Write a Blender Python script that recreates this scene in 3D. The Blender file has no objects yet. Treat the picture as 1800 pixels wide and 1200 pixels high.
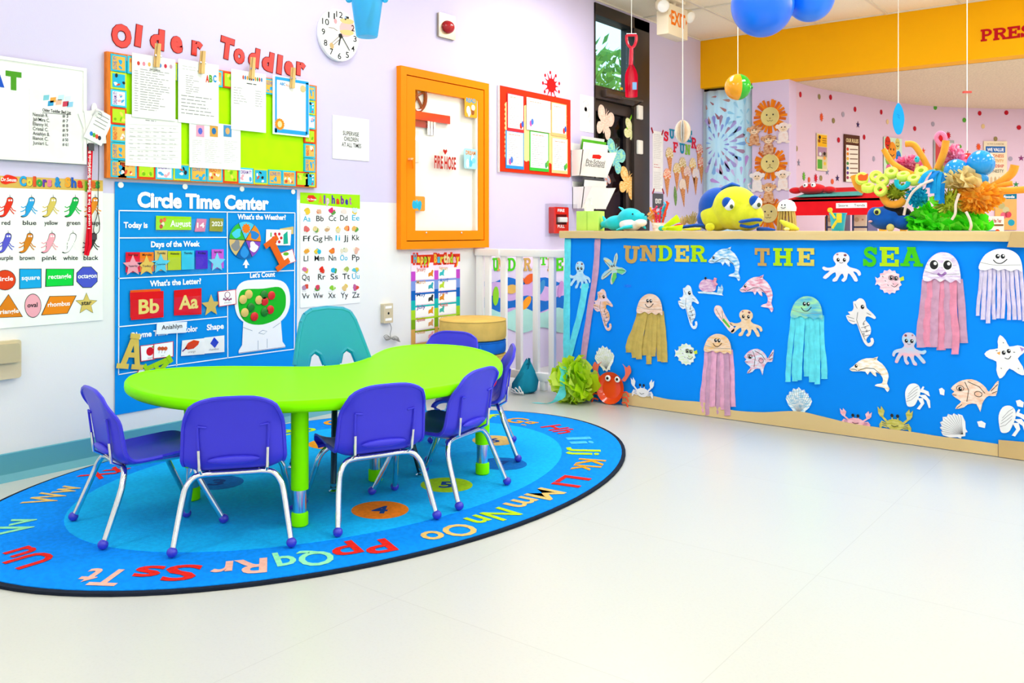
import bpy, bmesh, math, random
from mathutils import Vector, Matrix
random.seed(7)
SC = bpy.context.scene
COL = SC.collection
# ---------------------------------------------------------------- camera
CAM_H = 1.07; FPX = 1550.0; CX = 900.0; HY = 404.0; YAW = math.radians(37.5)
FWD = Vector((-math.sin(YAW), math.cos(YAW), 0)); RGT = Vector((math.cos(YAW), math.sin(YAW), 0))
cam_d = bpy.data.cameras.new('camera'); cam = bpy.data.objects.new('camera', cam_d); COL.objects.link(cam)
cam.location = (0, 0, CAM_H); cam.rotation_euler = (math.pi/2, 0, YAW)
cam_d.sensor_width = 36; cam_d.lens = FPX/1800*36; cam_d.shift_y = -(600-HY)/1800; cam_d.clip_start = .02
SC.camera = cam
# ---------------------------------------------------------------- world, exposure
SC.view_settings.view_transform = 'Standard'; SC.view_settings.look = 'None'
SC.view_settings.gamma = 1; SC.view_settings.use_curve_mapping = False
SC.view_settings.exposure = 0.22
SC.cycles.max_bounces = 10; SC.cycles.diffuse_bounces = 6; SC.cycles.glossy_bounces = 4
SC.cycles.transmission_bounces = 8; SC.cycles.transparent_max_bounces = 12
SC.cycles.sample_clamp_indirect = 6; SC.cycles.caustics_reflective = False; SC.cycles.caustics_refractive = False
W = bpy.data.worlds.new('sky'); SC.world = W; W.use_nodes = True
_bg = W.node_tree.nodes['Background']; _bg.inputs[0].default_value = (.56, .82, .95, 1); _bg.inputs[1].default_value = 2.3
LAMP_W = 13.2         # each ceiling troffer
XW = -4.0; YC = 4.70; YB = 8.41; CEIL = 3.02; BEAMZ = 2.53; XR = 3.32; YBACK = -2.57; COUNTER_Z = 1.064
def room_light(name, loc, sx, sy, watts, col=(.945, .985, 1)):
    l = bpy.data.lights.new(name, 'AREA'); l.shape = 'RECTANGLE'; l.size = sx; l.size_y = sy
    l.energy = watts; l.color = col
    o = bpy.data.objects.new(name, l); COL.objects.link(o); o.location = loc
    return o
TROFFERS = []
for _x in (-3.08, -1.25, .58, 2.41):
    for _y in (-1.95, .49, 2.93, 5.37):
        TROFFERS.append((_x, _y))
TROFFERS += [(.58, 7.80), (2.41, 7.80)]  # added pair of lamps out of view, put in to brighten the back area
for _x, _y in TROFFERS:
    room_light('troffer_lamp', (_x, _y, CEIL-.03), .5, 1.1, LAMP_W*(2.5 if _y > 7 else 1.75 if _y > 5 else .45 if _y < 0 else .72 if _y < 1 else 1))
for _x, _y in ((-.6, 10.4), (1.6, 10.4)):
    room_light('recessed_lamp', (_x, _y, BEAMZ-.03), .5, 1.1, LAMP_W*2.8)
# ---------------------------------------------------------------- pixels of the photograph -> rays
def ray(px, py):
    return FWD + RGT*((px-CX)/FPX) + Vector((0, 0, (HY-py)/FPX))
EYE = Vector((0, 0, CAM_H))
def at(px, py, d): return EYE + ray(px, py)*d
def flo(px, py, z=0.0):
    d = (CAM_H-z)*FPX/(py-HY); return at(px, py, d)
class Fr:
    """a plane in the place: origin, across, up, out"""
    def __init__(s, o, u, v):
        s.o = Vector(o); s.u = Vector(u).normalized(); s.v = Vector(v).normalized(); s.n = s.u.cross(s.v)
    def uv(s, px, py):
        r = ray(px, py); t = (s.o-EYE).dot(s.n)/r.dot(s.n); p = EYE+r*t-s.o
        return (p.dot(s.u), p.dot(s.v))
    def P(s, u, v, n=0): return s.o + s.u*u + s.v*v + s.n*n
    def box(s, x0, y0, x1, y1):
        """picture box -> true upright rectangle (u0,v0,u1,v1), heights read on its middle"""
        xm = (x0+x1)/2
        return s.uv(x0, y0)[0], s.uv(xm, y1)[1], s.uv(x1, y0)[0], s.uv(xm, y0)[1]
    def off(s, n): return Fr(s.o+s.n*n, s.u, s.v)
WA = Fr((XW, 0, 0), (0, 1, 0), (0, 0, 1))
CF = Fr((0, YC, 0), (1, 0, 0), (0, 0, 1))
BM = Fr((0, YB, 0), (1, 0, 0), (0, 0, 1))
FL = Fr((0, 0, 0), (1, 0, 0), (0, 1, 0))
# ---------------------------------------------------------------- materials
def lin(h):
    h = h.lstrip('#'); c = [int(h[i:i+2], 16)/255 for i in (0, 2, 4)]
    return tuple((x/12.92 if x <= .04045 else ((x+.055)/1.055)**2.4) for x in c)+(1,)
_M = {}
def m(hexc, kind='paper', hex2=None, rough=None, scale=None):
    k = (hexc, kind, hex2, rough, scale)
    if k in _M: return _M[k]
    mt = bpy.data.materials.new(f'{kind}_{hexc.lstrip("#")}'); mt.use_nodes = True
    nt = mt.node_tree; N = nt.nodes; L = nt.links; b = N['Principled BSDF']; out = N['Material Output']
    c = lin(hexc); b.inputs['Base Color'].default_value = c
    def noise(sc, det=2.0, vec=None):
        n = N.new('ShaderNodeTexNoise'); n.inputs['Scale'].default_value = sc; n.inputs['Detail'].default_value = det
        tc = N.new('ShaderNodeTexCoord')
        if vec is not None:
            mp = N.new('ShaderNodeMapping'); mp.inputs['Scale'].default_value = vec
            L.new(tc.outputs['Object'], mp.inputs['Vector']); L.new(mp.outputs[0], n.inputs['Vector'])
        else: L.new(tc.outputs['Object'], n.inputs['Vector'])
        return n
    def bump(n, st, dist=.01):
        bp = N.new('ShaderNodeBump'); bp.inputs['Strength'].default_value = st; bp.inputs['Distance'].default_value = dist
        L.new(n.outputs['Fac'], bp.inputs['Height']); L.new(bp.outputs[0], b.inputs['Normal'])
    def mixc(fac, a, bb, lo=.4, hi=.6):
        mr = N.new('ShaderNodeMapRange'); mr.inputs[1].default_value = lo; mr.inputs[2].default_value = hi
        L.new(fac, mr.inputs[0])
        mx = N.new('ShaderNodeMix'); mx.data_type = 'RGBA'
        L.new(mr.outputs[0], mx.inputs[0]); mx.inputs[6].default_value = a; mx.inputs[7].default_value = bb
        L.new(mx.outputs[2], b.inputs['Base Color']); return mx
    def shade(f): return tuple(min(1, x*f) for x in c[:3])+(1,)
    r = .7; b.inputs['Specular IOR Level'].default_value = .12
    if kind == 'paper':
        r = .75; mixc(noise(scale or 9).outputs['Fac'], shade(.965), shade(1.03))
    elif kind == 'print': r = .7
    elif kind == 'paint':
        r = .55; n = noise(140, 4); bump(n, .12, .002); mixc(noise(.9).outputs['Fac'], shade(.985), shade(1.01))
    elif kind == 'plastic':
        r = .32; b.inputs['Specular IOR Level'].default_value = .5; bump(noise(220, 2), .05, .001)
    elif kind == 'gloss':
        r = .12; b.inputs['Specular IOR Level'].default_value = .55; mixc(noise(6).outputs['Fac'], shade(.97), shade(1.02))
    elif kind == 'metal':
        r = .16; b.inputs['Metallic'].default_value = 1; mixc(noise(25).outputs['Fac'], shade(.92), shade(1))
    elif kind == 'crayon':
        r = .8; n = noise(scale or 26, 3, (1, 1, 3.2)); mixc(n.outputs['Fac'], c, lin(hex2 or '#ffffff'), .36, .62)
    elif kind == 'plush':
        r = .95; n = noise(220, 4); bump(n, .3, .004); mixc(noise(30).outputs['Fac'], shade(.96), shade(1.03))
        b.inputs['Sheen Weight'].default_value = .25
    elif kind == 'fabric':
        r = .85; bump(noise(90, 3), .25, .003); mixc(noise(12).outputs['Fac'], shade(.93), shade(1.04))
    elif kind == 'carpet':
        r = .95; bump(noise(420, 3), .5, .004); mixc(noise(60, 4).outputs['Fac'], shade(.93), shade(1.08))
    elif kind == 'crinkle':      # wrinkled wall paper / vinyl
        r = .38 if rough is None else rough
        n = noise(scale or 3.2, 5, (1, 1, 1)); bump(n, .3, .03); mixc(noise(1.4).outputs['Fac'], shade(.94), shade(1.04))
    elif kind in ('tissue', 'leaf'):
        r = .75; n = noise(scale or 26, 4); bump(n, .4, .008); mixc(n.outputs['Fac'], shade(.92), shade(1.06))
        tr = N.new('ShaderNodeBsdfTranslucent'); tr.inputs[0].default_value = c
        ms = N.new('ShaderNodeMixShader'); ms.inputs[0].default_value = .42 if kind == 'leaf' else .12
        L.new(b.outputs[0], ms.inputs[1]); L.new(tr.outputs[0], ms.inputs[2]); L.new(ms.outputs[0], out.inputs[0])
    elif kind == 'wood':
        r = .55; n = noise(14, 5, (1, 9, 1)); mixc(n.outputs['Fac'], shade(.85), shade(1.08)); bump(n, .1, .002)
    elif kind == 'clear':        # thin transparent plastic / glass
        r = .06; tp = N.new('ShaderNodeBsdfTransparent'); tp.inputs[0].default_value = c
        gl = N.new('ShaderNodeBsdfGlossy'); gl.inputs['Roughness'].default_value = .04; gl.inputs[0].default_value = (1, 1, 1, 1)
        ms = N.new('ShaderNodeMixShader'); ms.inputs[0].default_value = .035; L.new(tp.outputs[0], ms.inputs[1])
        L.new(gl.outputs[0], ms.inputs[2]); L.new(ms.outputs[0], out.inputs[0])
    elif kind == 'tint':         # tinted translucent plastic
        r = .2; b.inputs['Specular IOR Level'].default_value = .5
        b.inputs['Base Color'].default_value = tuple(min(1, x*1.0) for x in c[:3])+(1,)
        tp = N.new('ShaderNodeBsdfTransparent'); tp.inputs[0].default_value = c
        ms = N.new('ShaderNodeMixShader'); ms.inputs[0].default_value = .45
        L.new(tp.outputs[0], ms.inputs[1]); L.new(b.outputs[0], ms.inputs[2]); L.new(ms.outputs[0], out.inputs[0])
    elif kind == 'sheer':        # curtain that lets daylight through
        tr = N.new('ShaderNodeBsdfTranslucent'); tr.inputs[0].default_value = c
        ms = N.new('ShaderNodeMixShader'); ms.inputs[0].default_value = .6
        L.new(b.outputs[0], ms.inputs[1]); L.new(tr.outputs[0], ms.inputs[2]); L.new(ms.outputs[0], out.inputs[0])
    elif kind == 'glow':
        b.inputs['Emission Color'].default_value = c; b.inputs['Emission Strength'].default_value = 2.2
    elif kind == 'ceiling':
        r = .9; n = noise(70, 5); bump(n, .35, .006); mixc(noise(160, 3).outputs['Fac'], shade(.9), shade(1.03), .3, .5)
    elif kind == 'popcorn':
        r = .95; n = noise(45, 4); bump(n, .6, .02); mixc(n.outputs['Fac'], shade(.93), shade(1.03))
    elif kind == 'floor':
        r = .3; b.inputs['Specular IOR Level'].default_value = .5
        n = noise(120, 4); mx = mixc(n.outputs['Fac'], shade(.965), c, .3, .5)
        br = N.new('ShaderNodeTexBrick'); br.offset = 0; br.inputs['Scale'].default_value = 1
        br.inputs['Mortar Size'].default_value = .0012; br.inputs['Brick Width'].default_value = .914; br.inputs['Row Height'].default_value = .914
        br.inputs['Color1'].default_value = (1, 1, 1, 1); br.inputs['Color2'].default_value = (.985, .985, .985, 1); br.inputs['Mortar'].default_value = (.86, .85, .84, 1)
        tc = N.new('ShaderNodeTexCoord'); L.new(tc.outputs['Object'], br.inputs['Vector'])
        mm = N.new('ShaderNodeMix'); mm.data_type = 'RGBA'; mm.blend_type = 'MULTIPLY'; mm.inputs[0].default_value = 1
        L.new(mx.outputs[2], mm.inputs[6]); L.new(br.outputs[0], mm.inputs[7]); L.new(mm.outputs[2], b.inputs['Base Color'])
    elif kind == 'brickwall':
        br = N.new('ShaderNodeTexBrick'); br.inputs['Scale'].default_value = 1
        br.inputs['Brick Width'].default_value = .22; br.inputs['Row Height'].default_value = .075; br.inputs['Mortar Size'].default_value = .008
        br.inputs['Color1'].default_value = c; br.inputs['Color2'].default_value = lin(hex2); br.inputs['Mortar'].default_value = lin('#b5a99c')
        tc = N.new('ShaderNodeTexCoord'); mp = N.new('ShaderNodeMapping'); mp.inputs['Rotation'].default_value = (math.pi/2, 0, math.pi/2)
        L.new(tc.outputs['Object'], mp.inputs[0]); L.new(mp.outputs[0], br.inputs['Vector']); L.new(br.outputs[0], b.inputs['Base Color'])
    b.inputs['Roughness'].default_value = r if rough is None else rough
    _M[k] = mt; return mt
# ---------------------------------------------------------------- shapes
def smooth(pts, n=6, closed=True):
    """Catmull-Rom through the points"""
    pts = [Vector(p) for p in pts]; out = []; k = len(pts)
    rng = range(k) if closed else range(k-1)
    for i in rng:
        if closed: p0, p1, p2, p3 = pts[i-1], pts[i], pts[(i+1) % k], pts[(i+2) % k]
        else: p0, p1, p2, p3 = pts[max(i-1, 0)], pts[i], pts[i+1], pts[min(i+2, k-1)]
        for j in range(n):
            t = j/n
            out.append(.5*((2*p1)+(p2-p0)*t+(2*p0-5*p1+4*p2-p3)*t*t+(3*p1-p0-3*p2+p3)*t**3))
    if not closed: out.append(pts[-1])
    return out
def ell(cx, cy, rx, ry, n=24, rot=0, a0=0, a1=2*math.pi):
    full = abs(a1-a0-2*math.pi) < 1e-6
    o = []
    for i in range(n if full else n+1):
        a = a0+(a1-a0)*i/n; x = rx*math.cos(a); y = ry*math.sin(a)
        o.append((cx+x*math.cos(rot)-y*math.sin(rot), cy+x*math.sin(rot)+y*math.cos(rot)))
    return o
def rrect(u0, v0, u1, v1, r, n=4):
    o = []
    for cx, cy, a in ((u1-r, v1-r, 0), (u0+r, v1-r, 90), (u0+r, v0+r, 180), (u1-r, v0+r, 270)):
        for i in range(n+1):
            t = math.radians(a+90*i/n); o.append((cx+r*math.cos(t), cy+r*math.sin(t)))
    return o
def star(cx, cy, r, r2=None, k=5, rot=math.pi/2):
    r2 = r2 or r*.45; o = []
    for i in range(2*k):
        a = rot+math.pi*i/k; q = r if i % 2 == 0 else r2
        o.append((cx+q*math.cos(a), cy+q*math.sin(a)))
    return o
_TXT = {}
def text_mesh(s, bold):
    k = (s, round(bold, 4))
    if k in _TXT: return _TXT[k]
    cu = bpy.data.curves.new('t', 'FONT'); cu.body = s; cu.size = 1; cu.offset = bold; cu.resolution_u = 3
    o = bpy.data.objects.new('t', cu)
    me = o.to_mesh()
    vs = [tuple(v.co) for v in me.vertices]; fs = [tuple(p.vertices) for p in me.polygons]
    o.to_mesh_clear(); bpy.data.objects.remove(o); bpy.data.curves.remove(cu)
    xs = [v[0] for v in vs] or [0]; ys = [v[1] for v in vs] or [0]
    _TXT[k] = (vs, fs, min(xs), max(xs), min(ys), max(ys)); return _TXT[k]
class B:
    """collects coloured shapes for ONE mesh (one part)"""
    def __init__(s): s.v = []; s.f = []; s.mi = []; s.mats = []; s.sm = []
    def _m(s, mt):
        if mt not in s.mats: s.mats.append(mt)
        return s.mats.index(mt)
    def add(s, vs, fs, mt, sm=False):
        k = len(s.v); i = s._m(mt); s.v += [tuple(x) for x in vs]
        for f in fs: s.f.append(tuple(a+k for a in f)); s.mi.append(i); s.sm.append(sm)
        return s
    def prism(s, fr, uv, mt, n0=0, n1=.001, back=False):
        uv = [(p[0], p[1]) for p in uv]
        ar = sum(uv[i-1][0]*uv[i][1]-uv[i][0]*uv[i-1][1] for i in range(len(uv)))
        if ar < 0: uv = uv[::-1]
        k = len(uv)
        vs = [fr.P(u, v, n1) for u, v in uv]+[fr.P(u, v, n0) for u, v in uv]
        fs = [tuple(range(k))]+[(i, i+k, (i+1) % k+k, (i+1) % k) for i in range(k)]
        if back: fs.append(tuple(range(2*k-1, k-1, -1)))
        return s.add(vs, fs, mt)
    def flat(s, fr, uv, mt, n):
        uv = [(p[0], p[1]) for p in uv]
        ar = sum(uv[i-1][0]*uv[i][1]-uv[i][0]*uv[i-1][1] for i in range(len(uv)))
        if ar < 0: uv = uv[::-1]
        return s.add([fr.P(u, v, n) for u, v in uv], [tuple(range(len(uv)))], mt)
    def rect(s, fr, u0, v0, u1, v1, mt, n0=0, n1=.001): return s.prism(fr, [(u0, v0), (u1, v0), (u1, v1), (u0, v1)], mt, n0, n1)
    def line(s, fr, pts, w, mt, n):
        """a drawn stroke"""
        pts = [Vector(p[:2]) for p in pts]; L = []; Rr = []
        for i, p in enumerate(pts):
            a = pts[max(i-1, 0)]; b_ = pts[min(i+1, len(pts)-1)]; d = (b_-a)
            if d.length < 1e-9: d = Vector((1, 0))
            d.normalize(); q = Vector((-d.y, d.x))*w/2; L.append(p+q); Rr.append(p-q)
        k = len(pts); vs = [fr.P(*p, n) for p in L]+[fr.P(*p, n) for p in Rr]
        return s.add(vs, [(i+k, i+1+k, i+1, i) for i in range(k-1)], mt)
    def text(s, fr, t, u0, v0, w, h, mt, n, bold=.012, rot=0, depth=0, wide=None):
        """lettering with its foot line starting at (u0,v0); h = height of a capital; w = full width (None: natural)"""
        vs, fs, x0, x1, y0, y1 = text_mesh(t, bold)
        if not vs: return s
        sy = h/.72; sx = (w/(x1-x0)) if w else sy*(wide or 1); cr, sr = math.cos(rot), math.sin(rot)
        def tr(v, nn):
            a = (v[0]-x0)*sx; b_ = v[1]*sy
            return fr.P(u0+a*cr-b_*sr, v0+a*sr+b_*cr, nn)
        s.add([tr(v, n) for v in vs], fs, mt)
        return s
    def glyph(s, fr, t, u0, v0, u1, v1, mt, n, bold=.03, rot=0, n0=None):
        """one character stretched into a box"""
        vs, fs, x0, x1, y0, y1 = text_mesh(t, bold); cu, cv = (u0+u1)/2, (v0+v1)/2; cr, sr = math.cos(rot), math.sin(rot)
        P = []
        for v in vs:
            a = u0+(v[0]-x0)/(x1-x0)*(u1-u0)-cu; b_ = v0+(v[1]-y0)/(y1-y0)*(v1-v0)-cv
            P.append((cu+a*cr-b_*sr, cv+a*sr+b_*cr))
        if n0 is None: return s.add([fr.P(*p, n) for p in P], fs, mt)
        k = len(P); cnt = {}
        for f in fs:
            for i in range(len(f)):
                e = (f[i], f[(i+1) % len(f)]); cnt[e] = cnt.get(e, 0)+1
        side = [(b_, a, a+k, b_+k) for (a, b_) in cnt if (b_, a) not in cnt]
        return s.add([fr.P(*p, n) for p in P]+[fr.P(*p, n0) for p in P], list(fs)+side, mt)
    def box(s, c, sz, mt, rz=0, rx=0, bev=0):
        x, y, z = sz[0]/2, sz[1]/2, sz[2]/2; R = Matrix.Rotation(rz, 3, 'Z') @ Matrix.Rotation(rx, 3, 'X')
        if bev <= 0:
            vs = [Vector((a, b_, e)) for a in (-x, x) for b_ in (-y, y) for e in (-z, z)]
            fs = [(0, 1, 3, 2), (4, 6, 7, 5), (0, 4, 5, 1), (2, 3, 7, 6), (0, 2, 6, 4), (1, 5, 7, 3)]
        else:
            bm = bmesh.new(); bmesh.ops.create_cube(bm, size=1)
            for v in bm.verts: v.co = Vector((v.co.x*sz[0], v.co.y*sz[1], v.co.z*sz[2]))
            bmesh.ops.bevel(bm, geom=bm.edges[:], offset=bev, segments=2, profile=.6, affect='EDGES')
            bm.verts.index_update(); vs = [v.co.copy() for v in bm.verts]; fs = [[v.index for v in f.verts] for f in bm.faces]; bm.free()
        return s.add([R @ v+Vector(c) for v in vs], fs, mt, bev > 0)
    def tube(s, path, r, mt, n=8, cap=True, flat=1.0):
        """swept round tube; r a number or one per point"""
        path = [Vector(p) for p in path]; k = len(path); rs = r if isinstance(r, (list, tuple)) else [r]*k
        t0 = (path[1]-path[0]).normalized(); ref = Vector((0, 0, 1)) if abs(t0.z) < .9 else Vector((1, 0, 0))
        nx = t0.cross(ref).normalized(); vs = []
        for i, p in enumerate(path):
            t = (path[min(i+1, k-1)]-path[max(i-1, 0)]).normalized()
            nx = (nx-t*nx.dot(t)).normalized(); ny = t.cross(nx)
            for j in range(n):
                a = 2*math.pi*j/n; vs.append(p+nx*math.cos(a)*rs[i]+ny*math.sin(a)*rs[i]*flat)
        fs = [(i*n+j, i*n+(j+1) % n, (i+1)*n+(j+1) % n, (i+1)*n+j) for i in range(k-1) for j in range(n)]
        if cap: fs += [tuple(range(n-1, -1, -1)), tuple(range((k-1)*n, k*n))]
        return s.add(vs, fs, mt, True)
    def lathe(s, c, prof, mt, n=24, axis=(0, 0, 1), closed_top=True, closed_bot=True):
        """prof: (radius, height) upward along axis"""
        ax = Vector(axis).normalized(); ref = Vector((1, 0, 0)) if abs(ax.x) < .9 else Vector((0, 1, 0))
        a_ = (ref-ax*ref.dot(ax)).normalized(); b_ = ax.cross(a_); c = Vector(c); vs = []
        for r, h in prof:
            for j in range(n):
                t = 2*math.pi*j/n; vs.append(c+ax*h+a_*math.cos(t)*r+b_*math.sin(t)*r)
        k = len(prof)
        fs = [(i*n+j, i*n+(j+1) % n, (i+1)*n+(j+1) % n, (i+1)*n+j) for i in range(k-1) for j in range(n)]
        if closed_bot: fs.append(tuple(range(n-1, -1, -1)))
        if closed_top: fs.append(tuple(range((k-1)*n, k*n)))
        return s.add(vs, fs, mt, True)
    def sph(s, c, r, mt, n=16, k=10, rot=None, fn=None):
        """ellipsoid; r number or (rx,ry,rz); fn(unit vector)->scale"""
        r = (r, r, r) if not isinstance(r, (tuple, list)) else r; vs = []; R = rot or Matrix.Identity(3)
        for i in range(k+1):
            th = math.pi*i/k
            for j in range(n):
                ph = 2*math.pi*j/n; d = Vector((math.sin(th)*math.cos(ph), math.sin(th)*math.sin(ph), math.cos(th)))
                q = fn(d) if fn else 1
                vs.append(R @ Vector((d.x*r[0]*q, d.y*r[1]*q, d.z*r[2]*q))+Vector(c))
        fs = [(i*n+j, (i+1)*n+j, (i+1)*n+(j+1) % n, i*n+(j+1) % n) for i in range(k) for j in range(n)]
        return s.add(vs, fs, mt, True)
    def mesh(s, name):
        me = bpy.data.meshes.new(name); me.from_pydata(s.v, [], s.f)
        for mt in s.mats: me.materials.append(mt)
        me.polygons.foreach_set('material_index', s.mi); me.polygons.foreach_set('use_smooth', s.sm)
        if any(s.sm):
            try: me.set_sharp_from_angle(angle=.75)
            except Exception: pass
        me.update(); return me
def link(name, data, parent=None, loc=(0, 0, 0)):
    o = bpy.data.objects.new(name, data); COL.objects.link(o); o.location = loc
    if parent is not None: o.parent = parent
    return o
def tag(o, label=None, cat=None, group=None, kind=None):
    if label: o['label'] = label
    if cat: o['category'] = cat
    if group: o['group'] = group
    if kind: o['kind'] = kind
    return o
class T:
    """a thing: parts are collected, then built under one root"""
    def __init__(s, name, label=None, cat=None, group=None, kind=None):
        s.a = (name, label, cat, group, kind); s.parts = []
    def new(s, part, under=None, label=None, kind=None):
        b = B(); b.nm = part; b.under = under; b.label = label; b.kind = kind; s.parts.append(b); return b
    def b(s, part, under=None):
        for p in s.parts:
            if p.nm == part and p.under is under: return p
        return s.new(part, under)
    def done(s, local=False):
        name, label, cat, group, kind = s.a; ps = [p for p in s.parts if p.v]
        allv = [v for p in ps for v in p.v]
        lo = [min(v[i] for v in allv) for i in range(3)]; hi = [max(v[i] for v in allv) for i in range(3)]
        base = Vector((0, 0, 0)) if local else Vector(((lo[0]+hi[0])/2, (lo[1]+hi[1])/2, lo[2]))
        for p in ps: p.v = [(v[0]-base.x, v[1]-base.y, v[2]-base.z) for v in p.v]
        if len(ps) == 1:
            root = link(name, ps[0].mesh(name), None, base); s.obj = {id(ps[0]): root}
        else:
            root = link(name, None, None, base); root.empty_display_size = .05; s.obj = {}
            for p in ps:
                par = s.obj.get(id(p.under), root) if p.under is not None else root
                o = link(p.nm, p.mesh(p.nm), par); s.obj[id(p)] = o
                if p.label: o['label'] = p.label
                if p.kind: o['kind'] = p.kind
        tag(root, label, cat, group, kind); s.root = root; return root
def copy_tree(o, parent=None):
    c = o.copy(); COL.objects.link(c); c.parent = parent
    for ch in list(o.children): copy_tree(ch, c)
    return c
# ================================================================ the room
LILAC = m('#d3cbea', 'paint'); WHITE = m('#ebebec', 'paint'); CREAM = m('#eaeef0', 'paint'); ORANGE_P = m('#ffb800', 'paint')
TEALBASE = m('#55a0b2', 'plastic', rough=.45); DARK = m('#2a211c', 'plastic', rough=.4)
def S(name, b, parent=None):
    o = link(name, b.mesh(name), parent)
    if parent is None: o['kind'] = 'structure'
    return o
b = B(); b.box((-.3, 5, -.05), (8, 19, .1), m('#c9cac3', 'floor')); floor = S('floor', b)
# ceiling: support slab, tees and lay-in panels
b = B(); b.box(((XW+XR)/2, (YB+YBACK)/2, CEIL+.06), (XR-XW, YB-YBACK, .06), WHITE); ceiling = S('ceiling', b)
pan = B(); pan.box((0, 0, .012), (.585, 1.195, .022), m('#fdf2da', 'ceiling'), bev=.004); pan_me = pan.mesh('ceiling_panel')
tee = B(); cream_t = m('#e8e2d4', 'plastic')
x = XW
while x < XR+.01:
    tee.box((x, (YB+YBACK)/2, CEIL+.005), (.024, YB-YBACK, .012), cream_t); x += .61
y = YB
while y > YBACK-.01:
    tee.box(((XW+XR)/2, y, CEIL+.006), (XR-XW, .024, .012), cream_t); y -= 1.22
S('ceiling_grid', tee, ceiling)
fx = B(); fx.box((0, 0, .02), (.59, 1.2, .03), m('#f4f4f2', 'plastic')); fx_me = fx.mesh('light_troffer')
df = B(); df.box((0, 0, .002), (.52, 1.12, .008), m('#fffaf0', 'glow')); df_me = df.mesh('diffuser')
i = 0
for ix in range(12):
    for iy in range(9):
        cx = XW+.305+ix*.61; cy = YB-.61-iy*1.22
        if any(abs(cx-a) < .31 and abs(cy-c) < .62 for a, c in TROFFERS): continue
        link('ceiling_panel', pan_me, ceiling, (cx, cy, CEIL+.008))
k = 0
for a, c in TROFFERS:
    ix = round((a-XW-.305)/.61); iy = round((YB-.61-c)/1.22); cx = XW+.305+ix*.61; cy = YB-.61-iy*1.22
    k += 1
    t = link('light_troffer', fx_me, ceiling, (cx, cy, CEIL)); link('diffuser', df_me, t)
# wall with the charts (left): paint in two tones, opening for the dark glazed door
DY0, DY1, DZ = WA.uv(1044, 0)[0], WA.uv(1140, 0)[0], CEIL-.02
WSY = WA.uv(838, 440)[0]; WSZ = .5*(WA.uv(630, 357)[1]+WA.uv(185, 336)[1])
b = B(); TH = .12
def wslab(y0, y1, z0, z1, mt): b.box((XW-TH/2, (y0+y1)/2, (z0+z1)/2), (TH, y1-y0, z1-z0), mt)
wslab(YBACK, WSY, 0, WSZ, WHITE); wslab(YBACK, WSY, WSZ, CEIL+.1, LILAC); wslab(WSY, DY0, 0, CEIL+.1, LILAC)
wslab(DY0, DY1, DZ, CEIL+.1, LILAC); wslab(DY1, YB+.15, 0, CEIL+.1, LILAC)
S('wall_left', b)
b = B(); b.box((XR+.06, (YB+YBACK)/2, 1.55), (.12, YB-YBACK, 3.1), CREAM); S('wall_right', b)
b = B(); b.box(((XW+XR)/2, YBACK-.06, 1.55), (XR-XW+.3, .12, 3.1), CREAM); S('wall_rear', b)
# cove base along the chart wall
b = B(); prof = [(0, 0), (.03, 0), (.022, .012), (.01, .03), (.008, .115), (0, .118)]
vs = [(XW+p, yy, z) for yy in (YBACK, WSY-.02) for p, z in prof]; n = len(prof)
b.add(vs, [(i, i+1, i+1+n, i+n) for i in range(n-1)]+[tuple(range(n)), tuple(range(2*n-1, n-1, -1))], TEALBASE); S('baseboard_left', b)
# orange header beam at the back, slim return post at the corner
b = B(); b.box(((XW+6)/2-.06, YB+.1, (BEAMZ+CEIL+.1)/2), (6-XW+.12, .2, CEIL+.1-BEAMZ), ORANGE_P); beam = S('trim_1', b)
PX0, PX1 = BM.uv(1322, 300)[0], BM.uv(1387, 300)[0]
b = B(); b.box(((PX0+PX1)/2, YB+.1, BEAMZ/2), (PX1-PX0, .199, BEAMZ), m('#ddcbea', 'paint')); S('wall_pillar', b)
# curved wall of the room behind, its ceiling
cw = [(PX1-.01, YB+.19)]+[tuple(at(px, 300, d)[:2]) for px, d in ((1440, 9.1), (1500, 9.5), (1600, 10.25), (1700, 10.55), (1800, 10.63))]+[(-.3, 12.75), (1.5, 12.95), (4, 12.95)]
CW = [tuple(p) for p in smooth([(p[0], p[1], 0) for p in cw], 5, False)]
b = B(); k = len(CW); LIL2 = m('#e2c6d8', 'paint')
vs = [(p[0], p[1], z) for z in (0, BEAMZ+.05) for p in CW]
b.add(vs, [(i+k, i+1+k, i+1, i) for i in range(k-1)], LIL2, True)
b.add([(p[0]-.1, p[1]+.05, z) for z in (0, BEAMZ+.05) for p in CW], [(i, i+1, i+1+k, i+k) for i in range(k-1)], LIL2, True); S('wall_back', b)
b = B(); poly = CW+[(4, YB+.19, 0)]
b.add([(p[0], p[1], BEAMZ) for p in poly], [tuple(range(len(poly)-1, -1, -1))], m('#e8d6b8', 'popcorn')); b.add([(p[0], p[1], BEAMZ+.05) for p in poly], [tuple(range(len(poly)))], CREAM); S('ceiling_back', b)
b = B(); b.box((4.05, 10.8, 1.3), (.1, 4.9, 2.6), LIL2); S('wall_far_right', b)
b = B(); b.box(((XR+4)/2, YB+.1, BEAMZ/2), (4-XR+.12, .2, BEAMZ), LIL2); S('wall_return', b)
for _x, _y in ((-.6, 10.4), (1.6, 10.4)):
    o = link('light_troffer', fx_me, bpy.data.objects['ceiling_back'], (_x, _y, BEAMZ)); link('diffuser', df_me, o)
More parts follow.
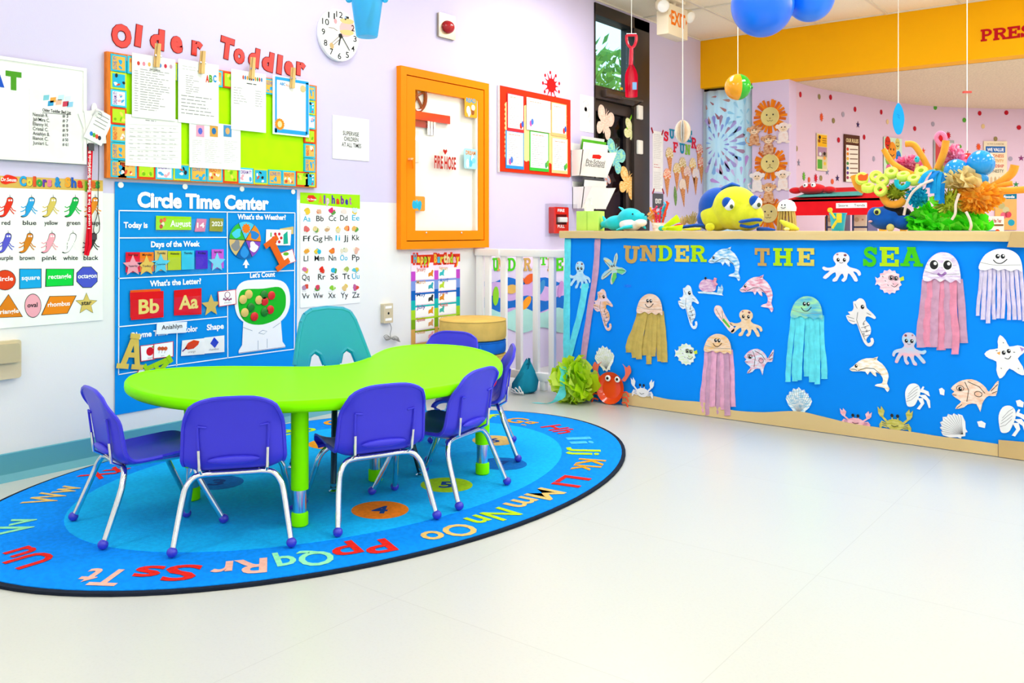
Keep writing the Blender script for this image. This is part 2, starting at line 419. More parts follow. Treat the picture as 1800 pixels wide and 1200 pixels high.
def curve_hit(px):
    r = ray(px, 300); best = None
    for i, (p, q) in enumerate(zip(CW, CW[1:])):
        dx, dy = q[0]-p[0], q[1]-p[1]; det = r.x*(-dy)+r.y*dx
        if abs(det) < 1e-9: continue
        t = (p[0]*(-dy)+p[1]*dx)/det; s_ = (r.x*p[1]-r.y*p[0])/det
        if (-9 if i == 0 else 0) <= s_ <= 1 and t > 0 and (best is None or t < best[0]): best = (t, Vector((r.x*t, r.y*t, 0)), Vector((dx, dy, 0)).normalized())
    return best[1], best[2]
def wall_fr(px0, px1, out=.004):
    """upright plane on the curved wall between two picture columns"""
    p, t0 = curve_hit(px0); q, t1 = curve_hit(px1); u = (q-p) if (q-p).length > .02 else t0
    f = Fr(p, u, (0, 0, 1)); mid, _ = curve_hit((px0+px1)/2); sag = max(0, (mid-p).dot(f.n))
    return Fr(p+f.n*(out+sag), u, (0, 0, 1))
# dark storefront door in the chart wall
dt = T('door_1', kind='structure')
def dbar(y0, y1, z0, z1, part='door_frame', x0=-.13, x1=.012): dt.b(part).box((XW+(x0+x1)/2, (y0+y1)/2, (z0+z1)/2), (x1-x0, y1-y0, z1-z0), DARK, bev=.004)
FW = .05; ZT = WA.uv(1090, 168)[1]; YS = WA.uv(1111, 100)[0]
dbar(DY0, DY0+.012, 0, DZ); dbar(YS+.02, DY1, 0, DZ); dbar(DY0, DY1, DZ-.1, DZ)
dbar(DY0, YS+.03, ZT-.07, ZT+.04)
dbar(DY0+.012, YS+.03, ZT-.17, ZT-.075, 'door_leaf', -.09, -.02); dbar(DY0+.012, YS+.03, .02, .22, 'door_leaf', -.09, -.02); dbar(YS-.07, YS+.02, .22, ZT-.17, 'door_leaf', -.09, -.02)
dt.b('transom_glass').box((XW-.06, (DY0+YS)/2, (ZT+DZ)/2), (.006, YS-DY0, DZ-ZT), m('#e8f4f6', 'clear'))
dt.b('door_glass').box((XW-.055, (DY0+YS)/2, ZT/2), (.006, YS-DY0, ZT-.2), m('#6b6070', 'clear'))
dt.b('door_closer').box((XW+.03, DY0+.25, ZT-.02), (.07, .3, .06), m('#3a2c22', 'plastic'), bev=.008)
dt.b('door_closer').tube([(XW+.05, DY0+.35, ZT-.03), (XW+.16, DY0+.55, ZT-.05), (XW+.03, YS-.05, ZT-.09)], .01, m('#3a2c22', 'plastic'))
c0, c1 = WA.uv(1081, 159); dt.b('closer_label').box((XW+.066, c0, c1+.01), (.004, .04, .02), m('#d9a521', 'print'))
for yy in (198, 259):
    u, v = WA.uv(1121, yy); dt.new('door_sensor').box((XW+.02, u, v), (.03, .09, .13), m('#f0eee6', 'plastic'), bev=.012)
dt.done()
# daylight window behind the curtain
b = B(); wx0, wx1 = XW, PX0
for x in (wx0+.03, wx1-.03): b.box((x, YB+.12, BEAMZ/2), (.06, .06, BEAMZ), DARK)
b.box(((wx0+wx1)/2, YB+.12, .05), (wx1-wx0, .06, .1), DARK); b.box(((wx0+wx1)/2, YB+.12, BEAMZ-.03), (wx1-wx0, .06, .06), DARK)
w1 = S('window_1', b); b = B(); b.box(((wx0+wx1)/2, YB+.14, BEAMZ/2), (wx1-wx0-.1, .006, BEAMZ-.1), m('#e8f4f6', 'clear')); S('window_pane', b, w1)
# outdoors seen through the door
b = B(); b.box((-14, 14, -.06), (20, 40, .1), m('#9a9a92', 'fabric')); S('ground_outside', b)
t = T('brick_building', 'red brick building wall outside behind the dark glass door', 'building')
t.b('wall').box((-11.3, 17, 2.0), (.6, 30, 4.0), m('#b5654a', 'brickwall', '#c98566')); t.b('coping').box((-11.3, 17, 4.06), (.7, 30, .12), m('#d8d2c4', 'paint'))
t.b('post').box((-6.5, 11.9, 2.6), (.3, .3, 5.2), m('#5a4a40', 'plastic')); t.done()
t = T('leafy_tree', 'green leafy tree outside the upper glass of the door', 'tree')
t.b('trunk').tube([(-8.6, 12.8, 0), (-8.5, 12.9, 2), (-8.6, 12.7, 4)], [.14, .11, .06], m('#6b5238', 'wood'))
lf = t.b('foliage'); lf.kind = 'stuff'; lm = [m('#7db45a', 'leaf'), m('#a8d46e', 'leaf'), m('#5f9a4c', 'leaf')]
rn = random.Random(3)
for i in range(1500):
    d = Vector((rn.gauss(0, 1), rn.gauss(0, 1), rn.gauss(0, 1))).normalized()*rn.uniform(.4, 1); c = Vector((-8.6, 12.7, 3.3))+Vector((d.x*1.3, d.y*1.9, d.z*1.35))
    a = Vector((rn.uniform(-1, 1), rn.uniform(-1, 1), rn.uniform(-1, 1))).normalized()*.13; e = a.cross(Vector((rn.random(), rn.random(), .3))).normalized()*.06
    lf.add([c-a, c+e, c+a, c-e], [(0, 1, 2, 3)], lm[i % 3])
t.done()
# ================================================================ rug, table, chairs
CHROME = m('#e4e6ea', 'metal')
RC = Vector((-2.945, 2.639, 0)); RA, RB, RROT = 1.519, 1.035, math.radians(84.55)
def rug_pt(f, a):
    """point on the rug at fraction f of its radius, angle a (0 = far end, clockwise seen from above)"""
    x = RA*f*math.cos(a); y = -RB*f*math.sin(a); c, s = math.cos(RROT+math.pi*0), math.sin(RROT)
    return (RC.x+x*c-y*s, RC.y+x*s+y*c)
RUG = T('alphabet_rug', 'oval blue alphabet rug under the green kidney table', 'rug')
def rug_loop(f, n=96): return [rug_pt(f, -2*math.pi*i/n) for i in range(n)]
RUG.b('binding').prism(FL, rug_loop(1.0), m('#1d2433', 'fabric'), .0005, .010)
RUG.b('border_pile').prism(FL, rug_loop(.985), m('#008cf6', 'carpet'), .009, .0125)
# inner field: lighter oval
RUG.b('field_pile').prism(FL, rug_loop(.755), m('#10b4ff', 'carpet'), .0122, .0135)
def rug_at(px, py): p = flo(px, py, .013); return p.x, p.y
LT = dict(tan='#e3bd6e', orange='#f0a01c', red='#e4251c', lime='#b9e01c', mint='#8fe6b0', sky='#4cc0ea', peach='#f0b3a0')
def rug_text(s, px, py, col, w=.2, h=.125):
    x, y = rug_at(px, py); d = Vector((x-RC.x, y-RC.y)); c, sn = math.cos(RROT), math.sin(RROT)
    lx, ly = d.x*c+d.y*sn, -d.x*sn+d.y*c; g = Vector((lx/RA**2, ly/RB**2)); o = Vector((g.x*c-g.y*sn, g.x*sn+g.y*c)).normalized()
    f = Fr((x, y, 0), (o.y, -o.x, 0), (o.x, o.y, 0))
    RUG.new('letter_inlay').text(f, s, -w/2, -h/2, w, h, m(LT[col], 'carpet'), .0142, .02)
for s, px, py, col, w in (('Bb', 520, 757, 'lime', .2), ('Cc', 600, 741, 'orange', .2), ('Dd', 683, 731, 'red', .2), ('Ee', 770, 727, 'sky', .2), ('Ff', 850, 731, 'lime', .17), ('Gg', 919, 740, 'orange', .19), ('Hh', 984, 754, 'red', .19), ('Ii', 1022, 774, 'sky', .14), ('Jj', 1034, 793, 'lime', .14), ('Kk', 1036, 817, 'orange', .2),
        ('Ll', 1006, 846, 'red', .15), ('Mm', 942, 876, 'tan', .27), ('Nn', 868, 908, 'lime', .19), ('Oo', 792, 937, 'tan', .2), ('Pp', 640, 966, 'red', .2), ('Qq', 537, 985, 'mint', .18), ('Rr', 420, 998, 'peach', .17), ('Ss', 290, 1008, 'red', .2), ('Tt', 180, 1015, 'peach', .14),
        ('Uu', 40, 980, 'red', .19), ('Vv', 25, 925, 'mint', .18), ('Ww', 92, 869, 'tan', .24), ('Xx', 182, 830, 'red', .19), ('Yy', 290, 795, 'orange', .18), ('Zz', 360, 775, 'lime', .17), ('Aa', 437, 765, 'red', .2)):
    rug_text(s, px, py, col, w)
def rug_spot(px, py, col, glyph, gcol='#14458f', rx=.112):
    x, y = rug_at(px, py); RUG.new('number_circle').flat(FL, ell(x, y, rx, rx*.92, 32), m(col, 'carpet'), .0139)
    f = Fr((x, y, 0), (RGT.x, RGT.y, 0), (FWD.x, FWD.y, 0)); RUG.new('number_inlay').glyph(f, glyph, -.03, -.045, .03, .045, m(gcol, 'carpet'), .0146, .03)
for a in ((668, 896, '#f5831a', '4'), (785, 852, '#a6d41c', '5'), (580, 780, '#f5a01c', '2'), (868, 774, '#e3bd6e', '6'), (884, 815, '#0b6cc4', '7'), (382, 848, '#0b6cc4', '3')): rug_spot(*a)
RUG.done()
# ---- kidney table
TT = .475
out_px = [(215, 672), (228, 657), (260, 649), (300, 645), (400, 639), (500, 643), (560, 648), (620, 641), (652, 630), (653, 620), (670, 611), (700, 606), (760, 602), (830, 606), (870, 618), (885, 638), (878, 655), (850, 667), (760, 683), (650, 696), (520, 708), (400, 708), (300, 700), (240, 688)]
TO = [Vector(flo(px, py, TT)[:2]+(0,)) if False else Vector((flo(px, py, TT).x, flo(px, py, TT).y, 0)) for px, py in out_px]
for _ in range(2): TO = [(TO[i-1]+TO[i]*2+TO[(i+1) % len(TO)])/4*1.0 for i in range(len(TO))]
_c = sum(TO, Vector())/len(TO); TO = [_c+(p-_c)*1.035 for p in TO]
TO = smooth(TO, 6)
_ar = sum(TO[i-1].x*TO[i].y-TO[i].x*TO[i-1].y for i in range(len(TO)))
if _ar < 0: TO = TO[::-1]
def inset(pts, d, it=1):
    r = []; k = len(pts)
    for i in range(k):
        t = (pts[(i+2) % k]-pts[i-2]).normalized(); r.append(pts[i]+Vector((-t.y, t.x, 0))*d)
    return r
LIME = m('#86ff00', 'plastic', rough=.42); LIME.node_tree.nodes['Principled BSDF'].inputs['Specular IOR Level'].default_value = .04
t = T('kidney_table', 'lime green kidney-shaped toddler table with adjustable legs', 'table')
tb = t.b('tabletop'); loops = [(.05, TT-.002), (.028, TT-.0015), (.022, TT+.001), (.008, TT), (.001, TT-.008), (0, TT-.022), (.002, TT-.034), (.012, TT-.042), (.05, TT-.043)]
vs = []; k = len(TO)
for d, z in loops: vs += [(p.x, p.y, z) for p in inset(TO, d)]
fs = [tuple(range(k))]+[(i*k+j, (i+1)*k+j, (i+1)*k+(j+1) % k, i*k+(j+1) % k) for i in range(len(loops)-1) for j in range(k)]+[tuple(range(len(loops)*k-1, (len(loops)-1)*k-1, -1))]
tb.add(vs, fs, LIME, True)
for px, py in ((527, 930), (848, 838), (338, 884), (660, 850)):
    p = flo(px, py)
    lg = t.new('leg'); lg.lathe((p.x, p.y, .145), [(.0, 0), (.031, 0), (.031, TT-.045-.145), (0, TT-.045-.145)], LIME, 20)
    lo = t.new('leg_insert', lg); lo.lathe((p.x, p.y, .02), [(.025, 0), (.025, .13)], CHROME, 20)
    ft = t.new('leg_foot', lg); ft.lathe((p.x, p.y, .0145), [(.026, 0), (.03, .004), (.03, .045), (.026, .05)], LIME, 20)
t.done()
# ---- small purple chairs
PUR = m('#3e3ad6', 'plastic', rough=.36); PUR.node_tree.nodes['Principled BSDF'].inputs['Specular IOR Level'].default_value = .3; BALL = m('#3a3ac4', 'plastic', rough=.3)
def make_chair():
    t = T('toddler_chair', 'purple', 'chair')
    prof = smooth([(.172, .222, 0), (.17, .248, 0), (.135, .262, 0), (.05, .258, 0), (-.05, .25, 0), (-.105, .254, 0), (-.138, .285, 0), (-.15, .34, 0), (-.162, .41, 0), (-.178, .47, 0), (-.19, .505, 0)], 4, False)
    K = len(prof); NX = 15; b = t.b('seat_shell')
    def half(s): # half width along the profile
        pts = [(0, .145), (.08, .158), (.3, .162), (.48, .158), (.6, .166), (.8, .160), (.9, .153), (.96, .145), (1, .136)]
        for (a, x), (c, y) in zip(pts, pts[1:]):
            if a <= s <= c: q = (s-a)/(c-a); return x+(y-x)*q
        return .1
    L = [0.]
    for a, c in zip(prof, prof[1:]): L.append(L[-1]+(c-a).length)
    def surf(i, j, off):
        s = L[i]/L[-1]; h = half(s); q = -1+2*j/(NX-1); x = h*math.copysign(abs(q)**.85, q)
        p = prof[i]; tn = (prof[min(i+1, K-1)]-prof[max(i-1, 0)]).normalized(); nn = Vector((tn.y, -tn.x))   # (y,z) normal
        nn = -nn if nn.y < 0 and s < .4 else nn
        up = Vector((-tn.y, tn.x)) if False else Vector((tn.y, -tn.x))
        if s < .5 and up.y < 0: up = -up
        if s >= .5 and up.x < 0: up = -up
        lift = .022*max(0, abs(q)-.55)**1.6/.45**1.6
        fall = max(0, (s-.78)/.22); fall = fall*fall*(3-2*fall)
        lift *= 1-.55*fall
        y, z = p.x+up.x*(lift+off), p.y+up.y*(lift+off)
        z -= fall*(.034*abs(q)**3.2)
        return (x, y, z)
    rim = []
    vs = [surf(i, j, 0) for i in range(K) for j in range(NX)]+[surf(i, j, -.008) for i in range(K) for j in range(NX)]
    n = K*NX; fs = []
    for i in range(K-1):
        for j in range(NX-1):
            a = i*NX+j; fs.append((a, a+1, a+1+NX, a+NX)); fs.append((n+a, n+a+NX, n+a+1+NX, n+a+1))
    bd = [i for i in range(NX)]+[i*NX+NX-1 for i in range(1, K)]+[(K-1)*NX+j for j in range(NX-2, -1, -1)]+[i*NX for i in range(K-2, 0, -1)]
    for a, c in zip(bd, bd[1:]+bd[:1]): fs.append((a, n+a, n+c, c))
    b.add(vs, fs, PUR, True)
    edge = [Vector(surf(i, NX-1, -.006)) for i in range(K//2-6, K)]+[Vector(surf(K-1, j, -.004)) for j in range(NX-2, 0, -1)]+[Vector(surf(i, 0, -.006)) for i in range(K-1, K//2-7, -1)]
    t.new('shell_rim', b).tube(edge, .0075, PUR, 6)
    # lumbar slot lip and ribs on the back of the shell
    lp = t.new('lumbar_lip', b); lp.sph((0, -.158, .292), (.085, .012, .014), PUR, 16, 8)
    for sx in (-1, 1):
        rb = t.new('back_rib', b); rb.tube([(sx*.108, -.158, .29), (sx*.112, -.166, .36), (sx*.113, -.172, .41)], .004, PUR, 6)
        rb.tube([(sx*.113, -.173, .41), (sx*.085, -.171, .405)], .0035, PUR, 6)
    for sy in (-1, 1):
        cb = t.new('leg_crossbar'); yb = -.115 if sy < 0 else .10; zb = .238
        cb.tube([(-.09, yb, zb), (.09, yb, zb)], .0105, CHROME, 10)
        for sx in (-1, 1):
            path = smooth([(sx*.088, yb, zb, ), (sx*.125, yb+sy*.004, .232), (sx*.15, yb+sy*.015, .205), (sx*.163, yb+sy*.03, .16), (sx*.185, yb+sy*(.085 if sy < 0 else .1), .02)], 5, False)
            lg = t.new('leg'); lg.tube(path, .0105, CHROME, 10)
            t.new('ball_glide', lg).sph((sx*.187, yb+sy*(.089 if sy < 0 else .105), .0165), (.0175, .0175, .0165), BALL, 12, 8)
            if sy < 0:
                rd = t.new('back_strut'); rd.tube([(sx*.105, yb, zb), (sx*.108, -.155, .262), (sx*.11, -.163, .33)], .0055, CHROME, 8)
    for sx in (-1, 1): t.b('seat_rail').tube([(sx*.08, -.115, .24), (sx*.08, .10, .24)], .009, CHROME, 8)
    return t.done(local=True)
def seat(root, p1, p2, label, back=.204):
    """chair by its two rear feet, left and right of the sitter"""
    a, c = Vector(p1), Vector(p2); u = (c-a).normalized(); f = Vector((-u.y, u.x)); mid = (a+c)/2+f*back
    root.location = (mid.x, mid.y, .0142); root.rotation_euler = (0, 0, math.atan2(u.y, u.x)); root['label'] = label; root['group'] = 'purple toddler chairs around the kidney table'
c0 = make_chair()
seat(c0, (-3.21, 1.57), (-2.85, 1.49), 'purple toddler chair seen side-on at the end nearest the whiteboard')
for p1, p2, lb in (((-2.60, 1.59), (-2.37, 1.88), 'purple toddler chair seen from behind, beside the front table leg'),
                   ((-2.32, 2.05), (-2.18, 2.38), 'purple toddler chair seen from behind in the middle of the table front'),
                   ((-2.18, 2.51), (-2.24, 2.89), 'purple toddler chair turned three-quarters at the right front of the table'),
                   ((-2.42, 3.20), (-2.67, 3.49), 'purple toddler chair mostly hidden by the table end, in front of the cushion stack'),
                   ((-2.97, 3.64), (-3.33, 3.56), 'purple toddler chair behind the table with only its rounded top showing')):
    seat(copy_tree(c0), p1, p2, lb)
# ---- teal teacher chair
TEAL = m('#0098bc', 'plastic', rough=.35); t = T('school_chair', 'larger teal school chair with two arched openings behind the table', 'chair')
uu = Vector((.29, .957, 0)).normalized(); bk = Fr((-3.03, 2.69, 0), uu, (-.14, 0, 1))
def arch(cx, w, h, y0): return [(cx-w, y0), (cx-w*.92, y0+h*.5), (cx-w*.6, y0+h*.85), (cx, y0+h), (cx+w*.6, y0+h*.85), (cx+w*.92, y0+h*.5), (cx+w, y0)]
ol = [(-.205, .40)]+arch(-.085, .05, .14, .40)+arch(.085, .05, .14, .40)+[(.215, .40), (.20, .48), (.165, .60), (.14, .68), (.12, .715), (.085, .733), (0, .742), (-.085, .735), (-.12, .715), (-.14, .68), (-.165, .60), (-.195, .48)]
bb = t.b('backrest')
def curved(uv, n): # bowed plate
    uv = (uv[0]*.92, uv[1]-.02*max(0, uv[1]-.4)/.3)
    return bk.P(uv[0], uv[1], n+.35*uv[0]**2)
K = len(ol); vs = [curved(p, .0) for p in ol]+[curved(p, -.018) for p in ol]
bb.add(vs, [tuple(range(K-1, -1, -1)), tuple(range(K, 2*K))]+[(i, (i+1) % K, (i+1) % K+K, i+K) for i in range(K)], TEAL)
for i in range(K):
    if ol[i][1] > .41 and ol[(i+1) % K][1] > .41: bb.tube([curved(ol[i], -.009), curved(ol[(i+1) % K], -.009)], .0115, TEAL, 8)
st = t.b('seat'); pts = rrect(-.2, -.33, .2, .03, .06); F0 = Fr((-3.06, 2.69, .40), uu, Vector((0, 0, 1)).cross(uu)*1)
st.prism(F0, [(p[0], p[1]+.02) for p in rrect(-.2, -.37, .2, .0, .06)], TEAL, -.012, .012, True)
for sx in (-1, 1):
    for fy, oy in ((-.30, -.40), (-.05, .04)):
        lg = t.new('leg'); a = F0.P(sx*.15, fy, -.01); c = F0.P(sx*.2, oy, -.37)
        c.z = .03; lg.tube(smooth([a, a+(c-a)*.12+Vector((0, 0, -.02)), c], 4, False), .0125, m('#2c4650', 'metal', rough=.25), 10)
        t.new('glide', lg).lathe((c.x, c.y, .0142), [(.019, 0), (.019, .006), (.01, .012), (.012, .035)], CHROME, 12)
t.done()
# ================================================================ things on the chart wall
INK = m('#2b2b2e', 'print'); GREY = m('#9a9a9e', 'print'); LGREY = m('#c9c9cc', 'print'); WP = m('#eeeeee', 'paper'); WPR = m('#ffffff', 'print')
def R(h): return m(h, 'print')
def bx(fr, b, x0, y0, x1, y1, mt, n0=0, n1=.001): u0, v0, u1, v1 = fr.box(x0, y0, x1, y1); b.rect(fr, u0, v0, u1, v1, mt, n0, n1); return u0, v0, u1, v1
def pf(fr, b, pts, mt, n, n0=None):
    """flat shape given by its picture corners"""
    uv = [fr.uv(*p) for p in pts]
    if n0 is None: b.flat(fr, uv, mt, n)
    else: b.prism(fr, uv, mt, n0, n)
def tx(fr, b, s, x0, yb, x1, h, mt, n, bold=.012, rot=0):
    """lettering: foot line from picture column x0 to x1 at height yb, capital height h pixels"""
    u0, v0 = fr.uv(x0, yb); u1 = fr.uv(x1, yb)[0]; v1 = fr.uv(x0, yb-h)[1]; b.text(fr, s, u0, v0, u1-u0, v1-v0, mt, n, bold, rot)
def gl(fr, b, s, x0, y0, x1, y1, mt, n, bold=.03, rot=0, n0=None):
    u0, v0, u1, v1 = fr.box(x0, y0, x1, y1); b.glyph(fr, s, u0, v0, u1, v1, mt, n, bold, rot, n0)
def ln(fr, b, pts, wpx, mt, n):
    uv = [fr.uv(*p) for p in pts]; w = wpx*abs(fr.uv(pts[0][0], pts[0][1]-1)[1]-fr.uv(*pts[0])[1]); b.line(fr, uv, w, mt, n)
def el(fr, b, cx, cy, rx, ry, mt, n, n0=None, k=24, rot=0):
    u, v = fr.uv(cx, cy); ru = abs(fr.uv(cx+rx, cy)[0]-u); rv = abs(fr.uv(cx, cy-ry)[1]-v); e = ell(u, v, ru, rv, k, rot)
    if n0 is None: b.flat(fr, e, mt, n)
    else: b.prism(fr, e, mt, n0, n)
def rows(fr, b, x0, y0, x1, y1, k, mt, n, seed=0, w=.9, short=.5):
    """lines of small unreadable writing"""
    rn = random.Random(seed); u0, v0, u1, v1 = fr.box(x0, y0, x1, y1)
    for i in range(k):
        v = v1-(i+.5)*(v1-v0)/k; e = u0+(u1-u0)*rn.uniform(short, 1); u = u0; h = (v1-v0)/k*.3*w
        while u < e:
            q = min(e, u+rn.uniform(.012, .04)); b.flat(fr, [(u, v), (q, v), (q, v+h), (u, v+h)], mt, n); u = q+.006
def sheet(name, label, cat, fr, x0, y0, x1, y1, mt=None, group=None, n0=.001, n1=.0035):
    t = T(name, label, cat, group); bx(fr, t.b('sheet'), x0, y0, x1, y1, mt or WP, n0, n1); return t
n_ = .0042
# ---- whiteboard and what is on it
t = T('whiteboard', 'white marker board cut by the picture edge above the lizard poster', 'whiteboard')
u1, v1 = WA.uv(149, 121); v0 = WA.uv(145, 289)[1]; u0 = u1-1.25
t.b('writing_surface').rect(WA, u0, v0, u1, v1, m('#fafaf8', 'gloss'), .002, .012)
for a in ((u0, v1-.014, u1, v1), (u0, v0, u1, v0+.014), (u1-.014, v0+.014, u1, v1-.014), (u0, v0+.014, u0+.014, v1-.014)): t.new('edge_trim').rect(WA, *a, m('#eeeeea', 'plastic'), .002, .018)
t.done()
t = T('magnet_letter', 'green cut-out letter T on the whiteboard', 'letter'); gl(WA, t.b('backing'), 'T', 4, 124, 38, 162, WPR, .014, .12, n0=.012); gl(WA, t.b('face'), 'T', 7, 126, 35, 159, m('#4f9a2a', 'paper'), .0155, .08); t.done()
t = T('magnet_letter', 'blue cut-out letter A at the picture edge on the whiteboard', 'letter'); gl(WA, t.b('backing'), 'A', -24, 120, 8, 156, WPR, .014, .12, n0=.012); gl(WA, t.b('face'), 'A', -21, 122, 5, 153, m('#2456c8', 'paper'), .0155, .08); t.done()
t = sheet('bed_list', 'white paper bed list with names and numbers on the whiteboard', 'paper', WA, 49, 161, 142, 283, None, None, .012, .014)
b = t.b('picture')
for i, (x, y, c) in enumerate(((78, 172, '#7fc6d8'), (90, 176, '#e9a24a'), (104, 172, '#bfe4ee'), (116, 174, '#d7dff0'), (86, 182, '#3b9bd1'), (112, 183, '#c8435a'), (100, 180, '#f0b8a0'), (120, 184, '#8ec6e6'))): pf(WA, b, [(x-4, y-4), (x+6, y-5), (x+5, y+4), (x-5, y+5)], R(c), .0148)
b = t.b('lettering'); tx(WA, b, 'Older Toddler Bed List', 72, 196, 122, 5.5, INK, .0148, .02); ln(WA, b, [(72, 198.5), (122, 202)], .8, INK, .0148)
for i, (nm, num) in enumerate((('Nessiah R.', '# 3'), ("Jah'Mira C.", '# 7'), ('Elianny H.', '# 8'), ('Cristal C.', '# 9'), ('Aniahlyn B.', '#19'), ('Ilianot C.', '# 50'), ('Juniari L.', '# 61'))):
    y = 204+i*8.3; tx(WA, b, nm, 55, y, 55+len(nm)*2.7, 6.2, INK, .0148, .01); tx(WA, b, num, 107, y+2.5, 117, 5.6, INK, .0148, .01)
t.done()
# ---- colours and shapes poster
t = T('colors_poster', 'laminated Colors & Shapes poster with lizards and named shapes', 'poster')
u1, v1 = WA.uv(180, 317); u0 = u1-.80; v0 = WA.uv(172, 563)[1]; vb = WA.uv(180, 336)[1]
t.b('sheet').rect(WA, u0, v0, u1, v1, m('#f8f8f6', 'gloss', rough=.3), .002, .004); t.b('header_band').rect(WA, u0, vb, u1, v1, R('#d9b25a'), .004, .0046)
b = t.b('logo'); pf(WA, b, smooth([(0, 319, 0), (8, 308, 0), (18, 308, 0), (29, 313, 0), (28, 320, 0), (18, 322, 0), (8, 324, 0)], 4) and [(p.x, p.y) for p in smooth([(0, 319, 0), (8, 308, 0), (18, 308, 0), (29, 313, 0), (28, 320, 0), (18, 322, 0), (8, 324, 0)], 4)], R('#e8341f'), .0052)
tx(WA, b, 'Dr.Seuss', 1, 318, 28, 6, WPR, .0058, .02)
b = t.b('title'); word = 'Colors & Shapes'; cols = ['#2aa3dd', '#e6d24a', '#e2542a', '#3aa64a', '#6a3fb0', '#e87aa0', '', '#2a8fd0', '', '#f0a030', '#2b5fc0', '#e4352a', '#7ac030', '#e06a2a', '#3aa64a']
xs = [33, 46, 57, 63, 74, 82, 0, 95, 0, 113, 124, 135, 148, 159, 167]; ws = [12, 10, 5, 10, 7, 8, 0, 11, 0, 10, 9, 9, 9, 8, 7]
for ch, c, x, w in zip(word, cols, xs, ws):
    if ch == ' ': continue
    h = 18 if ch in 'CSlh&d' else 13
    y = 327+(x-33)*.03
    if ch == 'p': gl(WA, b, ch, x+.7, y-11.4, x+w+.7, y+6.6, INK, .0052, .05); gl(WA, b, ch, x, y-12, x+w, y+6, R(c), .0056, .05)
    else: gl(WA, b, ch, x+.7, y-h+.6, x+w+.7, y+.6, INK, .0052, .05); gl(WA, b, ch, x, y-h, x+w, y, R(c), .0056, .05)
def lizard(cx, cy, c, s=1.0):
    b = t.new('lizard_picture'); mt = R(c)
    P = lambda pts: [(cx+x*s, cy+y*s) for x, y in pts]
    body = smooth([(4, -17, 0), (9, -14, 0), (9, -7, 0), (5, 2, 0), (0, 11, 0), (-5, 17, 0), (-12, 19, 0), (-16, 17, 0), (-10, 15, 0), (-7, 10, 0), (-7, 2, 0), (-3, -8, 0), (-1, -15, 0)], 3)
    pf(WA, b, P([(p.x, p.y) for p in body]), INK, .0048); pf(WA, b, [(cx+p.x*.9*s, cy+p.y*.93*s) for p in body], mt, .0052)
    for l in ([(-4, -2), (-11, 2), (-15, 0)], [(-5, 4), (-12, 8), (-16, 9)], [(4, -1), (9, 6), (14, 8)], [(3, 3), (7, 9), (11, 13)]): ln(WA, b, P(l), 1.6, mt, .005)
    el(WA, b, cx+2*s, cy-11*s, 1.6, 1.8, WPR, .0056, k=10); el(WA, b, cx+6*s, cy-11*s, 1.6, 1.8, WPR, .0056, k=10)
    ln(WA, b, P([(4, -17), (3, -21)]), .6, INK, .005)
for i, (nm, c, x) in enumerate((('red', '#e8341f', 13), ('blue', '#2a9fe0', 51), ('yellow', '#d9c060', 89), ('green', '#12b04a', 128), ('orange', '#f0952a', 163))):
    lizard(x, 363, c); tx(WA, t.b('lettering'), nm, x-(11 if i == 0 else 12), 395, x+(4 if i == 0 else 12), 8, INK, .0052, .012)
for i, (nm, c, x) in enumerate((('purple', '#5a5ad0', 10), ('brown', '#d57f1e', 48), ('pink', '#f2a3b5', 87), ('white', '#f4f4f4', 124), ('black', '#3a3a3a', 160))):
    lizard(x, 426, c); tx(WA, t.b('lettering'), nm, x-14, 457, x+12, 8, INK, .0052, .012)
def shp(pts, c, s, x0, yb, x1, tc):
    b = t.new('shape_picture'); cx = sum(p[0] for p in pts)/len(pts); cy = sum(p[1] for p in pts)/len(pts)
    pf(WA, b, [(cx+(p[0]-cx)*1.06, cy+(p[1]-cy)*1.06) for p in pts], INK, .0048); pf(WA, b, pts, R(c), .0052); tx(WA, b, s, x0, yb, x1, 8, tc, .0058, .02)
shp(ell(8, 492, 18, 17), '#e2421c', 'circle', -7, 494, 22, WPR); shp([(34, 473), (71, 473), (71, 505), (34, 507)], '#16a6e6', 'square', 37, 492, 69, WPR)
shp([(81, 473), (128, 473), (127, 501), (80, 503)], '#0fd045', 'rectangle', 84, 490, 124, WPR); shp(ell(152, 487, 19, 19, 8, .39), '#4a56cc', 'octagon', 136, 489, 169, WPR)
shp([(14, 518), (38, 556), (-14, 558)], '#e0821c', 'triangle', -6, 552, 32, WPR); shp(ell(57, 537, 14, 20), '#f2a9b8', 'oval', 47, 540, 65, INK)
shp([(87, 521), (132, 520), (117, 550), (73, 553)], '#f08a1a', 'rhombus', 83, 539, 122, WPR); u, v = 151, 534
shp([(u+x*19/20, v-y*19/20) for x, y in star(0, 0, 20)], '#dcc268', 'star', 142, 536, 160, INK); t.done()
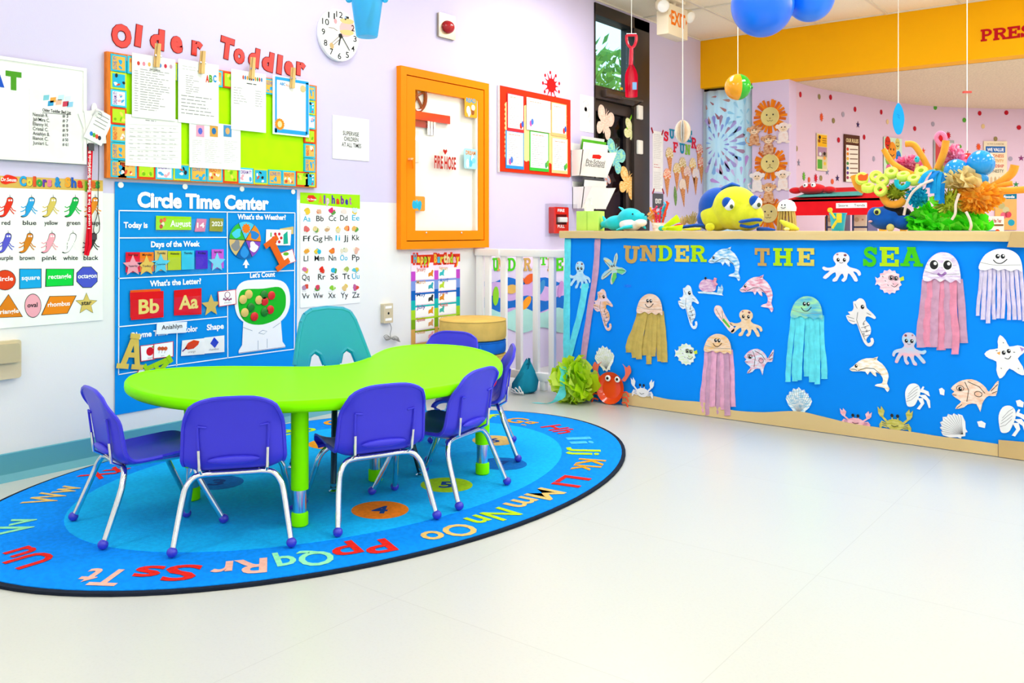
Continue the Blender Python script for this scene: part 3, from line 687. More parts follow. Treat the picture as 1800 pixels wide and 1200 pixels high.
# ---- hook with badges, red lanyard and black cord
def wtube(b, pts, wpx, mt, n=.02, flat=1):
    P = []
    for p in pts:
        u, v = WA.uv(p[0], p[1]); P.append(WA.P(u, v, p[2] if len(p) > 2 else n))
    b.tube(smooth(P, 4, False), wpx*.0029, mt, 8, True, flat)
t = T('wall_hook', 'small white adhesive wall hook holding badges beside the bulletin board', 'hook'); b = t.b('plate'); el(WA, b, 164.5, 192, 5, 11, m('#f4f4f4', 'plastic'), .008, .0)
wtube(t.b('peg'), [(164, 196, .006), (164, 202, .02), (164, 203, .03), (164, 199, .034)], 1.2, m('#f4f4f4', 'plastic')); t.done()
t = T('badge_bundle', 'bundle of white laminated badges hanging from the wall hook', 'badges')
for i, (dx, rot, nn) in enumerate(((-8, .35, .016), (-3, .1, .019), (5, -.42, .023))):
    u, v = WA.uv(166+dx*.7, 224); w, h = .045, .075; c, s_ = math.cos(rot), math.sin(rot)
    q = [(u+x*c-y*s_, v+x*s_+y*c) for x, y in ((-w, -h), (w, -h), (w, h), (-w, h))]; cd = t.new('badge'); cd.prism(WA, q, WP, nn, nn+.0015)
    pr = t.new('badge_print', cd)
    if i == 2:
        for k in range(4): pr.line(WA, [(u+x*c-y*s_, v+x*s_+y*c) for x, y in ((-.03, .055-.018*k), (.028, .055-.018*k))], .004, GREY, nn+.002)
        for k, cc in enumerate(('#2f7fd0', '#5fb04a', '#e0523a', '#3a3a4a')): pr.flat(WA, ell(u+(-.02+.014*k)*c+.045*s_, v+(-.02+.014*k)*s_-.045*c, .008, .011, 8), R(cc), nn+.002)
wtube(t.b('key_ring'), [(158, 203, .02), (163, 196, .03), (172, 199, .03), (174, 206, .025), (166, 209, .022), (158, 203, .02)], .5, CHROME); t.done()
t = T('red_lanyard', 'red printed lanyard hanging down over the lizard poster', 'lanyard')
st = t.b('strap')
def strap(pts, wpx, nn):
    L = [WA.uv(x-wpx/2, y) for x, y in pts]; Q = [WA.uv(x+wpx/2, y) for x, y in pts]
    st.prism(WA, L+Q[::-1], m('#e3122a', 'fabric'), nn, nn+.002)
strap([(157.5, 258), (155, 320), (152.5, 400), (148, 448)], 6, .014); strap([(153, 258), (153.5, 330), (155.5, 400), (155, 430), (150, 449)], 5, .018)
bx(WA, t.b('buckle'), 151, 252, 161, 265, m('#33333a', 'plastic'), .013, .024)
tx(WA, t.b('lettering'), 'I used to be a Soda Bottle', 0, 0, 0, 1, WPR, 0) if False else None
u, v = WA.uv(154.5, 402); t.b('lettering').text(WA, 'I used to be a Soda Bottle', u, v, .30, .012, WPR, .0212, .01, math.pi/2)
u, v = WA.uv(155.5, 335); t.b('lettering').text(WA, 'I used to be a Soda Bottle', u, v, .22, .012, WPR, .0212, .01, math.pi/2); t.done()
t = T('black_cord', 'thin black cord with a loop hanging beside the red lanyard', 'cord'); wtube(t.b('cord'), [(171, 248), (171, 290), (170, 330), (169, 372), (164, 392), (162, 405), (166, 411), (172, 405), (172, 388), (169, 372)], .6, m('#1b1b1e', 'plastic'), .013)
bx(WA, t.b('tag'), 158, 411, 167, 421, m('#3c3038', 'plastic'), .01, .018); t.done()
# ---- bulletin board with illustrated border strips
t = T('bulletin_board', 'lime green bulletin board with an orange frame and storybook border cards', 'board')
U0, V1 = WA.uv(183, 91); U1 = WA.uv(552, 149)[0]; V0 = .5*(WA.uv(182, 313)[1]+WA.uv(550, 330)[1])
t.b('board_face').rect(WA, U0+.01, V0+.01, U1-.01, V1-.01, m('#b4fa00', 'paper'), 0, .014)
FR_ = m('#e0782a', 'wood')
for a in ((U0, V0, U0+.03, V1), (U1-.03, V0, U1, V1), (U0+.03, V0, U1-.03, V0+.03), (U0+.03, V1-.03, U1-.03, V1)): t.new('frame_rail').rect(WA, *a, FR_, 0, .024)
cw_ = .098; SETS = [('#29b6d8', '#f0b24a', 'LOVE IT!', '#2a7fc0'), ('#35c0e0', '#e3b85e', 'READ IT!', '#e0502a'), ('#e2421f', '#b6dc2a', '', '#6aa010'), ('#49c6e6', '#eeeef8', 'DREAM IT!', '#8a5ab0'), ('#c6d838', '#2ab0d8', '', '#c83a2a')]
def card(u0, v0, u1, v1, k, vert):
    bg, inn, s, tc = SETS[k % 5]; b = t.new('border_card'); e = .008
    b.rect(WA, u0, v0, u1, v1, R(bg), .014, .0255); b.flat(WA, [(u0+e, v0+e), (u1-e, v0+e), (u1-e, v1-e), (u0+e, v1-e)], R(inn), .0262)
    cu, cv = (u0+u1)/2, (v0+v1)/2; w, h = u1-u0, v1-v0; rn = random.Random(k*7+int(u0*100))
    if vert: f = Fr(WA.P(cu, cv), (0, 0, 1), (0, -1, 0)); w, h = h, w
    else: f = Fr(WA.P(cu, cv), (0, 1, 0), (0, 0, 1))
    if s: b.text(f, s, -w*.36, h*.12, w*.72, h*.22, R(tc), .0268, .02)
    cl = {0: ['#2aa8dc', '#2aa8dc'], 1: ['#f6efe0', '#d8492a'], 2: ['#e8d25a', '#7ab81a'], 3: ['#4aa8e0', '#f0a8b8'], 4: ['#f2efe8', '#2a2a30', '#d8492a']}[k % 5]
    for i in range(5): b.flat(f, ell(rn.uniform(-.32, .32)*w, rn.uniform(-.32, -.02 if s else .3)*h, w*rn.uniform(.05, .1), h*rn.uniform(.08, .16), 8, rn.random()*3), R(cl[i % len(cl)]), .0266+i*.0001)
nb = 12; wB = (U1-U0-.06)/nb
for i in range(nb): card(U0+.055+i*(U1-U0-.11)/nb, V0+.005, U0+.055+(i+1)*(U1-U0-.11)/nb-.003, V0+.088, [1, 2, 3, 4, 0][i % 5], False)
nl = 7
for i in range(nl): card(U0+.018, V0+.005+(nl-1-i)*(V1-V0-.01)/nl, U0+.095, V0+.005+(nl-i)*(V1-V0-.01)/nl-.003, [0, 4, 3, 2, 1, 0, 0][i], True)
nr = 7
for i in range(nr): card(U1-.09, V0+.005+(nr-1-i)*(V1-V0-.01)/nr, U1-.012, V0+.005+(nr-i)*(V1-V0-.01)/nr-.003, [0, 4, 3, 2, 1, 0, 4][i], True)
for i in range(nb): card(U0+.10+i*(U1-U0-.2)/nb, V1-.088, U0+.10+(i+1)*(U1-U0-.2)/nb-.003, V1-.005, [1, 2, 4, 3, 0][i % 5], False)
t.done()
def bpaper(label, x0, y0, x1, y1, n, fn=None, tilt=0, name='notice_sheet'):
    t = T(name, label, 'paper', 'papers pinned on the lime bulletin board'); u0, v0, u1, v1 = WA.box(x0, y0, x1, y1)
    t.b('sheet').prism(WA, [(u0, v0), (u1, v0+tilt), (u1, v1+tilt), (u0, v1)], WP, n, n+.002)
    if fn: fn(t, n+.0028)
    t.done()
def p_sched(t, n):
    b = t.b('picture')
    for i, c in enumerate(('#d0423a', '#e88aa0', '#e0b060', '#b05a3a', '#5a8fd0', '#d0334a', '#c8a0b0')): el(WA, b, 237+i*9.5, 112.5+i*1.0, 2.6, 3.8, R(c), n, k=10)
    b = t.b('lettering'); tx(WA, b, 'DAILY SCHEDULE', 257, 124, 275, 2.6, INK, n, .02); rows(WA, b, 230, 124, 237, 198, 17, GREY, n, 1, .8, .8); rows(WA, b, 240, 125, 292, 198, 17, GREY, n, 2, .8)
bpaper('schedule sheet with a row of tiny children at its top, first under a clothespin', 226, 100, 302, 210, .03, p_sched)
def p_abc(t, n):
    b = t.b('picture')
    for ch, c, x in (('A', '#d8402a', 355), ('B', '#5aa03a', 361), ('C', '#2a8fd0', 368)): gl(WA, b, ch, x, 133, x+6, 146, R(c), n, .05)
    b = t.b('lettering'); rows(WA, b, 314, 118, 352, 128, 2, LGREY, n, 3); rows(WA, b, 320, 134, 346, 168, 9, GREY, n, 4, .8, .4); rows(WA, b, 312, 170, 372, 206, 6, GREY, n, 5, .8, .7)
bpaper('letter sheet with coloured ABC blocks, second under a clothespin', 307, 110, 378, 219, .03, p_abc)
def p_class(t, n):
    b = t.b('picture')
    for i in range(10): el(WA, b, 421+i*3.6, 137+i*.5, 1.4, 4, R(('#c8402a', '#2a6fb0', '#e0a03a', '#4a8a3a')[i % 4]), n, k=8)
    b = t.b('lettering'); rows(WA, b, 427, 147, 446, 152, 1, INK, n, 6); rows(WA, b, 404, 154, 428, 186, 7, GREY, n, 7, .6); rows(WA, b, 442, 160, 455, 190, 7, GREY, n, 8, .6, .9)
bpaper('class list sheet with a row of little figures, third under a clothespin', 400, 127, 461, 231, .03, p_class)
def p_blue(t, n):
    b = t.b('border_print')
    for a in ((477, 140, 480, 234), (531, 147, 536, 237), (477, 140, 536, 145), (476, 229, 533, 236)): bx(WA, b, *a, R('#2a9fe0'), n, n+.0004)
    b = t.b('lettering'); tx(WA, b, 'ABC', 485, 150, 495, 5, R('#2a8fd0'), n, .03); tx(WA, b, 'ALL ABOUT', 496, 152, 512, 4, R('#e0702a'), n, .01)
    b = t.b('gold_seal'); u, v = WA.uv(485, 219); b.flat(WA, star(u, v, .034, .029, 14), R('#e08a1c'), n+.0006); b.flat(WA, ell(u, v, .015, .018, 14), R('#f6d9a0'), n+.001); b = t.b('pale_seal'); u, v = WA.uv(526, 157); b.flat(WA, star(u, v, .022, .018, 12), R('#d8c08a'), n+.0006)
bpaper('newsletter sheet with a blue printed border under the last clothespin', 473, 138, 537, 239, .03, p_blue)
def p_grid(t, n):
    b = t.b('lettering'); rows(WA, b, 250, 211, 275, 217, 1, GREY, n, 9)
    for i in range(7): ln(WA, b, [(220, 219+i*11), (308, 222.5+i*11)], .5, LGREY, n)
    for i in range(6): rows(WA, b, 222+i*14, 224, 234+i*14, 284, 9, LGREY, n, 10+i, .7, .3)
bpaper('lesson plan grid sheet below the schedule', 215, 206, 313, 294, .026, p_grid)
def p_pics(t, n):
    for x, c, d in ((346, '#e6a0c0', '#5a6ad0'), (370, '#d8a04a', '#2a6fb0'), (394, '#4a90c8', '#d8a86a')):
        b = t.new('picture'); bx(WA, b, x-7, 221, x+7, 241, R(c), n, n+.0003); el(WA, b, x, 231, 4, 6, R(d), n+.0008, k=8)
    b = t.b('lettering'); rows(WA, b, 332, 246, 350, 288, 12, LGREY, n, 20, .7); rows(WA, b, 354, 246, 384, 288, 12, LGREY, n, 21, .7); rows(WA, b, 388, 248, 412, 288, 12, LGREY, n, 22, .7)
bpaper('newsletter with three small photos, lowest on the bulletin board', 327, 217, 417, 297, .027, p_pics)
for x, y, nm in ((268, 100, 'over the schedule sheet'), (347, 112, 'over the sheet with ABC blocks'), (435, 122, 'over the class list sheet'), (506, 139, 'over the blue-bordered newsletter')):
    t = T('clothespin', 'wooden clothespin '+nm, 'clothespin', 'clothespins along the bulletin board'); W_ = m('#e0b878', 'wood')
    u, v = WA.uv(x, y); 
    for sgn in (-1, 1): t.new('prong').prism(WA, [(u-.014+.003*sgn, v-.055), (u+.006+.003*sgn, v-.055), (u+.012+.004*sgn, v+.06), (u-.004+.004*sgn, v+.06)], W_, .036 if sgn < 0 else .043, .042 if sgn < 0 else .050, True)
    t.b('spring').tube([WA.P(u-.012, v, .0425), WA.P(u+.02, v, .0425)], .006, CHROME, 8); t.done()
# ---- red wall letters
RED = m('#e8281a', 'gloss', rough=.3); RED_O = m('#7c0d10', 'print')
for ch, x0, y0, x1, y1, rot, lb in (('O', 196, 43, 230, 84, 0, 'big round capital O that starts the red wall words'), ('l', 238, 44, 248, 82, -.1, 'slim letter l right after the big O'), ('d', 264, 51, 288, 87, -.05, 'letter d before the first e'), ('e', 300, 64, 320, 93, 0, 'letter e in the first word'), ('r', 337, 73, 355, 98, -.05, 'letter r that ends the first word'),
        ('T', 387, 66, 410, 104, -.12, 'capital T that starts the second word'), ('o', 411, 86, 429, 112, 0, 'letter o after the capital T'), ('d', 437, 84, 455, 118, -.12, 'first d of the second word'), ('d', 461, 91, 480, 125, -.12, 'second d of the second word'), ('l', 487, 97, 495, 130, -.1, 'letter l in the second word'), ('e', 500, 108, 515, 132, 0, 'letter e in the second word'), ('r', 521, 110, 536, 133, -.05, 'letter r that ends the second word')):
    t = T('wall_letter', 'red cut-out '+lb, 'letter', 'red letters spelling the class name'); gl(WA, t.b('outline'), ch, x0-1, y0-1, x1+1, y1+1, RED_O, .003, .085, rot, 0.0005); gl(WA, t.b('face'), ch, x0, y0, x1, y1, RED, .0045, .06, rot, .003); t.done()
# ---- clock
t = T('wall_clock', 'round white wall clock with a hot-air balloon picture', 'clock'); cu, cv = WA.uv(591, 63); r = .5*(WA.uv(627, 63)[0]-WA.uv(557, 63)[0])*.99
cc = WA.P(cu, cv); t.b('case').lathe(cc, [(r*.97, 0), (r, .008), (r, .022), (r*.985, .028)], m('#fafafa', 'plastic'), 48, (1, 0, 0)); f = Fr(WA.P(cu, cv, .0285), (0, 1, 0), (0, 0, 1)); 
for h in range(1, 13):
    a = math.pi/2-h*math.pi/6; x, y = .8*r*math.cos(a), .8*r*math.sin(a); s_ = str(h); w = .026*len(s_); t.new('numeral').text(f, s_, x-w/2, y-.018, w, .036, INK, .0006, .01)
b = t.b('balloon_picture')
def C_(pts): return [(p[0]*r, p[1]*r) for p in pts]
bl = smooth([(.1, .05, 0), (.0, .35, 0), (.25, .62, 0), (.6, .7, 0), (.75, .45, 0), (.6, .1, 0), (.3, -.02, 0)], 4); b.flat(f, C_(bl), R('#f0b8b8'), .0006)
for k in range(3): b.flat(f, C_([(p.x*.96+.02, p.y*.3+.02+.22*k+.05) for p in bl if True]), R('#d8c487'), .0009) if k != 1 else None
b.flat(f, C_(smooth([(-.42, -.35, 0), (-.5, -.45, 0), (-.42, -.58, 0), (-.3, -.55, 0), (-.3, -.42, 0)], 3)), R('#c8a878'), .0009)
for p in ([(.1, .05), (-.38, -.36)], [(.2, .0), (-.3, -.42)], [(-.55, .2), (-.3, .22), (-.1, .15)]): b.line(f, C_(p), .004, R('#8a7a6a'), .0012)
b.flat(f, C_(ell(-.2, .5, .08, .1, 10)), R('#f0a0a8'), .0009); b.flat(f, C_(ell(.3, .72, .05, .08, 10)), R('#a0b8d8'), .0009)
b = t.b('hour_hand'); b.line(f, C_([(.05, -.02), (-.05, -.4)]), .009, INK, .004); b = t.b('minute_hand'); b.line(f, C_([(.05, .02), (.5, -.52)]), .006, INK, .005); t.b('hand_cap').lathe(f.P(.03*r, -.01*r, 0), [(.012, 0), (.012, .007)], INK, 12, (1, 0, 0)); t.done()
# ---- fire alarm strobe
t = T('alarm_strobe', 'red domed fire alarm light on a square steel plate', 'alarm'); u0, v0, u1, v1 = WA.box(768, 26, 797, 68); t.b('plate').prism(WA, rrect(u0, v0, u1, v1, .006), m('#c9bfa8', 'metal', rough=.35), 0, .02)
t.b('lens').sph(WA.P((u0+u1)/2, (v0+v1)/2-.005, .022), (.045, (u1-u0)*.32, (v1-v0)*.27), m('#b30a1c', 'gloss'), 20, 12); t.done()
# ---- supervise sign
t = sheet('supervise_sign', 'square white sign reading SUPERVISE CHILDREN AT ALL TIMES', 'sign', WA, 584, 206, 648, 281)
for s_, x0, x1, y in (('SUPERVISE', 602, 630, 237), ('CHILDREN', 604, 629, 247), ('AT ALL TIMES', 600, 634, 257)): tx(WA, t.new('lettering'), s_, x0, y, x1, 7.5, INK, n_, .006)
t.done()
# ---- fire hose cabinet
t = T('hose_cabinet', 'orange-framed fire hose cabinet with a glass door', 'cabinet'); OR = m('#fe8a00', 'paint', rough=.45)
u0, v1 = WA.uv(697, 116); u1 = WA.uv(852, 148)[0]; v0 = .5*(WA.uv(692, 438)[1]+WA.uv(848, 435)[1]); iu0, iu1 = WA.uv(716, 150)[0], WA.uv(836, 180)[0]; iv1 = WA.uv(716, 148)[1]; iv0 = WA.uv(716, 408)[1]
iu0, iu1, iv0, iv1 = u0+.135, u1-.115, v0+.12, v1-.135; fo = .05
def ring(nm, a, c, n0, n1, mt):
    (p0, q0, p1, q1), (r0, s0, r1, s1) = a, c
    for w in ((p0, q0, p1, s0), (p0, s1, p1, q1), (p0, s0, r0, s1), (r1, s0, p1, s1)): t.new(nm).rect(WA, *w, mt, n0, n1)
ring('outer_frame', (u0, v0, u1, v1), (u0+fo, v0+fo, u1-fo, v1-fo), 0, .04, OR); g = .006; ring('door_frame', (u0+fo+g, v0+fo+g, u1-fo-g, v1-fo-g), (iu0, iv0, iu1, iv1), 0, .036, OR)
t.b('seam').rect(WA, u0+fo-.001, v0+fo-.001, u1-fo+.001, v1-fo+.001, m('#3a2008', 'print'), -.001, .003)
t.b('back_panel').rect(WA, iu0-.03, iv0-.03, iu1+.03, iv1+.03, m('#fbf7ee', 'paint'), .0, .005)
t.b('inner_side').box((XW+.018, iu1-.012, (iv0+iv1)/2), (.026, .024, iv1-iv0), m('#ece6d8', 'paint'))
f = Fr(WA.P(0, 0, .0)+Vector((.012, 0, 0)), (0, 1, 0), (0, 0, 1)); hw = t.b('hand_wheel'); hu, hv = WA.uv(729, 169); RU = m('#8a2f14', 'gloss')
hr = .085; hc = WA.P(hu, hv, .016)
hw.tube([hc+Vector((0, hr*math.cos(a), hr*1.15*math.sin(a))) for a in [i*math.pi/12 for i in range(25)]], .013, RU, 8)
for k in range(5): a = k*2*math.pi/5+.4; hw.tube([hc, hc+Vector((0, hr*math.cos(a), hr*1.15*math.sin(a)))], .009, RU, 6)
rk = t.b('hose_rack'); ru0, rv1 = WA.uv(717, 194); ru1 = WA.uv(786, 204)[0]; rk.rect(WA, ru0, rv1-.055, ru1, rv1, m('#d8341c', 'gloss'), .01, .028); rk.rect(WA, ru0, rv1-.1, ru0+(ru1-ru0)*.65, rv1-.055, m('#b02a16', 'gloss'), .006, .016)
ci = t.b('clip'); cu, cv = WA.uv(754, 206)
for k in range(3): ci.rect(WA, cu-.04+k*.028, cv-.12, cu-.018+k*.028, cv, CHROME, .018, .026)
tg = t.b('inspection_tag'); bx(WA, tg, 717, 229, 734, 285, m('#f3ebdc', 'paper'), .008, .011); rows(WA, t.b('tag_writing', tg), 719, 236, 731, 280, 9, m('#d8b8a0', 'print'), .0116, 31)
t.b('glass').rect(WA, iu0, iv0, iu1, iv1, m('#ffffff', 'clear'), .029, .031)
hd = t.b('latch_handle'); hu, hv = WA.uv(712, 280); hd.box(WA.P(hu, hv, .05), (.03, .02, .012), m('#f0c090', 'plastic')); hd.tube([WA.P(hu+.005, hv, .06), WA.P(hu+.02, hv-.06, .055)], .007, OR)
for x in (742, 804): sc_ = t.new('screw'); u, v = WA.uv(x, 409); sc_.sph(WA.P(u, v, .037), .007, CHROME, 8, 6)
t.done()
gn = .0335
t = T('door_decal', 'red FIRE HOSE lettering with a small heart on the cabinet glass', 'lettering'); b = t.b('lettering'); MR = R('#b8281c'); tx(WA, b, 'FIRE HOSE', 757, 295, 795, 22, MR, gn, .03)
hu, hv = WA.uv(776, 267); b2 = t.b('heart'); b2.flat(WA, [(hu, hv-.022), (hu+.022, hv+.004), (hu+.014, hv+.018), (hu, hv+.009), (hu-.014, hv+.018), (hu-.022, hv+.004)], MR, gn); t.done()
def stick(label, x0, y0, x1, y1, bg, s_, tc, cl, k):
    t = T('picture_card', label, 'card', 'storybook cards stuck on the cabinet glass'); u0, v0, u1, v1 = WA.box(x0, y0, x1, y1)
    t.b('card').prism(WA, rrect(u0, v0, u1, v1, .012), R(bg), gn, gn+.002); b = t.b('print')
    if s_: b.text(WA, s_, u0+(u1-u0)*.12, v1-(v1-v0)*.3, (u1-u0)*.75, (v1-v0)*.2, R(tc), gn+.0026, .03)
    rn = random.Random(k)
    for i in range(5): b.flat(WA, ell(u0+(u1-u0)*rn.uniform(.25, .75), v0+(v1-v0)*rn.uniform(.18, .55), .014+.008*rn.random(), .018+.014*rn.random(), 10), R(cl[i % len(cl)]), gn+.0028+.0001*i)
    t.done()
stick('READ picture card at the top corner of the cabinet glass', 810, 170, 832, 207, '#f0a52c', 'READ', '#2a9fd0', ['#f4ead0', '#fff6e6', '#a05a2a'], 4)
stick('DREAM picture card on the cabinet glass beside the red lettering', 809, 262, 832, 297, '#a8dcec', 'DREAM', '#e08a2a', ['#5ac0e0', '#ffffff', '#7fd0e8'], 5)
stick('orange and blue picture card low on the cabinet glass', 714, 345, 740, 371, '#e89a3a', '', '#ffffff', ['#2ab0d8', '#2ab0d8', '#48c0e0'], 6)
# ---- alphabet poster
t = T('alphabet_poster', 'tall white alphabet poster with a lime header beside the blue chart', 'poster'); u0 = WA.uv(527, 340)[0]; u1 = WA.uv(632, 340)[0]; v1 = WA.uv(527, 338)[1]; v0 = WA.uv(527, 541)[1]
t.b('sheet').rect(WA, u0, v0, u1, v1, m('#fafafa', 'gloss', rough=.35), .001, .0035); hb = t.b('header_band'); hb.prism(WA, [(u0, v1), (u1, v1), (u1, WA.uv(632, 367)[1]), (u0, WA.uv(527, 357)[1])], R('#a0e012'), .0035, .004)
lg_ = t.b('logo'); pf(WA, lg_, [(538, 350), (541, 343), (550, 343), (556, 349), (550, 354), (543, 355)], R('#e0341f'), .0046); tx(WA, lg_, 'Dr.Seuss', 539, 351.5, 555, 3.4, WPR, .005, .02)
for ch, x, w, y, c in (('A', 559, 7, 358, '#f0952a'), ('l', 568, 3, 358, '#7a4ab0'), ('p', 573, 5, 358, '#e0b8d8'), ('h', 582, 6, 358, '#5a3aa0'), ('a', 590, 6, 359, '#d8402a'), ('b', 598, 6, 359, '#7a3a90'), ('e', 606, 5, 360, '#3a3aa0'), ('t', 613, 4, 360, '#c060a0')):
    h = 15 if ch in 'Albht' else 10; dy = 5 if ch == 'p' else 0; gl(WA, t.b('title'), ch, x, y-h, x+w, y+dy, R(c), .0046, .05)
grid = [(389, [('Aa', 532, 1), ('Bb', 555, 0), ('Cc', 577, 0), ('Dd', 597, 0), ('Ee', 618, 1)], 374), (424, [('Ff', 532, 0), ('Gg', 549, 0), ('Hh', 570, 0), ('Ii', 589, 1), ('Jj', 603, 0), ('Kk', 618, 0)], 406), (459, [('Ll', 533, 0), ('Mm', 552, 0), ('Nn', 577, 0), ('Oo', 597, 1), ('Pp', 618, 0)], 443), (492, [('Qq', 530, 0), ('Rr', 558, 0), ('Ss', 580, 0), ('Tt', 601, 0), ('Uu', 618, 1)], 477), (525, [('Vv', 530, 0), ('Ww', 550, 0), ('Xx', 576, 0), ('Yy', 598, 0), ('Zz', 618, 0)], 508)]
pc = ['#e8c23a', '#e0b090', '#d8286a', '#e8d8d0', '#cfe0ea', '#d86a6a', '#e0c890', '#c8a078', '#e0d0a0', '#e89a5a', '#e0b060', '#e8a23a', '#22b4d8', '#e8802a', '#e0d8c0', '#e0b0a0', '#d870a0', '#e02818', '#2ab0d8', '#a8b858', '#5ac0d8', '#b08ab0', '#d84060', '#8ac838', '#e0c080', '#c0609a']
k = 0
for yb, ls, yp in grid:
    for s_, x, blue in ls:
        yy = yb-(x-530)*.02; tx(WA, t.b('letter_pairs'), s_, x, yy, x+(13 if s_ not in ('Mm', 'Ww', 'Gg') else 17) - (5 if s_ in ('Ii', 'Ll', 'Jj') else 0), 10, R('#2ab0d8') if blue else INK, .0046, .006)
        pic = t.new('picture'); rn = random.Random(k); cx = x+6
        for j in range(3):
            u, v = WA.uv(cx+rn.uniform(-3, 3), yp-3+rn.uniform(-2, 2)); c = pc[k % 26] if j != 1 else ['#e0c040', '#d84a3a', '#5a9a4a', '#f4e8d8'][k % 4]
            pic.flat(WA, smooth([(u+.016*math.cos(a)*rn.uniform(.6, 1.5), v+.014*math.sin(a)*rn.uniform(.6, 1.4), 0) for a in [q*math.pi/3 for q in range(6)]], 2), R(c), .0046+.0002*j)
        rows(WA, t.b('caption_writing'), x, yp+2.5, x+12, yp+5, 1, LGREY, .0046, k); k += 1
t.done()
# ---- birthday poster
t = T('birthday_poster', 'Happy Birthday poster with animal month boxes under the hose cabinet', 'poster'); u0 = WA.uv(722, 500)[0]; u1 = WA.uv(808, 500)[0]; v1 = WA.uv(765, 440)[1]; v0 = WA.uv(765, 622)[1]
t.b('sheet').rect(WA, u0, v0, u1, v1, m('#f3dff2', 'paper'), .001, .003); hb = t.b('title_band'); hb.rect(WA, u0, WA.uv(765, 461)[1], u1, WA.uv(765, 447)[1], R('#e0341c'), .003, .0036); b = t.b('title')
tx(WA, b, 'Happy', 725, 463, 757, 17, R('#e0341c'), .0042, .12); tx(WA, b, 'Birthday', 761, 463, 807, 17, R('#e0341c'), .0042, .12)
cl = ['#4ac0d8', '#e8d038', '#f2c85a', '#a8d038', '#e8d038', '#f0b840', '#4ab8d8', '#e8d038', '#e8e0a0', '#f4e2b0', '#a8d038', '#e8b8c8', '#e8d038']
for i, ch in enumerate('HappyBirthday'):
    x = (726+i*6.2) if i < 5 else (762+(i-5)*5.6); h = 16 if ch in 'HBhdt' else 11; dy = 5 if ch in 'py' else 0; gl(WA, b, ch, x, 462-h, x+5.2, 462+dy, R(cl[i]), .0048, .05)
side = ['#c048c8', '#7a98e0', '#0f62c0', '#18b8b8', '#a8d82a', '#7aa81a', '#d8a85a', '#d8a85a', '#e8823a']; vs_ = [WA.uv(765, 475+i*16.5)[1] for i in range(10)]
for i in range(9):
    for a, c in ((u0, u0+.04), (u1-.04, u1), ((u0+u1)/2-.02, (u0+u1)/2+.02)): t.b('stripe_print').rect(WA, a, max(v0, vs_[i+1]), c, vs_[i], R(side[i]), .003, .0034)
mo = [('January', 'February'), ('March', 'April'), ('May', 'June'), ('July', 'August'), ('September', 'October'), ('November', 'December')]; an = ['#d8862a', '#38b8c0', '#38a8b8', '#b8d838', '#3a3a3a', '#d88a2a', '#e8962a', '#48b8a8', '#d8a06a', '#a8a8a8', '#f2a8c0', '#6ab838']; tc = ['#c83a2a', '#d8a060', '#2a60b0', '#6a3aa0']
for i, pr in enumerate(mo):
    for j, nm in enumerate(pr):
        yy = 472+i*21.5; a = u0+.045 if j == 0 else (u0+u1)/2+.025; e = (u0+u1)/2-.025 if j == 0 else u1-.045; vt, vb_ = WA.uv(765, yy)[1], WA.uv(765, yy+17)[1]
        mb = t.new('month_box'); mb.rect(WA, a, max(vb_, v0+.005), e, vt, WPR, .0034, .004); mb.text(WA, nm, a+.005, vt-.012, .085, .026, R(tc[(i+j) % 4]), .0046, .012); mb.line(WA, [(a-.01, vb_-.012), (e+.01, vb_-.012)], .012, R(side[i+1]), .0042)
        q = e-.03 if j == 0 else a+.03; w = vb_+.05; w -= .022; mb.flat(WA, [(q+(a_-q)*.8, w+(c_-w)*.5) for a_, c_, _ in smooth([(q-.03, w-.03, 0), (q-.028, w+.02, 0), (q, w+.03, 0), (q+.012, w+.06, 0), (q+.03, w+.05, 0), (q+.022, w, 0), (q+.028, w-.035, 0), (q+.01, w-.02, 0), (q-.012, w-.02, 0)], 2)], R(an[i*2+j]), .005)
t.done()
# ---- wall boxes, outlet, cord
BE = m('#d3c4a4', 'plastic')
t = T('phone_box', 'beige wall phone jack box low on the white wall at the picture edge', 'wall box'); u1 = WA.uv(32, 600)[0]; v1, v0 = WA.uv(16, 597)[1], WA.uv(16, 664)[1]; t.b('case').prism(WA, rrect(u1-.22, v0, u1, v1, .012), BE, 0, .03)
t.b('cover').prism(WA, rrect(u1-.12, v0+.07, u1-.012, v0+.15, .01), m('#c2b290', 'plastic'), .03, .045); t.b('screw').lathe(WA.P(u1-.07, v1-.02, .03), [(.006, 0), (.006, .003)], CHROME, 10, (1, 0, 0)); t.done()
t = T('jack_plate', 'beige outlet plate beside the teal chair', 'outlet'); u0, v0, u1, v1 = WA.box(669, 533, 685, 567); t.b('plate').prism(WA, rrect(u0, v0, u1, v1, .005), BE, 0, .03); t.b('label_strip').rect(WA, u0+.012, v1-.03, u1-.012, v1-.015, WPR, .03, .0306); t.b('label_strip').rect(WA, u0+.012, v0+.015, u1-.012, v0+.03, WPR, .03, .0306); t.b('socket').lathe(WA.P((u0+u1)/2, (v0+v1)/2, .03), [(.008, 0), (.008, .001)], INK, 10, (1, 0, 0)); t.done()
t = T('coiled_cord', 'grey phone cord tied in a bow below the outlet plate', 'cord'); GC = m('#8a8a88', 'plastic'); wtube(t.b('cord'), [(681, 567), (684, 576), (682, 586), (683, 592)], .7, GC, .02); b = t.b('bow')
for k in range(5): wtube(b, [(683, 593), (676, 588+k*2.2), (671, 591+k*1.6), (676, 596), (684, 593), (691, 590+k*2), (697, 594+k*1.5), (690, 597), (683, 594)], .55, GC, .018+.004*k)
t.done()
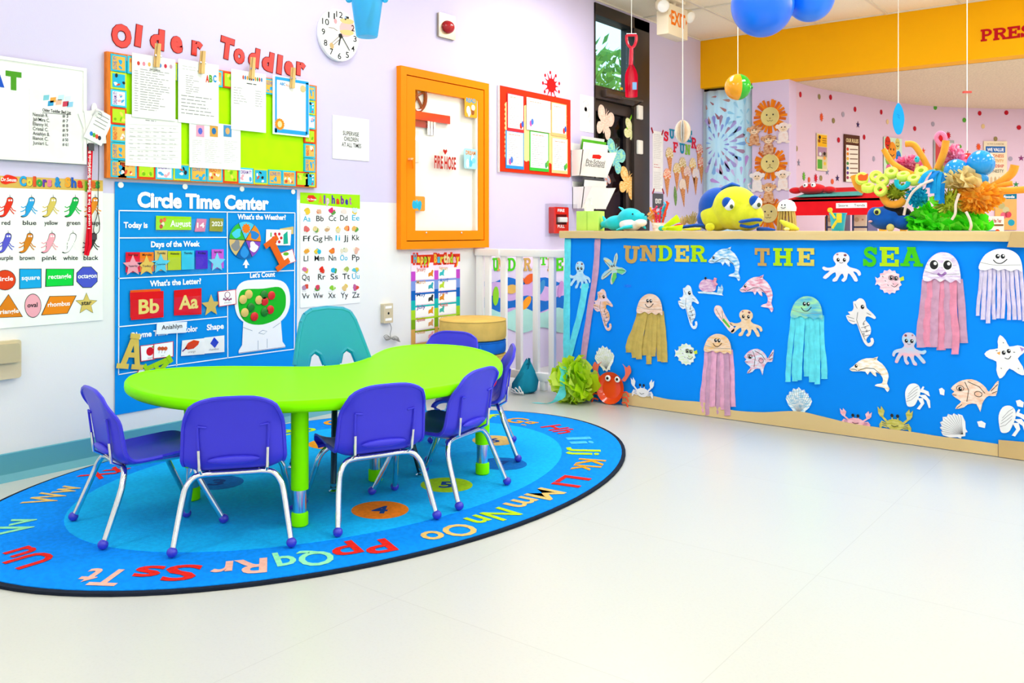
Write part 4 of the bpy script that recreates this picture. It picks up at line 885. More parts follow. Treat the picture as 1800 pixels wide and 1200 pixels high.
# ---- red notice board with sleeves
t = T('red_notice_board', 'red notice board with a scalloped tan border and six sleeves', 'board'); u0, v1 = WA.uv(875, 150); u1 = WA.uv(1000, 176)[0]; v0 = WA.uv(937, 306)[1]
t.b('panel').rect(WA, u0, v0, u1, v1, m('#e8300f', 'paper'), .002, .016); t.b('edge').rect(WA, u0-.008, v0-.008, u0, v1, m('#f0eee8', 'plastic'), .002, .018); iu0, iu1, iv0, iv1 = u0+.07, u1-.07, v0+.10, v1-.12
sc_ = []; 
def scal(a, c, k, nx, ny):
    for i in range(k*4):
        q = i/(k*4); p = (a[0]+(c[0]-a[0])*q, a[1]+(c[1]-a[1])*q); h = .012*abs(math.sin(math.pi*q*k)); sc_.append((p[0]+nx*h, p[1]+ny*h))
scal((iu0, iv0), (iu1, iv0), 14, 0, -1); scal((iu1, iv0), (iu1, iv1), 12, 1, 0); scal((iu1, iv1), (iu0, iv1), 14, 0, 1); scal((iu0, iv1), (iu0, iv0), 12, -1, 0)
t.b('scalloped_border').prism(WA, sc_, m('#e8cd8c', 'paper'), .016, .019); t.done()
def sleeve(label, x0, y0, x1, y1, ec, n, k):
    t = T('paper_sleeve', label, 'paper', 'papers on the red notice board'); u0, v0, u1, v1 = WA.box(x0, y0, x1, y1); t.b('sheet').rect(WA, u0, v0, u1, v1, m(ec, 'paper'), n, n+.002); e = .012; t.b('page').rect(WA, u0+e, v0+e*2, u1-e, v1-e*.6, WP, n+.002, n+.0028)
    b = t.b('lettering'); rows(WA, b, x0+5, y0+5, x1-5, y0+9, 1, R('#e08a5a'), n+.0034, k); rows(WA, b, x0+4, y0+12, x1-5, y1-8, 13, GREY, n+.0034, k+1, .6, .4)
    d = t.b('corner_picture'); u, v = u1-.04, v0+.05
    if k % 3 == 0: u = u0+.05
    for i, c in enumerate((('#c05ab0', '#4a7ad0'), ('#e0322a', '#3a60c0'), ('#38a05a', '#6ab838'))[k % 3]): d.flat(WA, ell(u+.02*i, v+.015*i, .016, .024, 10), R(c), n+.0036+.0003*i)
    t.done()
sleeve('red-bordered sheet at the top corner of the red notice board', 887, 166, 917, 232, '#d83038', .0205, 1); sleeve('plain white calendar sheet at the top middle of the red notice board', 921, 175, 963, 231, '#f0f0ee', .0245, 3); sleeve('tan-bordered sheet at the top right of the red notice board', 965, 182, 992, 240, '#e8b878', .0205, 4)
sleeve('blue-bordered sheet at the lower left of the red notice board', 885, 231, 917, 297, '#2a90d8', .0195, 6); sleeve('green-bordered list at the bottom middle of the red notice board', 927, 232, 961, 301, '#38b838', .0195, 5); sleeve('glossy tan sheet at the lower right of the red notice board', 966, 243, 994, 305, '#e8c88a', .0195, 2)
# ---- red splat sticker, papers by the door, pull station, file holders
t = T('splat_sticker', 'red paint splat sticker above the red notice board', 'sticker'); u, v = WA.uv(969, 150); rn = random.Random(4); sp = []
for i in range(48):
    a = 2*math.pi*i/48; q = .055+(.05 if i % 4 == 0 else 0)*rn.uniform(.6, 1.1); sp.append((u+q*math.cos(a)*1.1, v+q*math.sin(a)))
t.b('splat').prism(WA, sp, R('#e01818'), .0005, .002)
for i in range(9): a = i*.7+.3; t.new('droplet').prism(WA, ell(u+.115*math.cos(a), v+.1*math.sin(a), .012, .014, 8), R('#e01818'), .0005, .002)
t.done()
t = sheet('line_drawing', 'white line-drawing sheet on the wall beside the dark door', 'paper', WA, 1019, 168, 1043, 232, None, None, .001, .003); b = t.b('drawing')
for i in range(5): ln(WA, b, [(1024+3*i, 180+9*i), (1030+2*i, 176+8*i), (1035, 186+7*i)], .6, GREY, .0036); el(WA, b, 1029, 192, 2.5, 4, LGREY, .0038, k=8)
t.done()
t = T('pull_station', 'red fire alarm pull station under a clear cover', 'alarm'); u0, v0, u1, v1 = WA.box(962, 364, 993, 410); t.b('body').prism(WA, rrect(u0+.02, v0, u1-.02, v1, .01), m('#e02a1c', 'gloss'), 0, .05); t.b('pull_bar').box(WA.P((u0+u1)/2, v1-.10, .06), (.03, .11, .04), m('#f2f2f0', 'plastic'), bev=.006)
tx(WA, t.b('lettering'), 'FIRE', 971, 372, 983, 5, WPR, .0512, .03); tx(WA, t.new('lettering'), 'PULL', 971, 400, 983, 5, WPR, .0512, .03); t.b('window').rect(WA, u0+.05, v0+.07, u1-.05, v0+.15, m('#4a1010', 'gloss'), .05, .0506)
cv_ = t.b('clear_cover'); cv_.box(WA.P((u0+u1)/2, (v0+v1)/2, .05), (.1, u1-u0+.06, v1-v0+.05), m('#f2f4f6', 'clear')); t.done()
def holder(label, x0, y0, x1, y1, cols, writing):
    t = T('file_holder', label, 'file holder'); u0, v0, u1, v1 = WA.box(x0, y0, x1, y1); pl = m('#f1efe9', 'plastic'); w = u1-u0; h = v1-v0
    t.b('wall_plate').prism(WA, [(u0, v0), (u0+w, v0), (u0+w*1.0, v1-.03), (u0, v1-.03)], pl, 0, .006)
    for y, x in ((u0, 0), (u0+w, 0)): t.new('side_wall').add([WA.P(y, v0, 0), WA.P(y, v0, .09), WA.P(y, v0+h*.7, .19), WA.P(y, v0+h*.7, 0), WA.P(y+.006, v0, 0), WA.P(y+.006, v0, .09), WA.P(y+.006, v0+h*.7, .19), WA.P(y+.006, v0+h*.7, 0)], [(0, 1, 2, 3), (7, 6, 5, 4), (0, 4, 5, 1), (1, 5, 6, 2), (2, 6, 7, 3)], pl)
    f = Fr(WA.P(u0, v0, .09), (0, 1, 0), (.143*h/h, 0, 1)); t.b('front_panel').rect(f, 0, 0, w+.006, h*.71, pl, -.004, .004)
    for i, c in enumerate(cols): sh = t.new('folder'); f2 = Fr(WA.P(u0+.02, v0+.02, .08-.022*i), (0, 1, 0), (.13, 0, 1)); sh.rect(f2, .01*i, 0, w-.03, h*(.85+.09*i), m(c, 'paper'), -.002, .002)
    if writing:
        b = t.b('handwriting')
        for k, (s_, q) in enumerate((('Pre-School', .36), ('Documents', .27))): b.text(f, s_, w*.15, h*q, w*.7, .035, INK, .005, .004)
        b.flat(f, [(w*.35, h*.5), (w*.65, h*.5), (w*.7, h*.58), (w*.6, h*.62), (w*.36, h*.6)], R('#d82018'), .005)
    t.done()
holder('white wall file holder with a green-topped folder and handwriting', 1003, 248, 1050, 311, ['#f4f4f2', '#58b828', '#e8e8e6'], True)
holder('lower white wall file holder with a grey binder inside', 1006, 314, 1048, 367, ['#e6e6e4', '#55565a'], False)
# ================================================================ the blue circle-time chart
t = T('circle_time_chart', 'large blue vinyl Circle Time Center wall chart with pockets', 'wall chart')
u0, v1 = WA.uv(201, 319); u1 = WA.uv(521, 332)[0]; v0 = .5*(WA.uv(203, 722)[1]+WA.uv(520, 680)[1])
BLU = m('#0090e8', 'crinkle', rough=.55); sb = t.b('vinyl_sheet'); NU, NV = 40, 44; rn = random.Random(2); vs = []
for i in range(NU+1):
    for j in range(NV+1):
        a, c = i/NU, j/NV; w = .0018*math.sin(a*23+c*5)+.0015*math.sin(c*19-a*7)+.001*math.sin(a*51+c*33); vs.append(WA.P(u0+(u1-u0)*a, v0+(v1-v0)*c, .0045+w*.35))
sb.add(vs, [(i*(NV+1)+j, (i+1)*(NV+1)+j, (i+1)*(NV+1)+j+1, i*(NV+1)+j+1) for i in range(NU) for j in range(NV)], BLU, True)
cn = .0075
for x, y in ((211, 325), (324, 328), (424, 332), (514, 337)): u, v = WA.uv(x, y); t.new('grommet').lathe(WA.P(u, v, .005), [(.014, 0), (.014, .003), (.006, .0035)], m('#f2f2f2', 'plastic'), 12, (1, 0, 0))
tx(WA, t.b('title_lettering'), 'Circle Time Center', 240, 363, 471, 26, WPR, cn, .045)
hb = t.b('section_lettering')
for s_, x0, y, x1, h, bd in (('Today is', 216, 400, 258, 10, .035), ('Days of the Week', 264, 434, 350, 10, .035), ("What's the Weather?", 416, 385, 501, 9, .035), ("What's the Letter?", 262, 503, 352, 10, .035), ("Let's Count", 438, 488, 482, 9, .035), ('Rhyme Time', 230, 594, 294, 10, .035), ('Color', 320, 584, 346, 10, .035), ('Shape', 362, 580, 392, 10, .035), ('Counting', 477, 655, 503, 6, .03)): tx(WA, hb, s_, x0, y, x1, h, WPR, cn, bd)
lb_ = t.b('white_lines')
for p in ([(207, 370), (517, 374)], [(208, 418), (397, 417)], [(207, 489), (517, 475)], [(207, 574), (399, 556)], [(206, 658), (300, 642), (402, 628), (517, 613)], [(208, 370), (207, 658)], [(398, 372), (399, 629)], [(517, 374), (516, 613)], [(310, 568), (309, 643)]): ln(WA, lb_, p, 1.8, WPR, cn)
# gumball machine print
g = t.b('gumball_print'); GW = R('#f4f4f6')
pf(WA, g, [(p.x, p.y) for p in smooth([(411, 535, 0), (414, 508, 0), (428, 494, 0), (460, 491, 0), (492, 493, 0), (506, 508, 0), (508, 535, 0), (500, 556, 0), (485, 568, 0), (460, 573, 0), (436, 570, 0), (418, 558, 0)], 4)], GW, cn)
pf(WA, g, [(426, 566), (492, 561), (495, 600), (500, 607), (500, 610), (418, 621), (418, 616), (424, 606)], GW, cn+.0003)
pf(WA, g, [(p.x, p.y) for p in smooth([(417, 532, 0), (420, 514, 0), (430, 508, 0), (460, 507, 0), (488, 504, 0), (499, 514, 0), (501, 530, 0), (498, 545, 0), (486, 560, 0), (460, 570, 0), (436, 568, 0), (422, 556, 0)], 4)], R('#18b428'), cn+.0006)
for p in ([(426, 575), (442, 581)], [(478, 576), (491, 567)], [(452, 598), (452, 614)], [(468, 595), (468, 611)], [(418, 620), (500, 609)]): ln(WA, g, p, .6, R('#3a6a9a'), cn+.0008)
ln(WA, g, [(453, 585), (460, 580), (468, 582), (462, 587), (453, 585)], .6, R('#3a6a9a'), cn+.0008)
ar = t.b('arrow_print'); pf(WA, ar, [(431, 455), (437, 466), (433, 465), (433, 471), (429, 471), (429, 465), (425, 466)], WPR, cn)
# weather wheel, pinned on the chart
wh = t.b('weather_wheel'); wu, wv = WA.uv(429, 422); ru = .5*(WA.uv(457, 422)[0]-WA.uv(402, 422)[0]); rv = WA.uv(429, 388)[1]-wv; r = (ru+rv)/2
wh.prism(WA, ell(wu, wv, r, r, 36), R('#1a86c8'), cn, cn+.003); wc = ['#4cc4ec', '#f28a1c', '#8a4ac0', '#0f62b0', '#d8b878', '#34b83a']; ics = ['#f07818', '#2a80d0', '#f0f0f6', '#2a90e0', '#8a8a90', '#48c8e8']
for k in range(6):
    a0 = math.radians(115-60*k); a1 = a0-math.pi/3; pts = [(wu, wv)]+[(wu+r*.98*math.cos(a0+(a1-a0)*i/6), wv+r*.98*math.sin(a0+(a1-a0)*i/6)) for i in range(7)]
    sg = t.new('weather_segment', wh); sg.flat(WA, pts, R(wc[k]), cn+.0034); am = (a0+a1)/2; x, y = wu+.62*r*math.cos(am), wv+.62*r*math.sin(am)
    sg.flat(WA, star(x, y, .03, .021, 10) if k == 0 else smooth([(x+.026*math.cos(q)*(1+.3*math.sin(3*q+k)), y+.026*math.sin(q)*(1+.3*math.cos(2*q+k)), 0) for q in [i*math.pi/4 for i in range(8)]], 2), R(ics[k]), cn+.004)
    sg.line(WA, [(wu, wv), (wu+r*math.cos(a0), wv+r*math.sin(a0))], .003, INK, cn+.0042)
# clear vinyl pocket strips
for a in ((270, 385, 392, 407), (216, 452, 395, 482), (225, 522, 385, 553), (315, 600, 393, 626)): bx(WA, t.new('clear_pocket'), *a, m('#ffffff', 'clear'), cn+.009, cn+.0095)
t.done()
# cards in its pockets
cd = cn+.002
def ccard(name, label, pts, col, n=cd, group='cards in the blue chart pockets', fn=None):
    t = T(name, label, 'card', group); pf(WA, t.b('card'), pts, m(col, 'paper'), n+.0016, n)
    if fn: fn(t, n+.0024)
    t.done()
def one(s_, x0, y, x1, h, c=None, bold=.02): return lambda t, n: tx(WA, t.b('lettering'), s_, x0, y, x1, h, c or WPR, n, bold)
def f_aug(t, n):
    tx(WA, t.b('lettering'), 'August', 297, 398, 333, 11, WPR, n, .02); b = t.b('picture')
    for x, y, c in ((281, 388, '#d84a2a'), (284, 394, '#f0d8c0'), (281, 398, '#c83a2a'), (287, 386, '#e86a3a')): el(WA, b, x, y, 3, 4, R(c), n, k=8)
ccard('month_card', 'lime August card on the blue chart', [(272, 379), (334, 381), (334, 404), (272, 404)], '#97d81a', fn=f_aug)
ccard('date_card', 'pink 14 card on the blue chart', [(344, 384), (361, 385), (358, 407), (340, 407)], '#d87aa8', fn=one('14', 344, 400, 357, 9))
ccard('year_card', 'olive 2023 card on the blue chart', [(367, 383), (391, 384), (389, 407), (366, 406)], '#98963a', fn=one('2023', 370, 397, 389, 8))
days = [('Sunday', '#e01830', 219, 443, 244, 478), ('Monday', '#f07a1c', 244, 443, 268, 477), ('Tuesday', '#d8b868', 270, 440, 292, 475), ('Wednesday', '#b8cc1a', 293, 441, 316, 474), ('Thursday', '#3ac0e8', 317, 440, 339, 473), ('Friday', '#4a2ac8', 342, 440, 363, 472), ('Saturday', '#c85ad8', 370, 438, 391, 471)]
for nm, c, x0, y0, x1, y1 in days:
    ccard('weekday_card', {'Sunday': 'red', 'Monday': 'orange', 'Tuesday': 'tan', 'Wednesday': 'yellow-green', 'Thursday': 'sky blue', 'Friday': 'violet', 'Saturday': 'magenta'}[nm]+' weekday card reading '+nm, [(x0, y0), (x1, y0), (x1, y1), (x0, y1+.8)], c, fn=one(nm, x0+4, y0+6.5, x1-3, 4, INK, .015))
for s_, c, x, y, col in (('Yesterday', '#f2a0b0', 231, 467, 'pink'), ('Today', '#e8c050', 255, 467, 'gold'), ('Tomorrow', '#5ac8ec', 280, 464, 'sky blue'), ('', '#7ad0f0', 379, 461, 'pale blue')):
    t = T('star_marker', col+' star marker '+(f'reading {s_}' if s_ else 'on the magenta weekday card'), 'star', 'star markers on the weekday cards'); u, v = WA.uv(x, y); t.b('star').prism(WA, star(u, v, .052, .024), m(c, 'paper'), cd+.003, cd+.0045)
    if s_: tx(WA, t.b('lettering'), s_, x-8, y+2, x+8, 3.6, INK, cd+.005, .01)
    t.done()
ccard('letter_card', 'orange letter card peeking out behind the red Bb card', [(227, 510), (280, 507), (281, 555), (227, 558)], '#e85a1c', cd)
ccard('letter_card', 'red letter card reading Bb', [(226, 514), (285, 511), (285, 557), (228, 562)], '#e0141c', cd+.002, fn=one('Bb', 241, 551, 277, 25, R('#f0d878'), .03))
ccard('letter_card', 'red letter card reading Aa', [(304, 510), (352, 506), (352, 552), (304, 554)], '#e0141c', cd, fn=one('Aa', 312, 543, 346, 24, R('#f0d878'), .03))
t = T('star_marker', 'gold paper star beside the red Aa card', 'star'); u, v = WA.uv(369, 537); t.b('star').prism(WA, star(u, v, .058, .026), m('#d8b858', 'paper'), cd, cd+.002); t.done()
def f_jew(t, n):
    b = t.b('picture'); el(WA, b, 397, 518, 5, 6, R('#9a4a78'), n); el(WA, b, 397, 518, 3.8, 4.8, WPR, n+.0003)
    for i in range(5): el(WA, b, 391+i*3, 525+(i % 2)*1.5, 1.6, 2, R('#9a4a78'), n+.0004, k=8)
    tx(WA, t.b('lettering'), 'jewelry', 391, 533, 404, 3, GREY, n, 0)
def rcard(label, pts, fn, n=cd+.002):
    def g(t, nn):
        cx = sum(p[0] for p in pts)/4; cy = sum(p[1] for p in pts)/4; pf(WA, t.b('face'), [(cx+(p[0]-cx)*.92, cy+(p[1]-cy)*.92) for p in pts], WPR, nn-.0005)
        if fn: fn(t, nn)
    ccard('picture_card', label, pts, '#d8404a', n, fn=g)
rcard('red-edged jewelry card overlapping the gumball print', [(380, 512), (412, 508), (413, 534), (382, 539)], f_jew)
ccard('picture_card', 'white card with a ring of red shapes beside the weather wheel', [(466, 403), (510, 404), (508, 431), (465, 431)], '#f8f8f8', cd, fn=lambda t, n: ([el(WA, t.b('picture'), 485+7*math.cos(a), 418+8*math.sin(a), 2.4, 2.8, R('#d0243a'), n, k=8) for a in [i*1.05 for i in range(6)]], pf(WA, t.b('picture'), [(496, 412), (503, 406), (504, 428), (496, 429)], R('#18a890'), n), pf(WA, t.b('picture'), [(473, 409), (475, 408), (475, 416), (473, 416)], R('#3aa03a'), n)))
ccard('picture_card', 'tan card corner behind the white weather card', [(490, 402), (514, 398), (514, 411), (492, 413)], '#d8bc78', cd-.001)
rcard('red-edged card tilted below the orange paper letter', [(483, 447), (512, 437), (518, 459), (491, 469)], lambda t, n: (el(WA, t.b('picture'), 500, 446, 5, 3, R('#6ab02a'), n), tx(WA, t.b('lettering'), 'ink', 500, 460, 506, 3, GREY, n, 0)))
def slab_I(label, px, py, s, c, rot, n, ch):
    t = T('paper_letter', label, 'letter'); u, v = WA.uv(px, py); h = s
    if ch == 'I': pts = [(-.05, -.09), (.05, -.09), (.05, -.06), (.02, -.06), (.02, .06), (.05, .06), (.05, .09), (-.05, .09), (-.05, .06), (-.02, .06), (-.02, -.06), (-.05, -.06)]
    cr, sr = math.cos(rot), math.sin(rot); t.b('letter').prism(WA, [(u+h*(x*cr-y*sr), v+h*(x*sr+y*cr)) for x, y in pts], m(c, 'paper'), n, n+.0025); t.done()
slab_I('orange paper letter I tucked under the white weather card', 484, 445, 1.0, '#e8641c', .55, cd+.005, 'I')
for lb2, px, py, c, rot, h in (('tan slab letter A beside the apple card', 230, 616, '#dcc05a', -.18, .078), ('lime slab letter A lying along the table edge', 278, 643, '#a0d41a', -1.05, .066)):
    t = T('paper_letter', lb2, 'letter'); u, v = WA.uv(px, py); f = Fr(WA.P(u, v, cd+.005), (0, math.cos(rot), math.sin(rot)), (0, -math.sin(rot), math.cos(rot))); b = t.b('letter'); mt = m(c, 'paper')
    for k_, q in enumerate(([(-.65, -.95), (-.32, -.95), (.18, 1), (-.18, 1)], [(.32, -.95), (.65, -.95), (.2, 1), (-.14, 1)], [(-.4, -.4), (.4, -.4), (.34, -.1), (-.34, -.1)], [(-.85, -1.1), (-.1, -1.1), (-.1, -.8), (-.85, -.8)], [(.1, -1.1), (.85, -1.1), (.85, -.8), (.1, -.8)], [(-.3, .75), (.3, .75), (.3, 1.05), (-.3, 1.05)])): b.prism(f, [(x*h, y*h) for x, y in q], mt, 0, .0025+.0004*k_)
    t.done()
ccard('name_card', 'white name card reading Aniahlyn at the middle of the chart', [(273, 567), (326, 565), (324, 584), (272, 587)], '#eef2fa', cd+.004, fn=one('Aniahlyn', 281, 579, 317, 8, INK, .01))
rcard('red-edged apple card beside the tan letter A', [(244, 607), (270, 604), (270, 631), (245, 635)], lambda t, n: (el(WA, t.b('picture'), 261, 617, 6.5, 7.5, R('#d8182a'), n), el(WA, t.b('picture'), 266, 609, 2, 1.5, R('#4aa02a'), n+.0004, k=8), tx(WA, t.b('lettering'), 'apple', 257, 630, 266, 3, GREY, n, 0)))
rcard('red-edged ant card overlapping the apple card', [(267, 604), (302, 599), (302, 626), (266, 630)], lambda t, n: ([el(WA, t.b('picture'), 277+i*5.5, 612, 3.4, 3.6, R('#d85a2a'), n, k=12) for i in range(3)], [ln(WA, t.b('picture'), [(277+i*5, 616), (276+i*5, 620)], .6, INK, n) for i in range(3)], tx(WA, t.b('lettering'), 'ant', 280, 626, 286, 3, GREY, n, 0)), cd+.004)
ccard('picture_card', 'white card with an orange feather shape', [(318, 598), (357, 594), (357, 622), (316, 625)], '#f6f6f4', cd+.001, fn=lambda t, n: (pf(WA, t.b('picture'), [(322, 612), (328, 602), (338, 597), (348, 599), (346, 605), (338, 612), (328, 614)], R('#e0421c'), n), ln(WA, t.b('picture'), [(318, 617), (326, 610)], 2.4, R('#7a3a8a'), n), tx(WA, t.b('lettering'), 'orange', 328, 620, 341, 4, GREY, n, 0)))
ccard('picture_card', 'white card with a blue rhombus', [(357, 593), (392, 589), (392, 618), (357, 621)], '#f6f6f4', cd+.001, fn=lambda t, n: (pf(WA, t.b('picture'), [(374, 592), (382, 601), (375, 611), (367, 603)], R('#1840c8'), n), tx(WA, t.b('lettering'), 'rhombus', 365, 616, 382, 4, GREY, n, 0)))
rcard('red-edged card corner just above the table edge', [(238, 656), (243, 646), (264, 652), (262, 664)], None)
for i, (x, y, c, w_) in enumerate(((435, 517, '#e0bf68', 'highest of the tan ones'), (425, 526, '#e0bf68', 'nearest the jewelry card'), (453, 527, '#e0bf68', 'touching a red one'), (428, 549, '#e0bf68', 'lowest of the tan ones'), (463, 529, '#d81818', 'touching a tan one'), (475, 519, '#d81818', 'highest of the red ones'), (473, 544, '#d81818', 'beside the lowest dark green one'), (445, 556, '#d81818', 'lowest of all the chips'), (462, 518, '#0f7a18', 'highest of the dark green ones'), (439, 540, '#0f7a18', 'between the tan ones in the middle'), (463, 548, '#0f7a18', 'lowest of the dark green ones'))):
    t = T('counting_chip', {'#e0bf68': 'tan', '#d81818': 'red', '#0f7a18': 'dark green'}[c]+' counting chip on the gumball print, '+w_, 'chip', {'#e0bf68': 'tan', '#d81818': 'red', '#0f7a18': 'dark green'}[c]+' counting chips'); u, v = WA.uv(x, y); t.b('chip').lathe(WA.P(u, v, cn+.001), [(.023, 0), (.024, .001), (.024, .004), (.022, .005)], m(c, 'plastic'), 18, (1, 0, 0)); t.done()
# ================================================================ half wall wrapped as an ocean scene
KRAFT = m('#e0c48e', 'crinkle', rough=.6); OCEAN = m('#008cfa', 'crinkle', rough=.7, scale=2.2)
CX0 = CF.uv(993, 500)[0]; CX1 = 2.3; CD = .30
t = T('half_wall', 'half wall covered in blue paper with kraft paper along its top and foot', 'counter')
t.b('core').box(((CX0+CX1)/2, YC+.008+CD/2, .51), (CX1-CX0-.004, CD-.004, 1.016), m('#f2f0ee', 'paint'))
pb = t.b('blue_paper'); NU, NV = 70, 16; vs = []
for i in range(NU+1):
    for j in range(NV+1):
        a, c = i/NU, j/NV; w = .0022*math.sin(a*61+c*4)*math.sin(c*3.1)+.0016*math.sin(a*23-c*9); vs.append(CF.P(CX0+(CX1-CX0)*a, 1.025*c, .001+w*.5))
pb.add(vs, [(i*(NV+1)+j, (i+1)*(NV+1)+j, (i+1)*(NV+1)+j+1, i*(NV+1)+j+1) for i in range(NU) for j in range(NV)], OCEAN, True)
pb.add([(CX0, YC-.001, 0), (CX0, YC+CD, 0), (CX0, YC+CD, 1.025), (CX0, YC-.001, 1.025)], [(0, 3, 2, 1)], OCEAN)
tp = t.b('kraft_top'); tp.box(((CX0+CX1)/2-.01, YC+CD/2, (1.022+COUNTER_Z)/2), (CX1-CX0+.04, CD+.05, COUNTER_Z-1.022), KRAFT, bev=.006)
dr = []; rn = random.Random(9); x = CX0-.02
while x < CX1: dr.append((x, 1.02-.006*rn.random())); x += .12
t.b('kraft_drape').prism(CF, dr+[(CX1, 1.045), (CX0-.02, 1.045)], KRAFT, .02, .028)
u, _ = CF.uv(1772, 415); t.b('kraft_patch').prism(CF, [(u, .99), (u+.5, .98), (u+.5, 1.06), (u+.02, 1.062)], m('#d2b27c', 'crinkle', rough=.6), .029, .032)
sand = [(1095, 689), (1140, 694), (1180, 702), (1232, 706), (1262, 714), (1292, 721), (1342, 724), (1400, 722), (1440, 730), (1490, 742), (1540, 750), (1600, 758), (1650, 766), (1700, 772), (1755, 780)]
uv = [CF.uv(*p) for p in sand]; um = CF.uv(1340, 700)[0]
pts = [(p.x, p.y) for p in smooth([(a, max(.03, c), 0) for a, c in uv], 4, False)]
t.b('kraft_sand').prism(CF, pts+[(pts[-1][0], .003), (pts[0][0], .003)], KRAFT, .003, .009)
u, v = CF.uv(1756, 772); t.new('kraft_sand').prism(CF, [(u, .003), (u+1.5, .003), (u+1.5, .12), (u+.3, v+.015), (u, v)], m('#d2b27c', 'crinkle', rough=.6), .0095, .014)
bx(CF, t.b('tape_piece'), 1098, 500, 1110, 505, m('#d8ecff', 'clear'), .003, .004); t.done()
# streamers at the corner
def strip(b, fr, pts, wpx, mt, n, ripple=0, ends=None):
    L = []; Q = []
    P = smooth([(p[0], p[1], 0) for p in pts], 5, False); ws = wpx if isinstance(wpx, (list, tuple)) else (wpx, wpx)
    for i, p in enumerate(P):
        w = ws[0]+(ws[1]-ws[0])*i/(len(P)-1); L.append(fr.uv(p.x-w/2, p.y)); Q.append(fr.uv(p.x+w/2, p.y))
    k = len(P); vs = []
    for i in range(k):
        q = ripple*math.sin(i*1.7); vs += [fr.P(*L[i], n+q), fr.P((L[i][0]+Q[i][0])/2, (L[i][1]+Q[i][1])/2, n+.004+abs(q)), fr.P(*Q[i], n-q*.5)]
    b.add(vs, [(i*3+j, (i+1)*3+j, (i+1)*3+j+1, i*3+j+1) for i in range(k-1) for j in (0, 1)], mt, True)
AQ = m('#6cecfa', 'tissue'); MV = m('#d8a6c4', 'tissue'); PK = m('#f6b4d4', 'tissue'); TN = m('#d8ba62', 'tissue'); PL = m('#f0e4fa', 'tissue'); RS = m('#f59ab8', 'tissue')
def streamer(label, pts, w, mt, n=.006, rip=.003):
    t = T('paper_streamer', label, 'streamer', 'crepe streamers at the half wall corner'); strip(t.b('streamer'), CF, pts, w, mt, n, rip); t.done()
streamer('wide aqua crepe streamer down the half wall edge', [(999, 420), (998, 500), (997, 570), (997, 640)], (11, 12), AQ)
streamer('aqua crepe streamer slanting from the pale blue octopus', [(1031, 498), (1023, 545), (1010, 595), (998, 640)], (12, 11), AQ, .012)
streamer('mauve crepe streamer running down beside the aqua ones', [(1052, 420), (1048, 480), (1036, 560), (1026, 632)], (10, 11), MV, .009)
